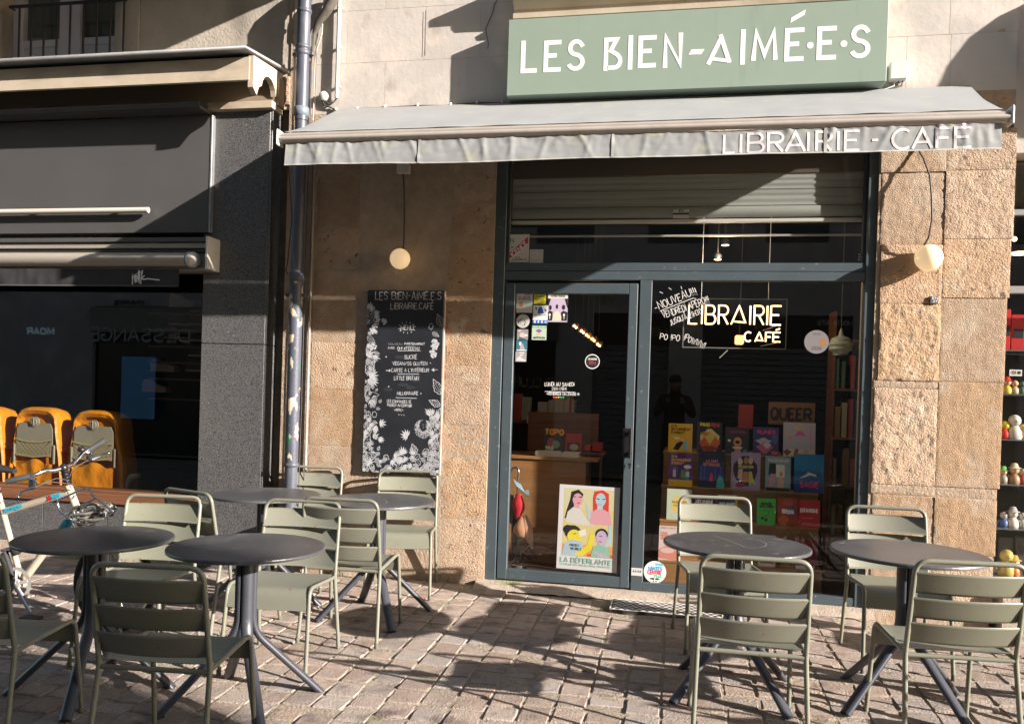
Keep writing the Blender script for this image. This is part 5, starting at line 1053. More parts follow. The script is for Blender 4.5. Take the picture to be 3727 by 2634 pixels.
cloth('grey umbrella canopy folded against the door jamb', [(1862, 1800), (1864, 1850), (1860, 1905)], [.015, .05, .01], (.20, .19, .20), 'folded_umbrella', 'umbrella', .18)
g = G()
for k in range(5): a_ = [W(1868+k*6, 1745+k*4, .13), W(1880+k*7, 1768+k*6, .12), W(1908+k*3, 1790+k*3, .12), W(1922+k, 1782+k*4, .12)]; g.tube(a_, .005, 5, ry=.002)
tag(obj('blue_ribbons', g, flat((.28, .42, .50), .6), org=W(1880, 1765, .13), kind='thing'), 'tangle of pale blue umbrella straps over the hook', 'straps')
pl = thing('house_plant', 'drooping dark red leaved plant low inside the door glass', 'plant', W(1890, 2055, .16))
rp = random.Random(2); stg = G(); RED = flat((.10, .035, .045), .6)
for k in range(16):
    b0 = W(1888+rp.uniform(-10, 10), 2052, .16); tip = W(1846+rp.random()*92, 1965+rp.random()*80, .14+rp.random()*.06); md = (b0+tip)/2+Vector((0, 0, .05)); stg.tube([b0, md, tip], .003, 4)
    d = (tip-md).normalized(); sd = Vector((d.z, .3, -d.x)).normalized(); g = G()
    g.add([tip-d*.01, tip+d*.02+sd*.016, tip+d*.06, tip+d*.02-sd*.016], [(0, 1, 2, 3)]); obj('leaf', g, RED if k % 5 else flat((.2, .35, .03), .5), pl)
obj('stems', stg, flat((.12, .06, .05)), pl, kind='stuff')
g = G(); c = W(1888, 2052, .16); g.lathe([(.05, c.z-.09), (.065, c.z)], (c.x, c.y, 0), 14); obj('pot', g, flat((.10, .09, .08)), pl)
# ------------------------------------------------------------------ neighbouring shop at the left
lb = thing('left_building', 'grey plastered neighbour building above the black shop at the left', 'building', (-4.5, 0, 0))
GY = -.13; LX1 = -3.04
wl, wr = W(40, 120, .0), W(462, 120, .0); wzb = 4.0
wx0, wx1 = W(45, 150, .1).x, W(455, 150, .1).x
g = G(); zc = W(900, 190, -.02).z
# plaster wall around the window opening
for (x0, x1, z0, z1) in ((-9, wx0, 2.5, 6.0), (wx1, LX1+.02, 3.62, 6.0), (wx0, wx1, 5.45, 6.0), (wx0, wx1, 2.5, 3.75)): g.box(x0, x1, -.018, .38, z0, z1)
obj('plaster_wall', g, PLASTER, lb)
# raised plaster field to the right of the window and rough patch by the pipe
x0, x1 = wx1+.23, LX1-.02
g = G(); g.grid(50, 40, lambda u, v: (x0+(x1-x0)*u, -.028-.004*noise.noise(((x0+(x1-x0)*u)*6, v*6, 2))-.007*max(0, u-.8)*5*abs(noise.noise((u*40, v*30, 4))), 3.85+1.9*v)); obj('plaster_field', g, PLASTER, lb)
g = G(); g.box(wx1, wx1+.225, -.036, -.017, 3.85, 5.6, .004); obj('window_surround', g, PLASTER, lb)
g = G(); g.box(wx0-.22, wx0, -.036, -.017, 3.85, 5.6, .004); obj('window_surround', g, PLASTER, lb)
# window
SHW = mat('lilac_white_paint', (.68, .65, .68), (.62, .6, .63), rough=.5)
wn = G(); yw = .10; xm_ = (wx0+wx1)/2+.02
wn.box(wx0, wx0+.10, yw, yw+.06, 3.7, 5.5, .004); wn.box(wx1-.03, wx1, yw, yw+.06, 3.7, 5.5, .004); wn.box(xm_-.10, xm_+.10, yw-.01, yw+.05, 3.7, 5.5, .006)
zr = W(250, 140, yw).z
for a_, b_ in ((wx0+.10, xm_-.10), (xm_+.10, wx1-.03)):
    wn.box(a_, b_, yw+.005, yw+.05, zr-.06, zr, .003); wn.box(a_, b_, yw+.02, yw+.04, 3.7, zr-.06); wn.box(a_+.04, b_-.04, yw+.014, yw+.021, 3.7, zr-.11, .004)
win = obj('window', wn, SHW, lb)
for a_, b_ in ((wx0+.10, xm_-.10), (xm_+.10, wx1-.03)): sheet(a_, b_, zr-.005, 5.5, yw+.025, win, GLASS)
g = G(); g.box(wx0-.2, wx1+.2, .16, .3, 3.6, 5.6); obj('dark_room', g, mat('curtain_green', (.05, .06, .045), (.12, .13, .10), rough=.8, scale=3, stretch=(4, 1, .3)), lb)
rl = thing('window_railing', 'thin dark iron railing in front of the upper left window', 'railing', (wx0, -.05, 3.75))
IRON = mat('dark_iron', (.025, .025, .028), rough=.5, metal=.3)
a_, b_ = W(35, 22, -.06), W(462, 4, -.06); zt_ = (a_.z+b_.z)/2
g = G(); g.box(a_.x, b_.x, -.07, -.05, zt_-.012, zt_+.012, .003); obj('top_rail', g, IRON, rl)
for px in (70, 114, 160, 207, 255, 304, 353, 401, 450):
    xx = W(px, 100, -.06).x; g = G(); g.tube([(xx, -.06, 3.78), (xx, -.06, zt_)], .0085, 6); obj('bar', g, IRON, rl)
g = G(); xx = W(72, 40, -.06).x; g.tube([(a_.x, -.06, zt_), (a_.x, .0, zt_)], .008, 6); obj('bar', g, IRON, rl)
# cornice over the black shop
cn = thing('shop_cornice', 'cream painted projecting cornice with curved end bracket over the black shop', 'cornice', (-5, -.3, 3.75))
CY = -.50
ct_, cb_ = (W(0, 255, CY).z+W(905, 205, CY).z)/2, (W(0, 325, CY).z+W(905, 300, CY).z)/2; cxr = W(908, 250, CY).x
g = G(); g.box(-9, cxr, CY, CY+.025, cb_, ct_, .003); obj('fascia_board', g, CREAM, cn)
g = G(); g.box(-9, cxr-.002, CY+.025, -.02, ct_-.03, ct_-.008); obj('underside', g, CREAM, cn)
g = G(); zl = (W(0, 236, CY).z+W(913, 196, CY).z)/2
g.add([(-9, CY-.09, zl-.012), (cxr+.02, CY-.09, zl-.012), (LX1+.0, -.02, zl+.03), (-9, -.02, zl+.03), (-9, CY-.09, zl+.006), (cxr+.02, CY-.09, zl+.006), (LX1+.0, -.02, zl+.05), (-9, -.02, zl+.05)], [(0, 3, 2, 1), (4, 5, 6, 7), (0, 1, 5, 4), (1, 2, 6, 5)])
g.tube([(-9, CY-.09, zl), (cxr+.02, CY-.09, zl), (LX1, -.03, zl+.04)], .014, 8); obj('zinc_capping', g, ZINC, cn)
# end bracket: board with a scooped lower edge, running back to the wall
zs0 = W(1010, 395, GY-.05).z
pts = [(CY+.004, zl-.02), (-.03, zl+.02), (-.03, zs0), (-.12, zs0), (-.13, zs0+.28)]
for k in range(9): a = radians(10+160*k/8); pts.append((-.255-.115*cos(a)*-1, cb_-.02+.13*sin(a)))
pts += [(CY+.09, cb_-.02), (CY+.06, cb_-.09), (CY+.004, cb_-.05)]
g = G(); n = len(pts); xA, xB = cxr-.012, cxr+.03
g.add([(xB, y, z) for y, z in pts]+[(xA, y, z) for y, z in pts], [tuple(range(n)), tuple(range(n, 2*n))[::-1]]+[(i, n+i, n+(i+1) % n, (i+1) % n) for i in range(n)])
obj('end_bracket', g, CREAM, cn)
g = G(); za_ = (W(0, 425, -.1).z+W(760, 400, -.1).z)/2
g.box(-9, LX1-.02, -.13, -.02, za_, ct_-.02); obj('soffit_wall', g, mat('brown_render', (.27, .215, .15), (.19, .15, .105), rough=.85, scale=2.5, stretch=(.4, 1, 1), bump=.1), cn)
# granite pilaster slabs
gx0, gx1 = -3.66, -3.105
gp_ = thing('granite_pilaster', 'speckled dark granite pilaster between the black shop and the drainpipe', 'pilaster', (-3.4, -.1, 0))
zj = W(870, 1252, GY).z; ztop = W(880, 405, GY).z
for z0, z1 in ((-.05, zj-.003), (zj+.003, ztop)):
    g = G(); g.box(gx0, gx1-.018, GY, GY+.03, z0, z1, .002); obj('front_slab', g, GRAN, gp_)
    g = G(); g.box(gx1-.0175, gx1, GY+.002, .1, z0, z1, .002); obj('side_slab', g, GRAN, gp_)
g = G(); g.box(gx0, gx1-.02, GY+.031, .3, -.05, ztop-.01); obj('core', g, DARK, gp_)
g = G(); g.box(W(752, 400, GY-.06).x, gx1+.02, GY-.055, -.02, ztop-.002, ztop+.055, .004); obj('capstone', g, CREAM, gp_)
# low granite wall, wooden sill
zs_ = W(200, 1822, GY).z
lw = thing('granite_wall', 'low speckled granite wall under the shop window at the left', 'wall', (-5, -.1, 0))
for x0, x1 in ((-9, -5.06), (-5.055, gx0-.004)): g = G(); g.box(x0, x1, GY+.01, .05, .10, zs_, .002); obj('slab', g, GRAN, lw)
g = G(); g.box(-9, gx0, GY+.0, .05, -.1, .098, .004); obj('plinth', g, CONC, lw)
zs2 = W(200, 1785, GY).z
sl = thing('window_sill', 'brown wooden sill of the black shop window', 'sill', (-5, -.1, zs_)); g = G(); g.box(-9, gx0-.002, GY-.012, .02, zs_+.002, zs2, .004); g.box(-9, gx0-.002, GY+.03, .06, zs2, zs2+.022, .003); obj('board', g, BWOOD, sl)
# black fascia panel, flashing, light tube
fa = thing('shop_fascia', 'matt black fascia panel with flashing above the left shop window', 'fascia', (-5, -.2, 2.9))
FY = -.17; fx1 = W(762, 650, FY).x
fz1, fz0 = (W(0, 440, FY).z+W(760, 428, FY).z)/2, (W(0, 848, FY).z+W(760, 850, FY).z)/2
g = G(); g.box(-9, fx1, FY, -.03, fz0, fz1, .003); obj('panel', g, BLACKP, fa)
g = G(); g.box(fx1+.002, fx1+.018, FY-.004, -.03, fz0, fz1+.0, .002); obj('edge_trim', g, ZINC, fa)
g = G(); y0 = FY-.16; g.add([(-9, y0, fz1+.045), (fx1-.005, y0, fz1+.045), (fx1-.005, -.08, fz1+.075), (-9, -.08, fz1+.075), (-9, y0, fz1+.01), (fx1-.005, y0, fz1+.01)], [(0, 1, 2, 3), (4, 5, 1, 0)]); g.tube([(-9, y0, fz1+.045), (fx1-.005, y0, fz1+.045)], .010, 8)
g.box(-9, fx1-.01, y0+.01, FY+.01, fz1+.008, fz1+.03); obj('flashing', g, mat('dark_flashing', (.12, .115, .115), rough=.45, metal=.4), fa)
lt = thing('light_tube', 'long cream light tube along the black fascia', 'light tube', (-5, FY, 2.7)); TY = FY-.05
z = (W(0, 768, TY).z+W(535, 768, TY).z)/2
g = G(); g.tube([(-9, TY, z), (W(540, 768, TY).x, TY, z)], .022, 12); obj('tube', g, mat('tube_cream', (.66, .60, .52), rough=.35), lt)
for px in (120, 420): xx = W(px, 768, TY).x; g = G(); g.box(xx-.01, xx+.01, TY, FY+.001, z-.008, z+.008); obj('bracket', g, ZINC, lt)
# folded awning of the left shop
am = thing('folded_awning', 'rolled cream awning cassette with short black valance over the left window', 'awning', (-5, -.3, 2.5)); AM = -.24
AL = mat('dusty_aluminium', (.42, .38, .33), (.34, .31, .27), rough=.45, metal=.15, scale=4, stretch=(.3, 1, 3))
def zz(y0, Y=AM): return (W(0, y0, Y).z+W(720, y0-2, Y).z)/2
ex = W(768, 930, AM).x
for (ya, yb, yy, m_) in ((868, 884, AM-.02, BLACKP), (886, 905, AM-.0, AL), (907, 917, AM+.02, BLACKP)):
    g = G(); g.box(-9, ex, yy, -.05, zz(yb), zz(ya), .004); obj('housing', g, m_, am)
g = G(); zm = (zz(920)+zz(972))/2; rr_ = (zz(920)-zz(972))/2; g.tube([(-9, AM, zm), (W(684, 945, AM).x, AM, zm)], rr_, 16); obj('roller', g, AL, am)
g = G(); xx = W(684, 945, AM).x; g.lathe([(rr_*.6, 0), (rr_*1.05, .01), (rr_*1.1, .05), (rr_*.8, .085), (.0001, .09)], (xx, AM, zm), 16, 'x'); obj('end_cap', g, WHITEP, am)
g = G(); g.box(ex-.014, ex+.01, AM-.06, -.05, zz(984), zz(868), .004); obj('side_plate', g, WHITEP, am)
g = G(); g.box(-9, ex-.014, AM+.03, -.05, zz(984), zz(972), .003); g.box(-9, ex-.014, AM+.06, -.05, zz(972), zz(918)); obj('bottom_rail', g, AL, am)
vx = W(655, 1010, AM).x; z1, z0 = zz(980), zz(1044)
g = G(); g.grid(200, 4, lambda u, v: (-7+(vx+7)*u, AM-.01-.008*noise.noise((u*22, v, 3))-.004*noise.noise((u*60, v*2, 3)), z1+(z0-z1)*v)); obj('valance', g, mat('black_canvas', (.022, .022, .025), (.035, .034, .036), rough=.8, scale=9), am)
g = G(); g.ribbon([(-7, z0+.006), (vx, z0+.006)], .008, wall_frame(0, 0, AM-.024)); obj('hem', g, mat('hem_grey', (.10, .10, .10), rough=.8), am)
# handwritten shop word
sc_ = []
def S(*p): return [((W(478+q[0], 983+q[1], AM-.03).x), W(478+q[0], 983+q[1], AM-.03).z) for q in p]
mk = [S((3, 52), (2, 14), (4, 30), (9, 16), (9, 40), (12, 22), (16, 15), (14, 38), (13, 46)), S((20, 18), (19, 44)), S((21, 10), (21, 13)), S((27, 48), (30, 4), (26, 2), (24, 30), (28, 44)), S((33, 50), (37, 4), (40, 2), (39, 14), (34, 28)), S((48, 20), (36, 28), (44, 34), (60, 31), (102, 36))]
for st in mk:
    g = G(); g.ribbon(st, .0085, wall_frame(0, 0, AM-.0265), .0008*mk.index(st)*.3); obj('lettering', g, WHITE, am)
# shop window and room
ww = thing('shop_window', 'large dark shop window of the left shop', 'window', (-5, 0, .8)); wzt = zz(990)
sheet(-9, gx0, zs2+.02, wzt+.05, -.06, ww, GLASS2)
g = G(); g.box(gx0-.03, gx0+.0, -.075, -.03, zs2, wzt+.1, .003); obj('frame', g, mat('dark_frame', (.02, .02, .022), rough=.4), ww)
g = G()
RX0, RX1, RY1 = -9, -3.6, 4.2
g.quad((RX0, RY1, 0), (RX1, RY1, 0), (RX1, RY1, 3.3), (RX0, RY1, 3.3)); g.quad((RX1, RY1, 0), (RX1, 0, 0), (RX1, 0, 3.3), (RX1, RY1, 3.3)); g.quad((RX0, 0, 0), (RX0, RY1, 0), (RX0, RY1, 3.3), (RX0, 0, 3.3))
obj('room_walls', g, mat('room_brown', (.05, .038, .028), (.025, .02, .016), rough=.9, scale=1.5), kind='structure')
g = G(); g.quad((RX0, -.03, 3.0), (RX1, -.03, 3.0), (RX1, RY1, 3.0), (RX0, RY1, 3.0)); obj('ceiling', g, DARK, kind='structure')
g = G(); g.quad((RX0, 0, zs2-.30), (RX1, 0, zs2-.30), (RX1, RY1, zs2-.30), (RX0, RY1, zs2-.30)); obj('floor', g, MATS['room_floor'], kind='structure')
g = G(); g.box(-9, gx0-.002, .0, .30, .5, zs2-.03); obj('display_ledge', g, BWOOD, kind='structure')
# orange bus seats seen from behind
ORG_M = mat('orange_leather', (.78, .30, .015), (.66, .22, .01), rough=.42, scale=5, bump=.6, bscale=11, dist=.02)
SHELL = mat('beige_shell', (.36, .33, .24), (.30, .27, .20), rough=.5, scale=4)
NETM = mat('net_cord', (.52, .40, .16), rough=.8)
def seat(label, px0, px1, pyt, shift=0):
    Y = .30; x0, x1 = W(px0, 1650, Y).x, W(px1, 1650, Y).x; zt = W((px0+px1)/2, pyt, Y).z; zb_ = zs2-.15; cx = (x0+x1)/2; wd = (x1-x0); ht = zt-zb_
    t = thing('bus_seat', label, 'seat', (cx, Y, zb_), group='orange seats in the left shop window')
    # shell outline: rounded shoulders, wider toward the foot
    def outline(s_, top):
        P = []
        for k in range(25):
            a = pi*k/24; ca, sa = cos(a), sin(a); P.append((abs(ca)**.55*(1 if ca > 0 else -1)*wd/2*s_*.80, ht*(1-.24)*top+ht*.24*top*abs(sa)**.6))
        return P
    g = G(); O = outline(1, 1); I = outline(.70, .86)
    L0 = [(-wd/2*1.06, 0)]; 
    full = [(wd/2*1.12, 0), (wd/2*.97, ht*.45)]+O+[(-wd/2*.97, ht*.45), (-wd/2*1.12, 0)]
    n = len(full); f = lambda u, v, k: (cx+u, Y-k, zb_+v)
    # puffy rim: lofted rings from front edge to back edge
    rings = []
    for (sc2, dep) in ((.80, .045), (.86, .075), (.93, .085), (.98, .07), (1.0, .03), (.99, -.05), (.94, -.14), (.86, -.17)):
        rings.append([f(u*sc2, (v-ht*.4)*(1-(1-sc2)*.85)+ht*.4 if v > ht*.3 else v, dep+.006*noise.noise((i*1.3, sc2*9, px0))) for i, (u, v) in enumerate(full)])
    for r0, r1 in zip(rings[:-1], rings[1:]): g.add(r0+r1, [(i, i+1, n+i+1, n+i) for i in range(n-1)], True)
    g.add(rings[-1], [tuple(range(n))[::-1]]); g.add(rings[0], [tuple(range(n))])
    obj('upholstery', g, ORG_M, t)
    # back panel inset
    g = G(); pw = wd*.335; z0p, z1p = ht*.47, ht*.83
    P = [(-pw*.86, z1p), (pw*.86, z1p), (pw, z1p-.05), (pw*1.04, z0p), (-pw*1.04, z0p), (-pw, z1p-.05)]
    g.poly([(u, v) for u, v in P], f, .086, .006); obj('back_panel', g, SHELL, t)
    g = G(); g.lathe([(.045, -.098), (.045, -.086)], (cx, Y, zb_+z1p+.01), 18, 'y'); g.lathe([(.03, -.108), (.03, -.098)], (cx, Y, zb_+z1p+.01), 18, 'y'); g.box(cx-.004, cx+.004, Y-.113, Y-.106, zb_+z1p-.02, zb_+z1p+.045, .002); obj('latch_knob', g, SHELL, t)
    # net pocket
    g = G(); zn1, zn0 = ht*.66, ht*.48
    for k in range(9):
        for d in (1, -1):
            u0 = -pw+2*pw*k/8; u1 = u0+d*pw*.75; g_ = [(u0, zn0), (min(pw, max(-pw, u1)), zn1-.01-.02*cos(u1/pw*1.5))]
            g.ribbon(g_, .004, f, .100+.001*d)
    g.ribbon([(-pw*1.05, zn1), (-pw*.4, zn1-.022), (pw*.4, zn1-.024), (pw*1.05, zn1)], .009, f, .104); g.ribbon([(-pw, zn0+.01), (0, zn0-.01), (pw, zn0+.01)], .009, f, .104)
    obj('net_pocket', g, NETM, t, kind='stuff')
    for s_ in (-1, 1): g = G(); g.box(cx+s_*pw*1.12-.008, cx+s_*pw*1.12+.008, Y-.10, Y-.085, zb_+ht*.40, zb_+ht*.6, .003); obj('side_clip', g, SHELL, t)
    # drooping flap at the bottom
    g = G(); g.grid(14, 6, lambda u, v: (cx-pw*1.05+2.1*pw*u, Y-.092-.018*noise.noise((u*5, v*3, px0*.1))-.01*v, zb_+ht*(.42-.03*sin(u*9))-v*ht*.38)); obj('seat_flap', g, ORG_M, t)
    return t
seat('orange padded bus seat cut off by the left edge of the photo', -118, 42, 1476)
seat('orange padded bus seat with full net pocket, middle of the row', 58, 248, 1480)
t = seat('orange padded bus seat behind the bicycle grip, last of the row', 262, 470, 1492)
g = G(); c = W(478, 1740, .28); g.tube([W(505, 1730, .2), W(480, 1735, .22), W(468, 1760, .24), W(466, 1800, .25)], [.02, .03, .03, .022], 9); obj('armrest', g, SHELL, t)
# shoes on the far wall shelves
rr = random.Random(4)
for i, (x, y) in enumerate(((660, 1110), (735, 1130), (655, 1175), (725, 1175), (640, 1225), (700, 1235), (730, 1290), (720, 1345), (590, 1345), (560, 1420))):
    c = W(x, y, 1.5); t = thing('sneaker', ('white' if i in (0, 8, 9) else 'dark')+' sports shoe on the '+('top', 'top', 'second', 'second', 'third', 'third', 'fourth', 'fifth', 'fifth', 'lowest')[i]+' shelf in the left shop, '+('left of two', 'right of two', 'left of two', 'right of two', 'left of two', 'right of two', 'alone', 'right of two', 'left of two', 'alone')[i], 'shoe', c, group='shoes on the dim shelves')
    u = flat((.45, .42, .38) if i in (0, 8, 9) else (.05, .045, .045)); L_ = .27
    g = G(); g.add([c+Vector(p) for p in ((-.5*L_, 0, .0), (.5*L_, 0, 0), (.5*L_, 0, .035), (.2*L_, 0, .055), (-.1*L_, 0, .105), (-.45*L_, 0, .11), (-.5*L_, 0, .06))]+[c+Vector(p) for p in ((-.5*L_, .09, .0), (.5*L_, .09, 0), (.5*L_, .09, .035), (.2*L_, .09, .055), (-.1*L_, .09, .105), (-.45*L_, .09, .11), (-.5*L_, .09, .06))], [tuple(range(7)), tuple(range(7, 14))[::-1]]+[(k, 7+k, 7+(k+1) % 7, (k+1) % 7) for k in range(7)], False); obj('upper', g, u, t)
    g = G(); g.box(c.x-.52*L_, c.x+.52*L_, c.y-.003, c.y+.093, c.z-.02, c.z, .004); obj('sole', g, flat((.5, .4, .3)), t)
t = thing('shoe_shelves', 'dim wooden wall shelves inside the left shop', 'shelf', W(650, 1400, 1.6))
for y in (1136, 1196, 1256, 1316, 1376, 1450): p = W(540, y, 1.45); q = W(760, y, 1.45); g = G(); g.box(p.x, q.x, 1.45, 1.7, q.z-.03, q.z-.012); obj('shelf_board', g, BWOOD, t)

# ------------------------------------------------------------------ drainpipe
PIPE = mat('blue_grey_pipe', (.075, .086, .118), (.06, .068, .092), rough=.45, scale=5, bump=.08, bscale=40)
layer(PIPE, (.16, .15, .17), 9, .55, .75, offset=5, stretch=(1, 1, .3))
pz = lambda y: W(1085, y, -.16).z
PX_ = (W(1100, 300, -.16).x+W(1063, 1600, -.16).x)/2; PYc = -.16
# flaked paint low on the pipe: cream and green patches with their own outline
PIPE2 = mat('flaking_pipe', (.075, .086, .118), (.06, .068, .092), rough=.5, scale=5, bump=.25, bscale=60)
layer(PIPE2, (.60, .50, .36), 13, .565, .60, offset=2.3, stretch=(1, 1, .55), detail=6)
layer(PIPE2, (.02, .16, .06), 7, .60, .66, offset=8.1, stretch=(1, 1, .4), detail=5)
dp = thing('drainpipe', 'blue grey drainpipe with flaking paint between the two shops', 'drainpipe', (PX_, PYc, 0))
zt_ = pz(30); R_ = .049
def pipe(name, z0, z1, r=R_, m=PIPE): g = G(); g.tube([(PX_, PYc, z0), (PX_, PYc, (z0+z1)/2), (PX_, PYc, z1)], r, 24); return obj(name, g, m, dp)
pipe('upper_pipe', pz(440), zt_); pipe('middle_pipe', pz(1005), pz(442), R_*.94); pipe('lower_pipe', pz(1700), pz(1000), R_*1.04, PIPE2); pipe('foot_pipe', -.02, pz(1700), R_*.98, PIPE)
g = G(); g.tube([(PX_, PYc, zt_-.03), (PX_, PYc, zt_+.06), (PX_+.02, PYc+.01, zt_+.12), (PX_+.10, PYc+.03, zt_+.20), (PX_+.24, PYc+.05, zt_+.30), (PX_+.5, PYc+.05, zt_+.44)], [R_*1.02, R_*1.05, R_*1.1, R_*1.08, R_, R_], 20); obj('elbow', g, PIPE, dp)
for y, h in ((175, .012), (196, .016), (408, .03), (1010, .03), (1692, .012), (45, .012)):
    z = pz(y); g = G(); g.lathe([(R_*.9, z-h-.008), (R_*1.16, z-h), (R_*1.16, z+h), (R_*.9, z+h+.008)], (PX_, PYc, 0), 24); obj('collar', g, PIPE if y != 408 else mat('collar_blue', (.15, .18, .22), rough=.5), dp)
for y in (200, 1075):
    z = pz(y); g = G(); g.box(PX_-.085, PX_+.085, PYc-.012, PYc+.02, z-.012, z+.012, .004); g.box(PX_-.01, PX_+.01, PYc+.02, -.03, z-.01, z+.01); obj('bracket', g, mat('bracket_metal', (.12, .11, .11), rough=.6, metal=.3), dp)
for sx_, yy in ((R_+.012, PYc+.02), (R_+.03, PYc+.06)):
    t = thing('thin_wire', 'thin black wire touching the right side of the drainpipe' if sx_ < R_+.02 else 'second thin black wire, a finger further right of the drainpipe', 'cable', (PX_+sx_, yy, 1), group='wires beside the drainpipe'); g = G(); g.tube([(PX_+sx_+.006*noise.noise((k*.7, sx_*40, 1)), yy, .2+k*.22) for k in range(19)], .0035, 5); obj('wire', g, CABLE, t)
t = thing('thin_wire', 'loose black cable looping down the dark gap left of the drainpipe', 'cable', (PX_-.12, -.05, 2)); g = G(); g.tube([W(x, y, -.10) for x, y in ((1045, 560), (1057, 690), (1062, 800), (1052, 900), (1046, 960), (1040, 985), (1048, 1000))], .004, 5); obj('wire', g, CABLE, t)
t = thing('grey_conduit', 'thin grey conduit down the stone right of the drainpipe', 'conduit', (W(1130, 1300, -.05).x, -.05, 0)); xx = (W(1133, 900, -.05).x+W(1112, 1700, -.05).x)/2
g = G(); g.tube([(xx, -.048, .0), (xx, -.048, pz(610))], .011, 8); obj('tube', g, mat('grey_conduit', (.30, .27, .25), rough=.6), t)
# dark joint between the houses
g = G(); g.grid(4, 60, lambda u, v: (-3.10+.10*u, .02-.02*noise.noise((u*2, v*20, 3)), -.1+4.1*v)); g2 = obj('old_stone_strip', g, mat('sooty_stone', (.20, .155, .105), (.10, .08, .055), rough=.95, scale=7, bump=.9, bscale=30), bld)
z0, z1 = W(1030, 390, 0).z, W(1030, 285, 0).z
block(bld, -3.085, -3.015, z0, z1, -.045, STONE, .006, .02, rnd=.02)
# dark mottled tube behind the elbow, tapering downwards
t = thing('dark_tube', 'dark tapering tube behind the drainpipe elbow', 'pipe', W(1165, 80, -.08)); g = G(); g.tube([W(1225, -40, -.12), W(1212, 0, -.12), W(1190, 40, -.11), W(1160, 80, -.09), W(1142, 130, -.07), W(1138, 200, -.06)], [.04, .04, .036, .03, .018, .010], 12); obj('tube', g, mat('mottled_dark', (.07, .06, .05), (.13, .12, .10), rough=.7, scale=20), t)

# ------------------------------------------------------------------ neighbour at the right
rx = 2.17
rb_ = thing('right_shop', 'dark shopfront of the toy shop at the right edge', 'shopfront', (2.6, .2, 0))
g = G(); g.box(rx, 6, WALLY+.02, .3, 3.15, 6, 0); obj('upper_wall', g, ASHLAR, rb_)
g = G(); g.box(rx, 6, -.1, .3, -.1, W(3700, 2150, 0).z, .005); obj('stone_base', g, CONC, rb_)
g = G(); zq = W(3700, 1050, .1).z; g.box(rx, 6, .12, .17, zq-.03, zq+.02, .003); g.box(rx, 6, .12, .17, W(3700, 780, .1).z, W(3700, 760, .1).z); obj('frame_bar', g, mat('shop_grey_bar', (.30, .31, .32), rough=.4, metal=.3), rb_)
sheet(rx, 6, .3, 3.15, .15, rb_, GLASS)
g = G(); g.quad((rx, 3.2, 0), (6, 3.2, 0), (6, 3.2, 3.3), (rx, 3.2, 3.3)); g.quad((rx-.1, 0.05, 0), (rx-.1, 3.2, 0), (rx-.1, 3.2, 3.3), (rx-.1, .05, 3.3)); g.quad((6, 3.2, 0), (6, 0, 0), (6, 0, 3.3), (6, 3.2, 3.3)); obj('room_walls', g, MATS['room_dark_green'], kind='structure')
g = G(); g.quad((rx, .18, 3.14), (6, .18, 3.14), (6, 3.2, 3.14), (rx, 3.2, 3.14)); obj('ceiling', g, mat('toy_ceiling', (.16, .15, .12), rough=.8), kind='structure')
g = G(); g.quad((rx, .1, .2), (6, .1, .2), (6, 3.2, .2), (rx, 3.2, .2)); obj('floor', g, MATS['room_floor'], kind='structure')
ts = thing('glass_shelves', 'glass shelves of figurines in the right hand shop window', 'shelves', (2.4, .4, .6)); SYY = .35
levels = [1275, 1433, 1598, 1761, 1921, 2098]
for y in levels:
    z = W(3680, y, SYY).z; g = G(); g.box(rx+.0, 3.2, SYY-.05, SYY+.30, z-.008, z, .0); obj('shelf', g, mat('glass_edge', (.10, .12, .12), rough=.2), ts)
g = G(); g.box(rx, 3.2, SYY+.31, SYY+.33, .25, 2.1); obj('back_panel', g, mat('charcoal_back', (.035, .035, .035), rough=.6), ts)
def figurine(label, px, lvl, sc, body, head, hat=None):
    z = W(3680, levels[lvl], SYY).z; x = W(px, levels[lvl], SYY+.05).x; t = thing('figurine', label, 'figurine', (x, SYY+.05, z)); c = Vector((x, SYY+.05, z))
    g = G(); g.lathe([(.30*sc, 0), (.34*sc, .1*sc), (.30*sc, .35*sc), (.18*sc, .6*sc), (.001, .62*sc)], c, 10); g.tube([c+Vector((-.25*sc, 0, .5*sc)), c+Vector((-.42*sc, -.1*sc, .25*sc))], .07*sc, 6); g.tube([c+Vector((.25*sc, 0, .5*sc)), c+Vector((.42*sc, -.1*sc, .3*sc))], .07*sc, 6); obj('body', g, flat(body, .4), t)
    g = G(); g.sphere(c+Vector((0, -.02*sc, .82*sc)), .27*sc, 10, 7); g.sphere(c+Vector((0, -.28*sc, .80*sc)), .06*sc, 6, 4); obj('head', g, flat(head, .4), t)
    if hat: g = G(); g.lathe([(.40*sc, .92*sc), (.25*sc, .98*sc), (.16*sc, 1.2*sc), (.001, 1.24*sc)], c, 10); obj('hat', g, flat(hat, .5), t)
SKN = (.55, .36, .24)
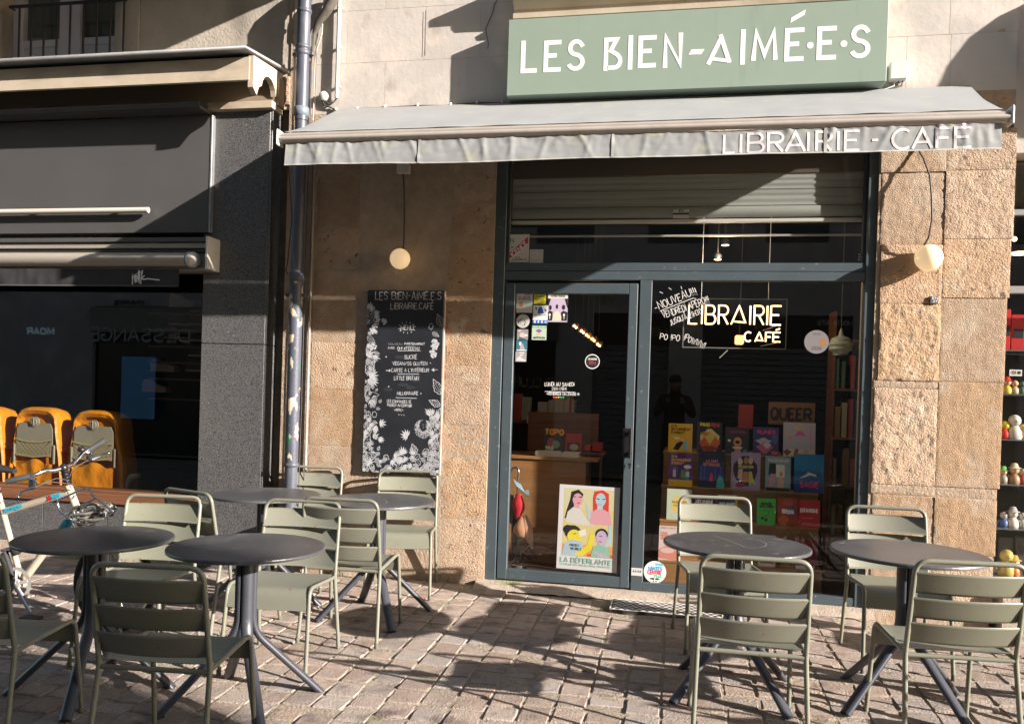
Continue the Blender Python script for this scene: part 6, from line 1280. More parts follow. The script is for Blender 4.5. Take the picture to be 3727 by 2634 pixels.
for a in [('small yellow figure with red cap on the second glass shelf', 3664, 1, .10, (.6, .45, .05), SKN, (.5, .05, .03)), ('small beige figure beside a green lump on the second glass shelf', 3692, 1, .09, (.45, .38, .25), SKN, None), ('low green figure at the edge of the second glass shelf', 3718, 1, .085, (.05, .12, .09), (.05, .12, .09), None),
          ('red and yellow parrot coloured figure on the third glass shelf', 3655, 2, .12, (.55, .04, .03), (.55, .48, .04), None), ('white dog like figure in the middle of the third glass shelf', 3690, 2, .16, (.50, .50, .46), (.55, .54, .5), None), ('small orange figure at the right of the third glass shelf', 3722, 2, .10, (.6, .28, .04), (.6, .4, .08), None),
          ('small figure with green hair on the fourth glass shelf', 3650, 3, .10, (.3, .28, .22), SKN, (.12, .45, .12)), ('small figure under a wide cream hat on the fourth glass shelf', 3690, 3, .12, (.35, .22, .12), SKN, (.55, .50, .35)), ('small figure in red at the end of the fourth glass shelf', 3721, 3, .10, (.55, .04, .03), SKN, None),
          ('blue and grey figure on the fifth glass shelf', 3652, 4, .10, (.06, .12, .32), (.45, .42, .38), None), ('white figure with pointed grey hat on the fifth glass shelf', 3685, 4, .12, (.62, .60, .56), (.6, .58, .54), (.4, .4, .4)), ('pale figure at the right of the fifth glass shelf', 3722, 4, .10, (.5, .5, .46), (.55, .52, .48), None),
          ('orange and white round figures on the lowest glass shelf', 3690, 5, .12, (.6, .16, .03), (.62, .58, .5), (.55, .35, .08)), ('yellow plush like figure low in the right shop window', 3660, 5, .17, (.42, .33, .07), (.45, .36, .08), None)]: figurine(*a)
for x0, x1, y0, y1, c, lb in ((3650, 3678, 1125, 1272, (.50, .02, .02), 'red and black box on the top glass shelf at the right'), (3682, 3727, 1145, 1272, (.42, .02, .02), 'larger red box with a black label on the top glass shelf')):
    X0, X1, Z0, Z1 = rectW(x0, y0, x1, y1, SYY); Z0 = W(3680, levels[0], SYY).z; t = thing('toy_box', lb, 'box', (X0, SYY, Z0)); g = G(); g.box(X0, X1, SYY, SYY+.12, Z0+.001, Z1, .002); obj('carton', g, flat(c, .4), t); g = G(); g.box(X0+.01, X1-.005, SYY-.003, SYY-.001, Z0+.35*(Z1-Z0), Z0+.6*(Z1-Z0)); obj('label', g, flat(K, .4), t)
card('white speech bubble card above the second glass shelf', 'card', 'speech_card', (3674, 1345, 3720, 1368), SYY-.02, (.66, .65, .62), [(K, 't', "C'EST MOI!", .12, .3, .76, .45, .1)])
for i, (x, y, w_) in enumerate(((3692, 870, .02), (3716, 925, .075))):
    c = W(x, y, 1.2); t = thing('shop_lamp', ('small round lamp glowing in the right shop' if i == 0 else 'wide lit ceiling lamp in the right shop'), 'lamp', c); g = G(); g.lathe([(.0001, 0), (w_, .0), (w_*.9, .015), (.0001, .02)], c, 16) if i else g.sphere(c, w_, 12, 8); obj('bulb', g, emit('lamp_glow_%d' % i, (1, .72, .36), 1.5), t)
# ------------------------------------------------------------------ café chairs
SAGE = mat('sage_grey_paint', (.192, .197, .152), (.176, .18, .14), rough=.38, scale=4, spec=.5, rnd=.09, bump=.04, bscale=120)
layer(SAGE, (.17, .165, .125), 14, .64, .74, offset=3); layer(SAGE, (.20, .07, .025), 34, .735, .76, offset=5, detail=2)
def fillet(P, r, n=5):
    out = [Vector(P[0])]
    for i in range(1, len(P)-1):
        a, b, c = Vector(P[i-1]), Vector(P[i]), Vector(P[i+1]); rr_ = r[i-1] if isinstance(r, list) else r
        d1 = (a-b).normalized(); d2 = (c-b).normalized(); p = b+d1*rr_; q = b+d2*rr_
        for k in range(n+1): t = k/n; out.append(p*(1-t)**2+b*2*t*(1-t)+q*t*t)
    out.append(Vector(P[-1])); return out
def make_chair(label, group):
    t = thing('cafe_chair', label, 'chair', group=group, local=True)
    R = .0108; hw = .221; ks = (-.195, .428)
    g = G(); g.tube(fillet([(-hw, ks[0], ks[1]), (-hw+.002, -.262, .79), (-hw+.010, -.268, .832), (hw-.010, -.268, .832), (hw-.002, -.262, .79), (hw, ks[0], ks[1])], [.02, .045, .045, .02], 5), R, 10)
    # tidy: single large corner radius
    g = G(); g.tube(fillet([(-hw, ks[0], ks[1]), (-hw+.004, -.270, .832), (hw-.004, -.270, .832), (hw, ks[0], ks[1])], .058, 7), R, 10); obj('back_frame', g, SAGE, t)
    for s in (-1, 1):
        g = G(); g.tube(fillet([(s*hw, ks[0], ks[1]+.012), (s*hw, ks[0]-.002, ks[1]-.02), (s*(hw+.012), -.262, 0)], .018, 3), [R]*5+[R*.95] if False else R, 10); obj('leg', g, SAGE, t)
        g = G(); g.tube(fillet([(s*hw, ks[0], ks[1]), (s*(hw-.004), .205, .452), (s*(hw+.006), .262, 0)], .05, 6), R, 10); obj('leg', g, SAGE, t)
        for p in ((s*(hw+.012), -.262, .006), (s*(hw+.006), .262, .006)):
            g = G(); g.lathe([(R*1.15, -.006), (R*1.15, .022), (R*.9, .026)], p, 10); obj('foot_cap', g, mat('foot_cap', (.10, .10, .08), rough=.7), t)
    g = G(); g.tube([(-hw, ks[0], ks[1]-.008), (hw, ks[0], ks[1]-.008)], R*.95, 10); obj('cross_bar', g, SAGE, t)
    # seat pan: flat, dipped a little, rolling down at the front
    prof = [(-.178, .446), (-.12, .438), (0, .436), (.10, .443), (.165, .449)]+[(.165+.052*sin(radians(a)), .397+.052*cos(radians(a))) for a in (20, 40, 60, 80)]+[(.222, .372), (.228, .345)]
    n = len(prof); xs = [-hw+.012, -hw*.5, 0, hw*.5, hw-.012]; g = G(); vs = []
    for (y, z) in prof:
        for x in xs: vs.append((x, y, z-.004*cos(x/hw*pi/2)))
    m = len(xs); g.add(vs, [(i*m+j, i*m+j+1, (i+1)*m+j+1, (i+1)*m+j) for i in range(n-1) for j in range(m-1)], True)
    vb = [(x, y*.985+(.0 if y < .2 else -.002), z-.003) for x, y, z in vs]; g.add(vb, [(i*m+j, (i+1)*m+j, (i+1)*m+j+1, i*m+j+1) for i in range(n-1) for j in range(m-1)], True)
    rim = [i for i in range(m)]+[k*m+m-1 for k in range(1, n)]+[(n-1)*m+k for k in range(m-2, -1, -1)]+[k*m for k in range(n-2, 0, -1)]
    A = [vs[i] for i in rim]; B = [vb[i] for i in rim]; q = len(A); g.add(A+B, [(i, q+i, q+(i+1) % q, (i+1) % q) for i in range(q)])
    obj('seat', g, SAGE, t)
    # three pressed slats, bowed backwards
    for zt_, zb__ in ((.787, .689), (.676, .580), (.568, .474)):
        g = G(); vs = []; NX_ = 12; RZ = (0, .05, .1, .5, .9, .95, 1); NZ_ = 6
        for j in range(NZ_+1):
            v = RZ[j]; z = zt_+(zb__-zt_)*v; yb = ks[0]+(-.270-ks[0])*(z-ks[1])/(.832-ks[1])
            lip = (.006, .001, 0, 0, 0, .002, .006)[j]-.028*(.5-v)
            for i in range(NX_+1):
                u = i/NX_*2-1; vs.append((u*(hw-.006), yb+.004-.034*(1-u*u)+lip, z))
        m2 = NX_+1
        vb = [(x, y-.0025, z) for x, y, z in vs]
        for j0, j1 in ((0, 2), (2, 4), (4, 6)):
            for side, arr in ((0, vs), (1, vb)):
                sub = arr[j0*m2:(j1+1)*m2]; F = [(j*m2+i, (j+1)*m2+i, (j+1)*m2+i+1, j*m2+i+1) for j in range(j1-j0) for i in range(NX_)]
                g.add(sub, [f[::-1] for f in F] if side else F, True)
        rim = list(range(m2))+[k*m2+m2-1 for k in range(1, NZ_+1)]+[NZ_*m2+k for k in range(m2-2, -1, -1)]+[k*m2 for k in range(NZ_-1, 0, -1)]
        A = [vs[i] for i in rim]; B = [vb[i] for i in rim]; q = len(A); g.add(A+B, [(i, q+i, q+(i+1) % q, (i+1) % q) for i in range(q)])
        obj('slat', g, SAGE, t)
    return t
D_ = radians
GC = 'sage green café chairs on the terrace'
spots = [(-1.94, -3.04, 6.5, 'shaded sage chair seen from behind in front of the left front table'),
         (-2.80, -3.035, 6, 'shaded sage chair cut off by the left bottom corner of the photo'),
         (-2.83, -2.03, 188, 'sunlit sage chair behind the leftmost table, facing the camera'),
         (-2.68, -1.42, -22, 'sage chair turned away, back to back with the chair behind the leftmost table'),
         (-2.02, -1.95, 185, 'sunlit sage chair facing the camera behind the second front table, before another chair'),
         (-1.84, -1.40, 3, 'sage chair with its back to the camera pushed up to the second rear table'),
         (-2.66, -.36, 187, 'sage chair against the wall beside the drainpipe, left of the blackboard'),
         (-1.88, -.36, 192, 'sage chair against the wall in front of the foot of the blackboard'),
         (.31, -1.00, 187, 'sage chair behind the marked table, in front of the book display'),
         (.355, -2.28, 0.5, 'sunlit sage chair seen from behind in front of the scratched table before the books'),
         (1.27, -1.08, 181, 'sage chair behind the right table, in front of the stone pillar'),
         (1.20, -2.12, 5, 'sage chair seen from behind at the right bottom edge of the photo'),
         (2.50, -1.10, 184, 'sage chair beyond the right edge of the photo, behind the table there'),
         (2.42, -2.55, 3, 'sage chair beyond the right edge of the photo, in front of the table there')]
ch0 = make_chair(spots[0][3], GC)
def tilt_for(x, y): return ground_z(x, y)
for i, (x, y, a, lb_) in enumerate(spots):
    o = ch0 if i == 0 else dup(ch0, (0, 0, 0), 0, lb_, GC)
    o.location = (x, y, ground_z(x, y)+.001); o.rotation_euler = (0, 0, D_(a)); o['label'] = lb_

# ------------------------------------------------------------------ café tables
TOP = mat('anthracite_laminate', (.050, .051, .057), (.066, .067, .072), rough=.36, scale=3, spec=.55)
layer(TOP, (.15, .15, .16), 3.6, .52, .85, offset=2, stretch=(1, .5, 1)); layer(TOP, (.13, .13, .13), 17, .62, .72, offset=7); layer(TOP, (.10, .105, .11), 1.3, .45, .75, offset=17); layer(TOP, (.20, .20, .21), 60, .76, .8, offset=4, detail=2)
LEG = mat('anthracite_metal', (.050, .055, .070), (.042, .046, .060), rough=.38, spec=.6, scale=8)
layer(LEG, (.16, .16, .17), 40, .72, .76, offset=4)
def make_table(label, group):
    t = thing('cafe_table', label, 'table', group=group, local=True)
    g = G(); g.lathe([(.0001, .7445), (.352, .7445), (.3585, .742), (.36, .737), (.3595, .7285), (.352, .726), (.0001, .726)], (0, 0, 0), 72, smooth=False); obj('tabletop', g, TOP, t)
    g = G(); g.lathe([(.12, .7255), (.12, .718), (.05, .716), (.045, .69)], (0, 0, 0), 20); obj('mounting_plate', g, LEG, t)
    for k in range(4):
        a = pi/2*k; d = Vector((cos(a), sin(a), 0)); s_ = Vector((-sin(a), cos(a), 0))
        path = fillet([d*.033+Vector((0, 0, .715)), d*.033+Vector((0, 0, .345)), d*.375+Vector((0, 0, 0.0))], .075, 8)
        g = G(); g.tube(path, .0175, 12, ry=.0275, up=tuple(d)); obj('leg', g, LEG, t)
        g = G(); p = d*.365; g.box(p.x-.02, p.x+.02, p.y-.02, p.y+.02, -.002, .004); obj('foot_pad', g, mat('rubber', (.02, .02, .02), rough=.8), t)
    return t
GT = 'round dark café tables on the terrace'
tabs = [(-2.725, -2.53, 22, 'leftmost round black table, in shade at the front left'), (-1.94, -2.50, 40, 'second round black table in the front left row'),
        (-2.62, -1.02, 20, 'round dark table in front of the granite pilaster'), (-1.826, -1.03, 35, 'round dark table in front of the blackboard wall'),
        (.335, -1.786, 40, 'round dark table with a chalky scratch in front of the book window'), (1.149, -1.748, 35, 'round dark table in front of the right stone pillar'),
        (2.08, -1.78, 30, 'round dark table beyond the right edge of the photo')]
tb0 = make_table(tabs[0][3], GT); TB = []
for i, (x, y, a, lb_) in enumerate(tabs):
    o = tb0 if i == 0 else dup(tb0, (0, 0, 0), 0, lb_, GT)
    o.location = (x, y, ground_z(x, y)+.002); o.rotation_euler = (0, 0, D_(a)); o['label'] = lb_; TB.append(o)
# chalky marks on the tops
SCR = mat('pale_scratch', (.22, .22, .23), rough=.7)
def marks(tb, lines, wd=.004):
    g = G(); z = .7449
    for ln in lines: g.ribbon(ln, wd, lambda u, v, k=0: (u, v, z+k))
    a = -tb.rotation_euler.z; ca, sa = cos(a), sin(a); g.v = [(x*ca-y*sa, x*sa+y*ca, z) for x, y, z in g.v]
    obj('scratch', g, SCR, tb, org=(0, 0, 0))
marks(TB[4], [[(-.10, .20), (0, .0), (.04, -.10)]]); marks(TB[4], [[(.02+.13*cos(a), .04+.16*sin(a)) for a in [radians(-80+14*k) for k in range(12)]]])
marks(TB[3], [[(-.1, .2), (.06, -.02), (.1, -.16)]], .003); marks(TB[1], [[(-.2, .26), (-.15, .27)], [(-.19, .245), (-.14, .255)]], .006); marks(TB[5], [[(-.29, .13), (-.26, .16)]], .012); marks(TB[4], [[(.2, .2), (.25, .19)]], .01)
marks(TB[0], [[(-.03, -.27), (.05, -.265)], [(-.01, -.285), (.04, -.28)]], .004)

# ------------------------------------------------------------------ bicycle
bk = thing('bicycle', 'beige city bicycle with chrome handlebar and front rack parked at the left shop window', 'bicycle', (-3.6, -1.75, -.03), group=None)
FRB = mat('bicycle_beige', (.46, .40, .31), rough=.3, coat=.3); TURQ = flat((.03, .42, .60), .4)
YB = -1.72
def bkp(x, y, Y=YB): return W(x, y, Y)
hd0, hd1 = bkp(252, 1775), bkp(282, 1855)          # head tube
BB = bkp(80, 2118); 
ax = bkp(418, 2128); wr_ = ax.z-ground_z(ax.x, ax.y); ra = BB+Vector((-.46, 0, ax.z-BB.z)); 
st_ = BB+Vector((-.17, 0, .48))
g = G()
g.tube([st_+Vector((.03, 0, -.06)), hd0+Vector((.0, 0, -.03))], .0225, 14)
g.tube([BB, hd1+Vector((0, 0, .02))], .024, 14); g.tube([BB, st_+Vector((-.03, 0, .10))], .017, 12)
g.tube([hd0+(hd0-hd1)*.1, hd1], .022, 14); g.tube([BB+Vector((0, 0, -.02)), BB+Vector((0, 0, .02))], .03, 12)
for s_ in (-.05, .05): g.tube([BB+Vector((-.03, s_*.5, 0)), ra+Vector((0, s_, 0))], .009, 8); g.tube([st_+Vector((0, s_*.3, -.02)), ra+Vector((0, s_, 0))], .008, 8)
obj('frame', g, FRB, bk)
g = G(); cr = hd1+(ax-hd1)*.12
for s_ in (-.05, .05): g.tube(fillet([hd1, cr+Vector((0, s_, 0)), ax+Vector((-.02, s_, .12)), ax+Vector((0, s_, 0))], .03, 3), .011, 10)
obj('fork', g, FRB, bk)
TYRE = mat('tyre_rubber', (.018, .018, .018), rough=.8)
for nm, c in (('front', ax), ('rear', ra)):
    g = G(); g.tube([c+Vector(((wr_-.018)*cos(a), 0, (wr_-.018)*sin(a))) for a in [2*pi*k/48 for k in range(48)]], .018, 8, closed=True, up=(0, 1, 0)); wo = obj('wheel', g, TYRE, bk)
    g = G(); g.tube([c+Vector(((wr_-.042)*cos(a), 0, (wr_-.042)*sin(a))) for a in [2*pi*k/48 for k in range(48)]], .009, 8, closed=True, up=(0, 1, 0)); obj('rim', g, STEEL, wo)
    g = G()
    for k in range(28): a = 2*pi*k/28; g.tube([c+Vector((.018*cos(a+.6), .02*(-1)**k, .018*sin(a+.6))), c+Vector(((wr_-.045)*cos(a), 0, (wr_-.045)*sin(a)))], .0013, 4)
    obj('spokes', g, STEEL, wo, kind='stuff'); g = G(); g.lathe([(.012, -.045), (.022, -.03), (.014, 0), (.022, .03), (.012, .045)], c, 12, 'y'); obj('hub', g, STEEL, wo)
g = G(); F_ = Vector((BB.x, BB.y-.045, BB.z)); P = []
for k in range(88): a = 2*pi*k/88; r_ = .098+(.005 if k % 2 else 0); P.append((r_*cos(a), r_*sin(a)))
fr = frame(F_)
ringi = [(.078*cos(2*pi*k/88), .078*sin(2*pi*k/88)) for k in range(88)]
A = [fr(u, v, .002) for u, v in P]+[fr(u, v, .002) for u, v in ringi]; g.add(A, [(k, 88+k, 88+(k+1) % 88, (k+1) % 88) for k in range(88)])
A2 = [fr(u, v, -.002) for u, v in P]+[fr(u, v, -.002) for u, v in ringi]; g.add(A2, [((k+1) % 88, 88+(k+1) % 88, 88+k, k) for k in range(88)])
for k in range(5): a = 2*pi*k/5+.3; g.tube([fr(0, 0, .004), fr(.082*cos(a), .082*sin(a), .002)], .011, 6, ry=.004)
g.lathe([(.028, -.008), (.028, .01)], F_, 14, 'y'); obj('chainring', g, mat('worn_alloy', (.6, .58, .56), (.42, .39, .36), rough=.35, metal=.25, scale=30), bk)
g = G(); c1 = bkp(112, 2230, YB-.09); g.tube([F_+Vector((0, -.02, 0)), c1], .013, 8, ry=.008); ck_ = obj('crank', g, STEEL, bk)
g = G(); g.box(c1.x-.01, c1.x+.10, c1.y-.09, c1.y-.01, c1.z-.025, c1.z-.003, .006); obj('pedal', g, mat('pedal_black', (.02, .02, .022), rough=.6), ck_)
g = G(); c2 = BB*2-c1; c2.y = YB+.08; g.tube([BB, c2], .011, 8); g.box(c2.x-.09, c2.x+.02, c2.y, c2.y+.09, c2.z, c2.z+.02, .005); obj('crank', g, STEEL, bk)
g = G(); g.tube([F_+Vector((0, .03, .09)), F_+Vector((-.25, .03, .07)), ra+Vector((0, -.03, .035))], .005, 5); g.tube([F_+Vector((0, .03, -.09)), ra+Vector((.05, -.03, -.06)), ra+Vector((0, -.03, -.035))], .005, 5); obj('chain', g, mat('oily_chain', (.08, .07, .06), rough=.4, metal=.8), bk)
g = G(); g.box(BB.x-.17, BB.x+.0, YB-.10, YB-.05, BB.z-.03, BB.z+.035, .012); g.tube([BB+Vector((-.10, -.03, .18)), BB+Vector((-.02, -.05, .04))], .02, 8); g.sphere(BB+Vector((-.03, -.02, .20)), .035, 10, 6); obj('gear_cover', g, mat('pedal_black', (.02, .02, .022), rough=.6), bk)
# saddle (outside the photo) and post
g = G(); g.tube([st_, st_+Vector((-.06, 0, .18))], .013, 10); obj('seat_post', g, STEEL, bk)
g = G(); sp = st_+Vector((-.06, 0, .20)); g.tube([sp+Vector((-.13, 0, .01)), sp+Vector((-.05, 0, .01)), sp+Vector((.08, 0, .0)), sp+Vector((.16, 0, -.01))], [.075, .08, .04, .02], 14, ry=[.03, .03, .022, .015], up=(0, 1, 0)); obj('saddle', g, mat('pedal_black', (.02, .02, .022), rough=.6), bk)
# lettering on the tubes
def tube_text(s_, a_, b_, wd_, m_, out=.026):
    p, q = Vector(a_), Vector(b_); d = q-p; L_ = d.length; d.normalize(); n = Vector((0, -1, 0)); u2 = (-d.z, 0, d.x); g = G(); fr_ = frame(p+n*out, d, u2)
    write(g, text_strokes(s_, L_, wd_), .006, fr_, 0); obj('lettering', g, m_, bk)
ta, tb_ = st_+Vector((.03, 0, -.06)), hd0+Vector((0, 0, -.03))
def on(p, q, x): t_ = (x-p.x)/(q.x-p.x); return p+(q-p)*t_
tube_text('ROCKRIDER', on(ta, tb_, W(20, 1880, YB-.02).x)+Vector((0, 0, -.008)), on(ta, tb_, W(84, 1860, YB-.02).x)+Vector((0, 0, -.008)), .020, TURQ)
tube_text('SPORT', on(ta, tb_, W(192, 1820, YB-.02).x)+Vector((0, 0, -.012)), on(ta, tb_, W(226, 1808, YB-.02).x)+Vector((0, 0, -.012)), .026, TURQ)
g = G(); p = on(ta, tb_, W(180, 1832, YB-.02).x); fr_ = frame((p.x, YB-.0245, p.z)); g.poly([(-.015, -.022), (.020, .0), (-.010, .022)], fr_); obj('red_triangle', g, flat((.5, .02, .03), .4), bk)
g = G(); d_ = (hd1-BB).normalized(); p = BB+d_*.42; g.tube([p, p+d_*.13], .0262, 12, caps=False); obj('blue_decal', g, TURQ, bk)
# handlebar, stem, grips, levers, bell, cables
stem = W(232, 1702, -1.78); s0 = hd0+(hd0-hd1).normalized()*.03
g = G(); g.tube([s0, s0*.45+stem*.55+Vector((0, 0, .0)), stem], [.019, .021, .018], 12); g.sphere(stem, .026, 12, 8)
for k in range(5): p = s0*(1-k/5)+stem*(k/5); g.lathe([(.022, -.004), (.026, 0), (.022, .004)], p, 12)
obj('stem', g, mat('stem_black', (.015, .015, .017), rough=.35), bk)
bl_ = [W(x, y, Y) for x, y, Y in ((105, 1735, -1.95), (140, 1722, -1.92), (165, 1712, -1.88), (195, 1712, -1.83), (232, 1702, -1.78), (262, 1690, -1.72), (285, 1668, -1.67), (300, 1650, -1.64), (323, 1636, -1.60))]
g = G(); g.tube(bl_, [.011, .011, .012, .014, .015, .014, .012, .011, .011], 12); obj('handlebar', g, STEEL, bk)
GRIP = mat('grip_rubber', (.05, .05, .052), rough=.75, bump=.3, bscale=150)
for a_, b_ in (((20, 1752, -2.02), (108, 1733, -1.95)), ((320, 1639, -1.60), (384, 1601, -1.54))):
    p, q = W(*a_), W(*b_); g = G(); g.tube([p, p+(q-p)*.08, p+(q-p)*.5, q], [.018, .0165, .0165, .0175], 12); obj('grip', g, GRIP, bk)
for pts, c in ((((112, 1740, -1.95), (124, 1775, -1.97), (100, 1780, -1.99), (78, 1790, -2.01), (66, 1808, -2.02)), 0), (((318, 1650, -1.60), (335, 1672, -1.61), (360, 1662, -1.58), (378, 1652, -1.56), (396, 1648, -1.55)), 1)):
    P = [W(*p) for p in pts]; g = G(); g.tube(P[1:], [.010, .008, .006, .007], 8, ry=.004); g.sphere(P[-1], .009, 8, 6); mid = P[0]*.5+P[1]*.5; g.box(mid.x-.022, mid.x+.022, mid.y-.012, mid.y+.016, mid.z-.03, mid.z+.03, .008); obj('brake_lever', g, STEEL, bk)
c = W(297, 1637, -1.66); g = G(); g.lathe([(.001, .02), (.016, .018), (.024, .006), (.024, 0), (.018, -.012)], c, 14); obj('bell', g, mat('stem_black', (.015, .015, .017), rough=.35), bk)
for pts in (((130, 1770, -1.96), (180, 1752, -1.9), (250, 1760, -1.8), (288, 1775, -1.75), (278, 1800, -1.74), (262, 1815, -1.74)), ((325, 1672, -1.61), (290, 1690, -1.66), (262, 1712, -1.7), (245, 1760, -1.72), (250, 1800, -1.72)), ((150, 1760, -1.94), (205, 1740, -1.86), (240, 1745, -1.8), (262, 1780, -1.76))):
    g = G(); g.tube([W(*p) for p in pts], .0028, 6); obj('cable', g, CABLE, bk)
# chrome front rack with coiled lock
rk = [(208, 1812, -1.86), (214, 1852, -1.86), (252, 1888, -1.86)], 
g = G()
A_ = [W(x, y, -1.84) for x, y in ((210, 1830), (216, 1815), (310, 1776), (322, 1778), (340, 1805), (385, 1838), (412, 1868))]
B_ = [W(x, y, -1.84) for x, y in ((210, 1830), (214, 1855), (232, 1872), (256, 1890))]
g.tube(A_, .006, 8); g.tube(B_, .006, 8)
for (p, q) in (((232, 1870), (350, 1812)), ((258, 1888), (382, 1830)), ((322, 1915), (418, 1862)), ((256, 1890), (322, 1915))): g.tube([W(*p, -1.83), W(*q, -1.78)], .0055, 8)
for p in ((256, 1890), (392, 1860)): g.tube([W(*p, -1.82), ax+Vector((0, -.06, 0))], .004, 6)
obj('front_rack', g, STEEL, bk)
rr = random.Random(8); g = G(); c = W(335, 1868, -1.78); P = []
for k in range(90): a = k*.42; r_ = .055+.03*sin(k*.9); P.append(c+Vector((r_*1.7*cos(a), .035*sin(k*.31), r_*.52*sin(a)+.02*sin(k*.17)+.035*cos(a))))
g.tube(P, .0085, 7)
lk = obj('coiled_lock', g, mat('smoked_plastic', (.32, .31, .27), (.05, .05, .045), rough=.12, scale=25, spec=.8, coat=1.), org=c); lk['kind'] = 'thing'; tag(lk, 'crumpled shiny coiled cable lock lying in the bicycle rack', 'bicycle lock')

# ------------------------------------------------------------------ street opposite and things just outside the photo
OY = -9.5; OX = 18.4
ob = thing('opposite_building', 'pale stone building across the street, behind the camera, seen mirrored in the glass', 'building', (0, OY, 0))
g = G(); 
wins = []
for k in range(-12, 9): wins.append((k*2.1-.55, k*2.1+.55))
g.box(-25, OX, OY-8, OY-.16, -.1, 14.0); g.box(-25, OX, OY-.16, OY, 9.4, 14.0)
g.box(-25, OX, OY-.16, OY, 3.0, 4.3); g.box(-25, OX, OY-.16, OY, 6.5, 7.1); g.box(-25, OX, OY-.16, OY, 9.2, 9.4)
x = -25
for a_, b_ in wins: g.box(x, a_, OY-.16, OY, 4.3, 6.5); g.box(x, a_, OY-.16, OY, 7.1, 9.2); x = b_
g.box(x, OX, OY-.16, OY, 4.3, 6.5); g.box(x, OX, OY-.16, OY, 7.1, 9.2)
shops = [(-12, -8.2), (-7.4, -2.2), (-1.5, -.1), (.5, 3.1), (3.7, 5.9), (6.5, 10.5), (11.5, 15.5)]
x = -25
for a_, b_ in shops: g.box(x, a_, OY-.16, OY, -.1, 3.0); x = b_
g.box(x, OX, OY-.16, OY, -.1, 3.0); obj('facade', g, ASHLAR, ob)
g = G(); 
for a_, b_ in wins: g.box(a_, b_, OY-.159, OY-.12, 4.3, 6.5); g.box(a_, b_, OY-.159, OY-.12, 7.1, 9.2)
obj('windows', g, mat('far_window', (.05, .06, .07), rough=.15), ob)
SH2 = mat('grey_roller', (.20, .21, .22), rough=.5)
for i, (a_, b_) in enumerate(shops):
    if i in (2, 3):
        for k in range(22): g = G(); g.box(a_, b_, OY-.10-.012*(k % 2), OY-.08, .0+k*.11, .0+k*.11+.10, .01); obj('shutter_slat', g, SH2, ob)
        g = G(); g.box(a_, b_, OY-.12, OY-.06, 2.42, 3.0); obj('sign_band', g, flat((.012, .012, .014), .5), ob)
    else:
        g = G(); g.box(a_, b_, OY-.155, OY-.10, -.05, 3.0); obj('dark_shop', g, mat('opposite_glass', (.02, .022, .025), rough=.2), ob)
        g = G(); g.box(a_-.05, b_+.05, OY+.001, OY+.05, 2.45, 2.98, .01); obj('sign_band', g, flat((.30, .27, .22) if i != 1 else (.16, .15, .14), .5), ob)
def opp_text(s_, px0, px1, pyb, hh, m_, tk):
    """sign lettering across the street; placed so that its mirror image in the panes is where the photo shows it"""
    p0, p1 = W(px0, pyb, -OY), W(px1, pyb, -OY); x0, x1 = min(p0.x, p1.x), max(p0.x, p1.x); z = (p0.z+p1.z)/2; h = hh/3028*15.6
    g = G(); write(g, text_strokes(s_, x1-x0, h), tk, frame((x1, OY+.055, z), (-1, 0, 0), (0, 0, 1)), 0); obj('sign_lettering', g, m_, ob)
GOLD = mat('gold_letters', (.45, .33, .12), rough=.4); PALE = mat('pale_letters', (.55, .53, .5), rough=.5)
opp_text('DESSANGE', 348, 706, 1243, 50, PALE, .045); opp_text('PARIS', 435, 540, 1112, 16, flat((.04, .04, .04)), .03); opp_text('MOAR', 120, 218, 1218, 24, emit('lit_blue_white', (.5, .75, .9), .35), .03)
opp_text('VIP CLUB', 2010, 2240, 1108, 44, GOLD, .035); opp_text('CHOCOLATS', 2977, 3118, 1183, 14, PALE, .018); opp_text('CLUB', 2372, 2480, 1222, 26, GOLD, .03); opp_text('VIP CLUB', 1870, 2052, 1408, 34, GOLD, .03)
r = W(466, 1298, -OY); r2 = W(582, 1525, -OY); g = G(); g.box(r.x, r2.x, OY+.06, OY+.08, r2.z, r.z, .004); obj('blue_poster', g, emit('blue_poster_glow', (.09, .26, .48), .16), ob)  # poster, not a lamp: a faint glow is put into its colour
# balcony slab above the left house: its edge throws the slanting shadow
p1, p2 = W(990, 8, -.03), W(524, 213, -.03); sl_ = (p1.z-p2.z)/(p1.x-p2.x); zsl = 4.95; xs_ = p1.x+(zsl-p1.z)/(SUN.z/SUN.x)
bc = thing('stone_balcony', 'stone balcony slab above the left house, just outside the photo', 'balcony', (-4, -.5, zsl)); g = G(); g.box(-9, xs_, -1.15, -.02, zsl, zsl+.16, .01); obj('slab', g, ASHLAR, bc)
# added unseen hood, profile shaped to cast the curved shadow on the wall
hz = W(3700, 491, WALLY).z; R0 = .45; hx = 1.60+2.95*R0; hb = hz+1.06*R0
hd = thing('shade_hood', 'rounded hood added out of view at the right to cast the curved wall shadow', 'hood', (hx, -.2, hb))
pf = [(0, 0), (R0, 0), (R0-.006, .12), (R0-.02, .25), (R0-.045, .42), (R0-.09, .56), (R0-.15, .63), (R0-.24, .66), (0, .70)]
g = G(); n = len(pf); xa_, xb_ = hx, hx+2.6; g.add([(xa_, -.03-p, hb+z) for p, z in pf]+[(xb_, -.03-p, hb+z) for p, z in pf], [tuple(range(n))[::-1], tuple(range(n, 2*n))]+[(i, n+i, n+(i+1) % n, (i+1) % n) for i in range(n)]); obj('shade_hood_body', g, flat((.25, .05, .04), .8), hd)

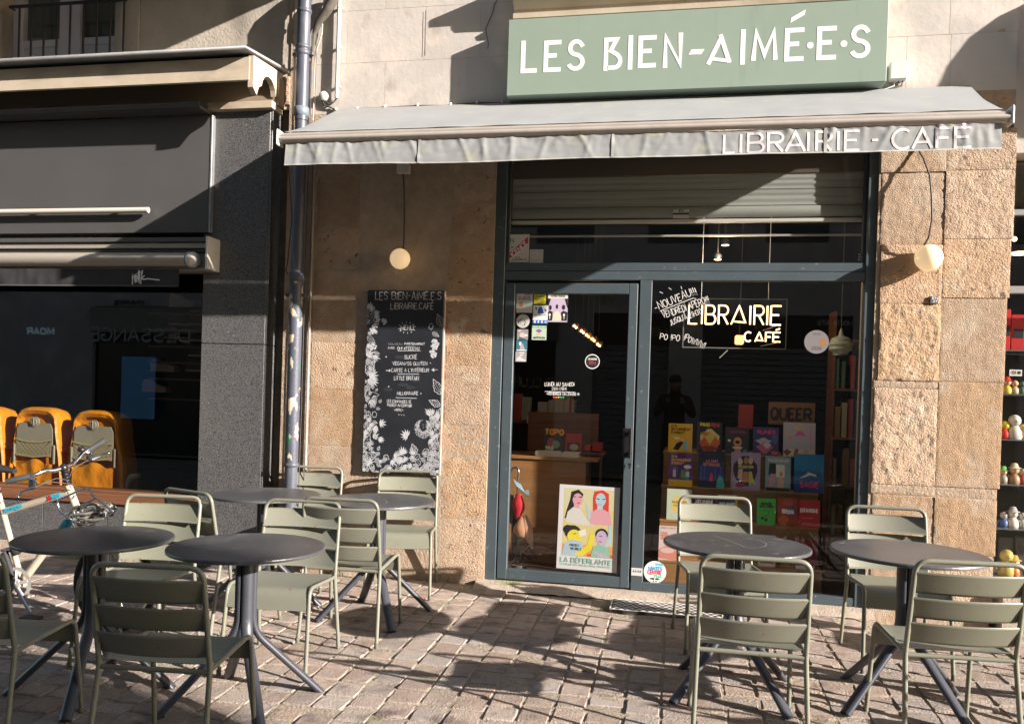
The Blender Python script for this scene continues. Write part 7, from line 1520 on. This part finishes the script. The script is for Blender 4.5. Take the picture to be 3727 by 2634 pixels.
# the photographer, seen only as a dark reflection in the panes
def person():
    t = thing('person', 'person in a dark coat and beanie holding up a phone, mirrored in the shop window', 'person', (.02, -6.55, 0))
    J = {'pel': (.03, -6.56, .96), 'spi': (.03, -6.57, 1.18), 'che': (.03, -6.55, 1.38), 'nec': (.03, -6.54, 1.50), 'hd1': (.03, -6.52, 1.60), 'hd2': (.03, -6.52, 1.70),
         'sl': (-.16, -6.55, 1.42), 'el': (-.25, -6.46, 1.18), 'hl': (-.07, -6.21, 1.40), 'sr': (.22, -6.55, 1.42), 'er': (.31, -6.46, 1.18), 'hr': (.11, -6.21, 1.40),
         'tl': (-.07, -6.56, .92), 'kl': (-.09, -6.53, .50), 'al': (-.10, -6.56, .08), 'fl': (-.12, -6.42, .04), 'tr': (.13, -6.56, .92), 'kr': (.16, -6.53, .50), 'ar': (.18, -6.56, .08), 'fr': (.20, -6.42, .04)}
    Rd = {'pel': .16, 'spi': .15, 'che': .17, 'nec': .06, 'hd1': .085, 'hd2': .085, 'sl': .08, 'el': .055, 'hl': .038, 'sr': .08, 'er': .055, 'hr': .038, 'tl': .105, 'kl': .065, 'al': .045, 'fl': .04, 'tr': .105, 'kr': .065, 'ar': .045, 'fr': .04}
    E = [('pel', 'spi'), ('spi', 'che'), ('che', 'nec'), ('nec', 'hd1'), ('hd1', 'hd2'), ('che', 'sl'), ('sl', 'el'), ('el', 'hl'), ('che', 'sr'), ('sr', 'er'), ('er', 'hr'), ('pel', 'tl'), ('tl', 'kl'), ('kl', 'al'), ('al', 'fl'), ('pel', 'tr'), ('tr', 'kr'), ('kr', 'ar'), ('ar', 'fr')]
    def skin(name, J, Rd, E, root, m, lv=2):
        K_ = list(J); o0 = ORG[t.name]; me = bpy.data.meshes.new(name)
        me.from_pydata([tuple(Vector(J[k])-o0) for k in K_], [(K_.index(a), K_.index(b)) for a, b in E], [])
        o = bpy.data.objects.new(name, me); COL.objects.link(o); o.parent = t; ORG[o.name] = o0
        md = o.modifiers.new('skin', 'SKIN'); md.use_smooth_shade = True
        for i, k in enumerate(K_): v = me.skin_vertices[0].data[i]; v.radius = (Rd[k], Rd[k]*(.75 if k in ('pel', 'spi', 'che') else 1)); v.use_root = (k == root)
        o.modifiers.new('sub', 'SUBSURF').levels = lv; o.modifiers['sub'].render_levels = lv; me.materials.append(m); return o
    skin('body', J, Rd, E, 'pel', flat((.03, .03, .035), .9))
    SKM = flat((.45, .28, .20), .6); c = ORG[t.name]
    g = G(); h = Vector((.03, -6.50, 1.645)); g.sphere(h, .082, 18, 12, sz=1.25, sx=.92); g.sphere(h+Vector((0, .085, -.005)), .014, 8, 6, sz=1.5)
    for s_ in (-1, 1): g.sphere(h+Vector((s_*.078, -.01, 0)), .02, 8, 6, sz=1.4, sx=.5)
    obj('face', g, SKM, t)
    g = G()
    for s_ in (-1, 1): g.sphere(h+Vector((s_*.03, .074, .022)), .009, 8, 6)
    g.tube([h+Vector((-.022, .076, -.045)), h+Vector((0, .082, -.047)), h+Vector((.022, .076, -.045))], .004, 6); obj('eyes_and_mouth', g, flat((.05, .03, .03), .4), t)
    g = G(); g.lathe([(.092, -.0), (.094, .03), (.085, .08), (.05, .115), (.0001, .122)], h+Vector((0, -.012, .035)), 20); obj('beanie', g, flat((.02, .02, .022), .95), t)
    for s_, hx_ in ((-1, -.07), (1, .13)):
        w0 = Vector((hx_-.0, -6.20, 1.405)); Jh = {'w': w0, 'p': w0+Vector((-s_*.012, .035, .01))}; Eh = [('w', 'p')]; Rh = {'w': .026, 'p': .03}
        g = G(); g.sphere(w0+Vector((0, .02, .008)), .034, 12, 8, sz=1.2)
        for k in range(4):
            b = w0+Vector((-s_*.004, .028, .038-.021*k)); g.tube([b, b+Vector((s_*.012, .034-.002*abs(k-1), 0)), b+Vector((-s_*.010, .052-.003*k, 0)), b+Vector((-s_*(.030-.002*k), .050, -.002))], [.0095, .009, .0085, .007], 8)
        b = w0+Vector((-s_*.01, .02, -.02)); g.tube([b, b+Vector((-s_*.022, .024, .004)), b+Vector((-s_*.040, .030, .012))], [.012, .010, .008], 8); obj('hand', g, SKM, t)
    ph = thing('mobile_phone', 'dark mobile phone held up by the mirrored person', 'phone', (.03, -6.14, 1.41)); g = G(); g.box(-.045, .105, -6.150, -6.142, 1.375, 1.455, .003); obj('case', g, flat((.02, .02, .022), .3), ph); g = G(); g.lathe([(.008, -6.142), (.008, -6.139)], (-.025, 0, 1.437), 12, 'y'); obj('lens', g, flat((.08, .08, .09), .2), ph)
person()
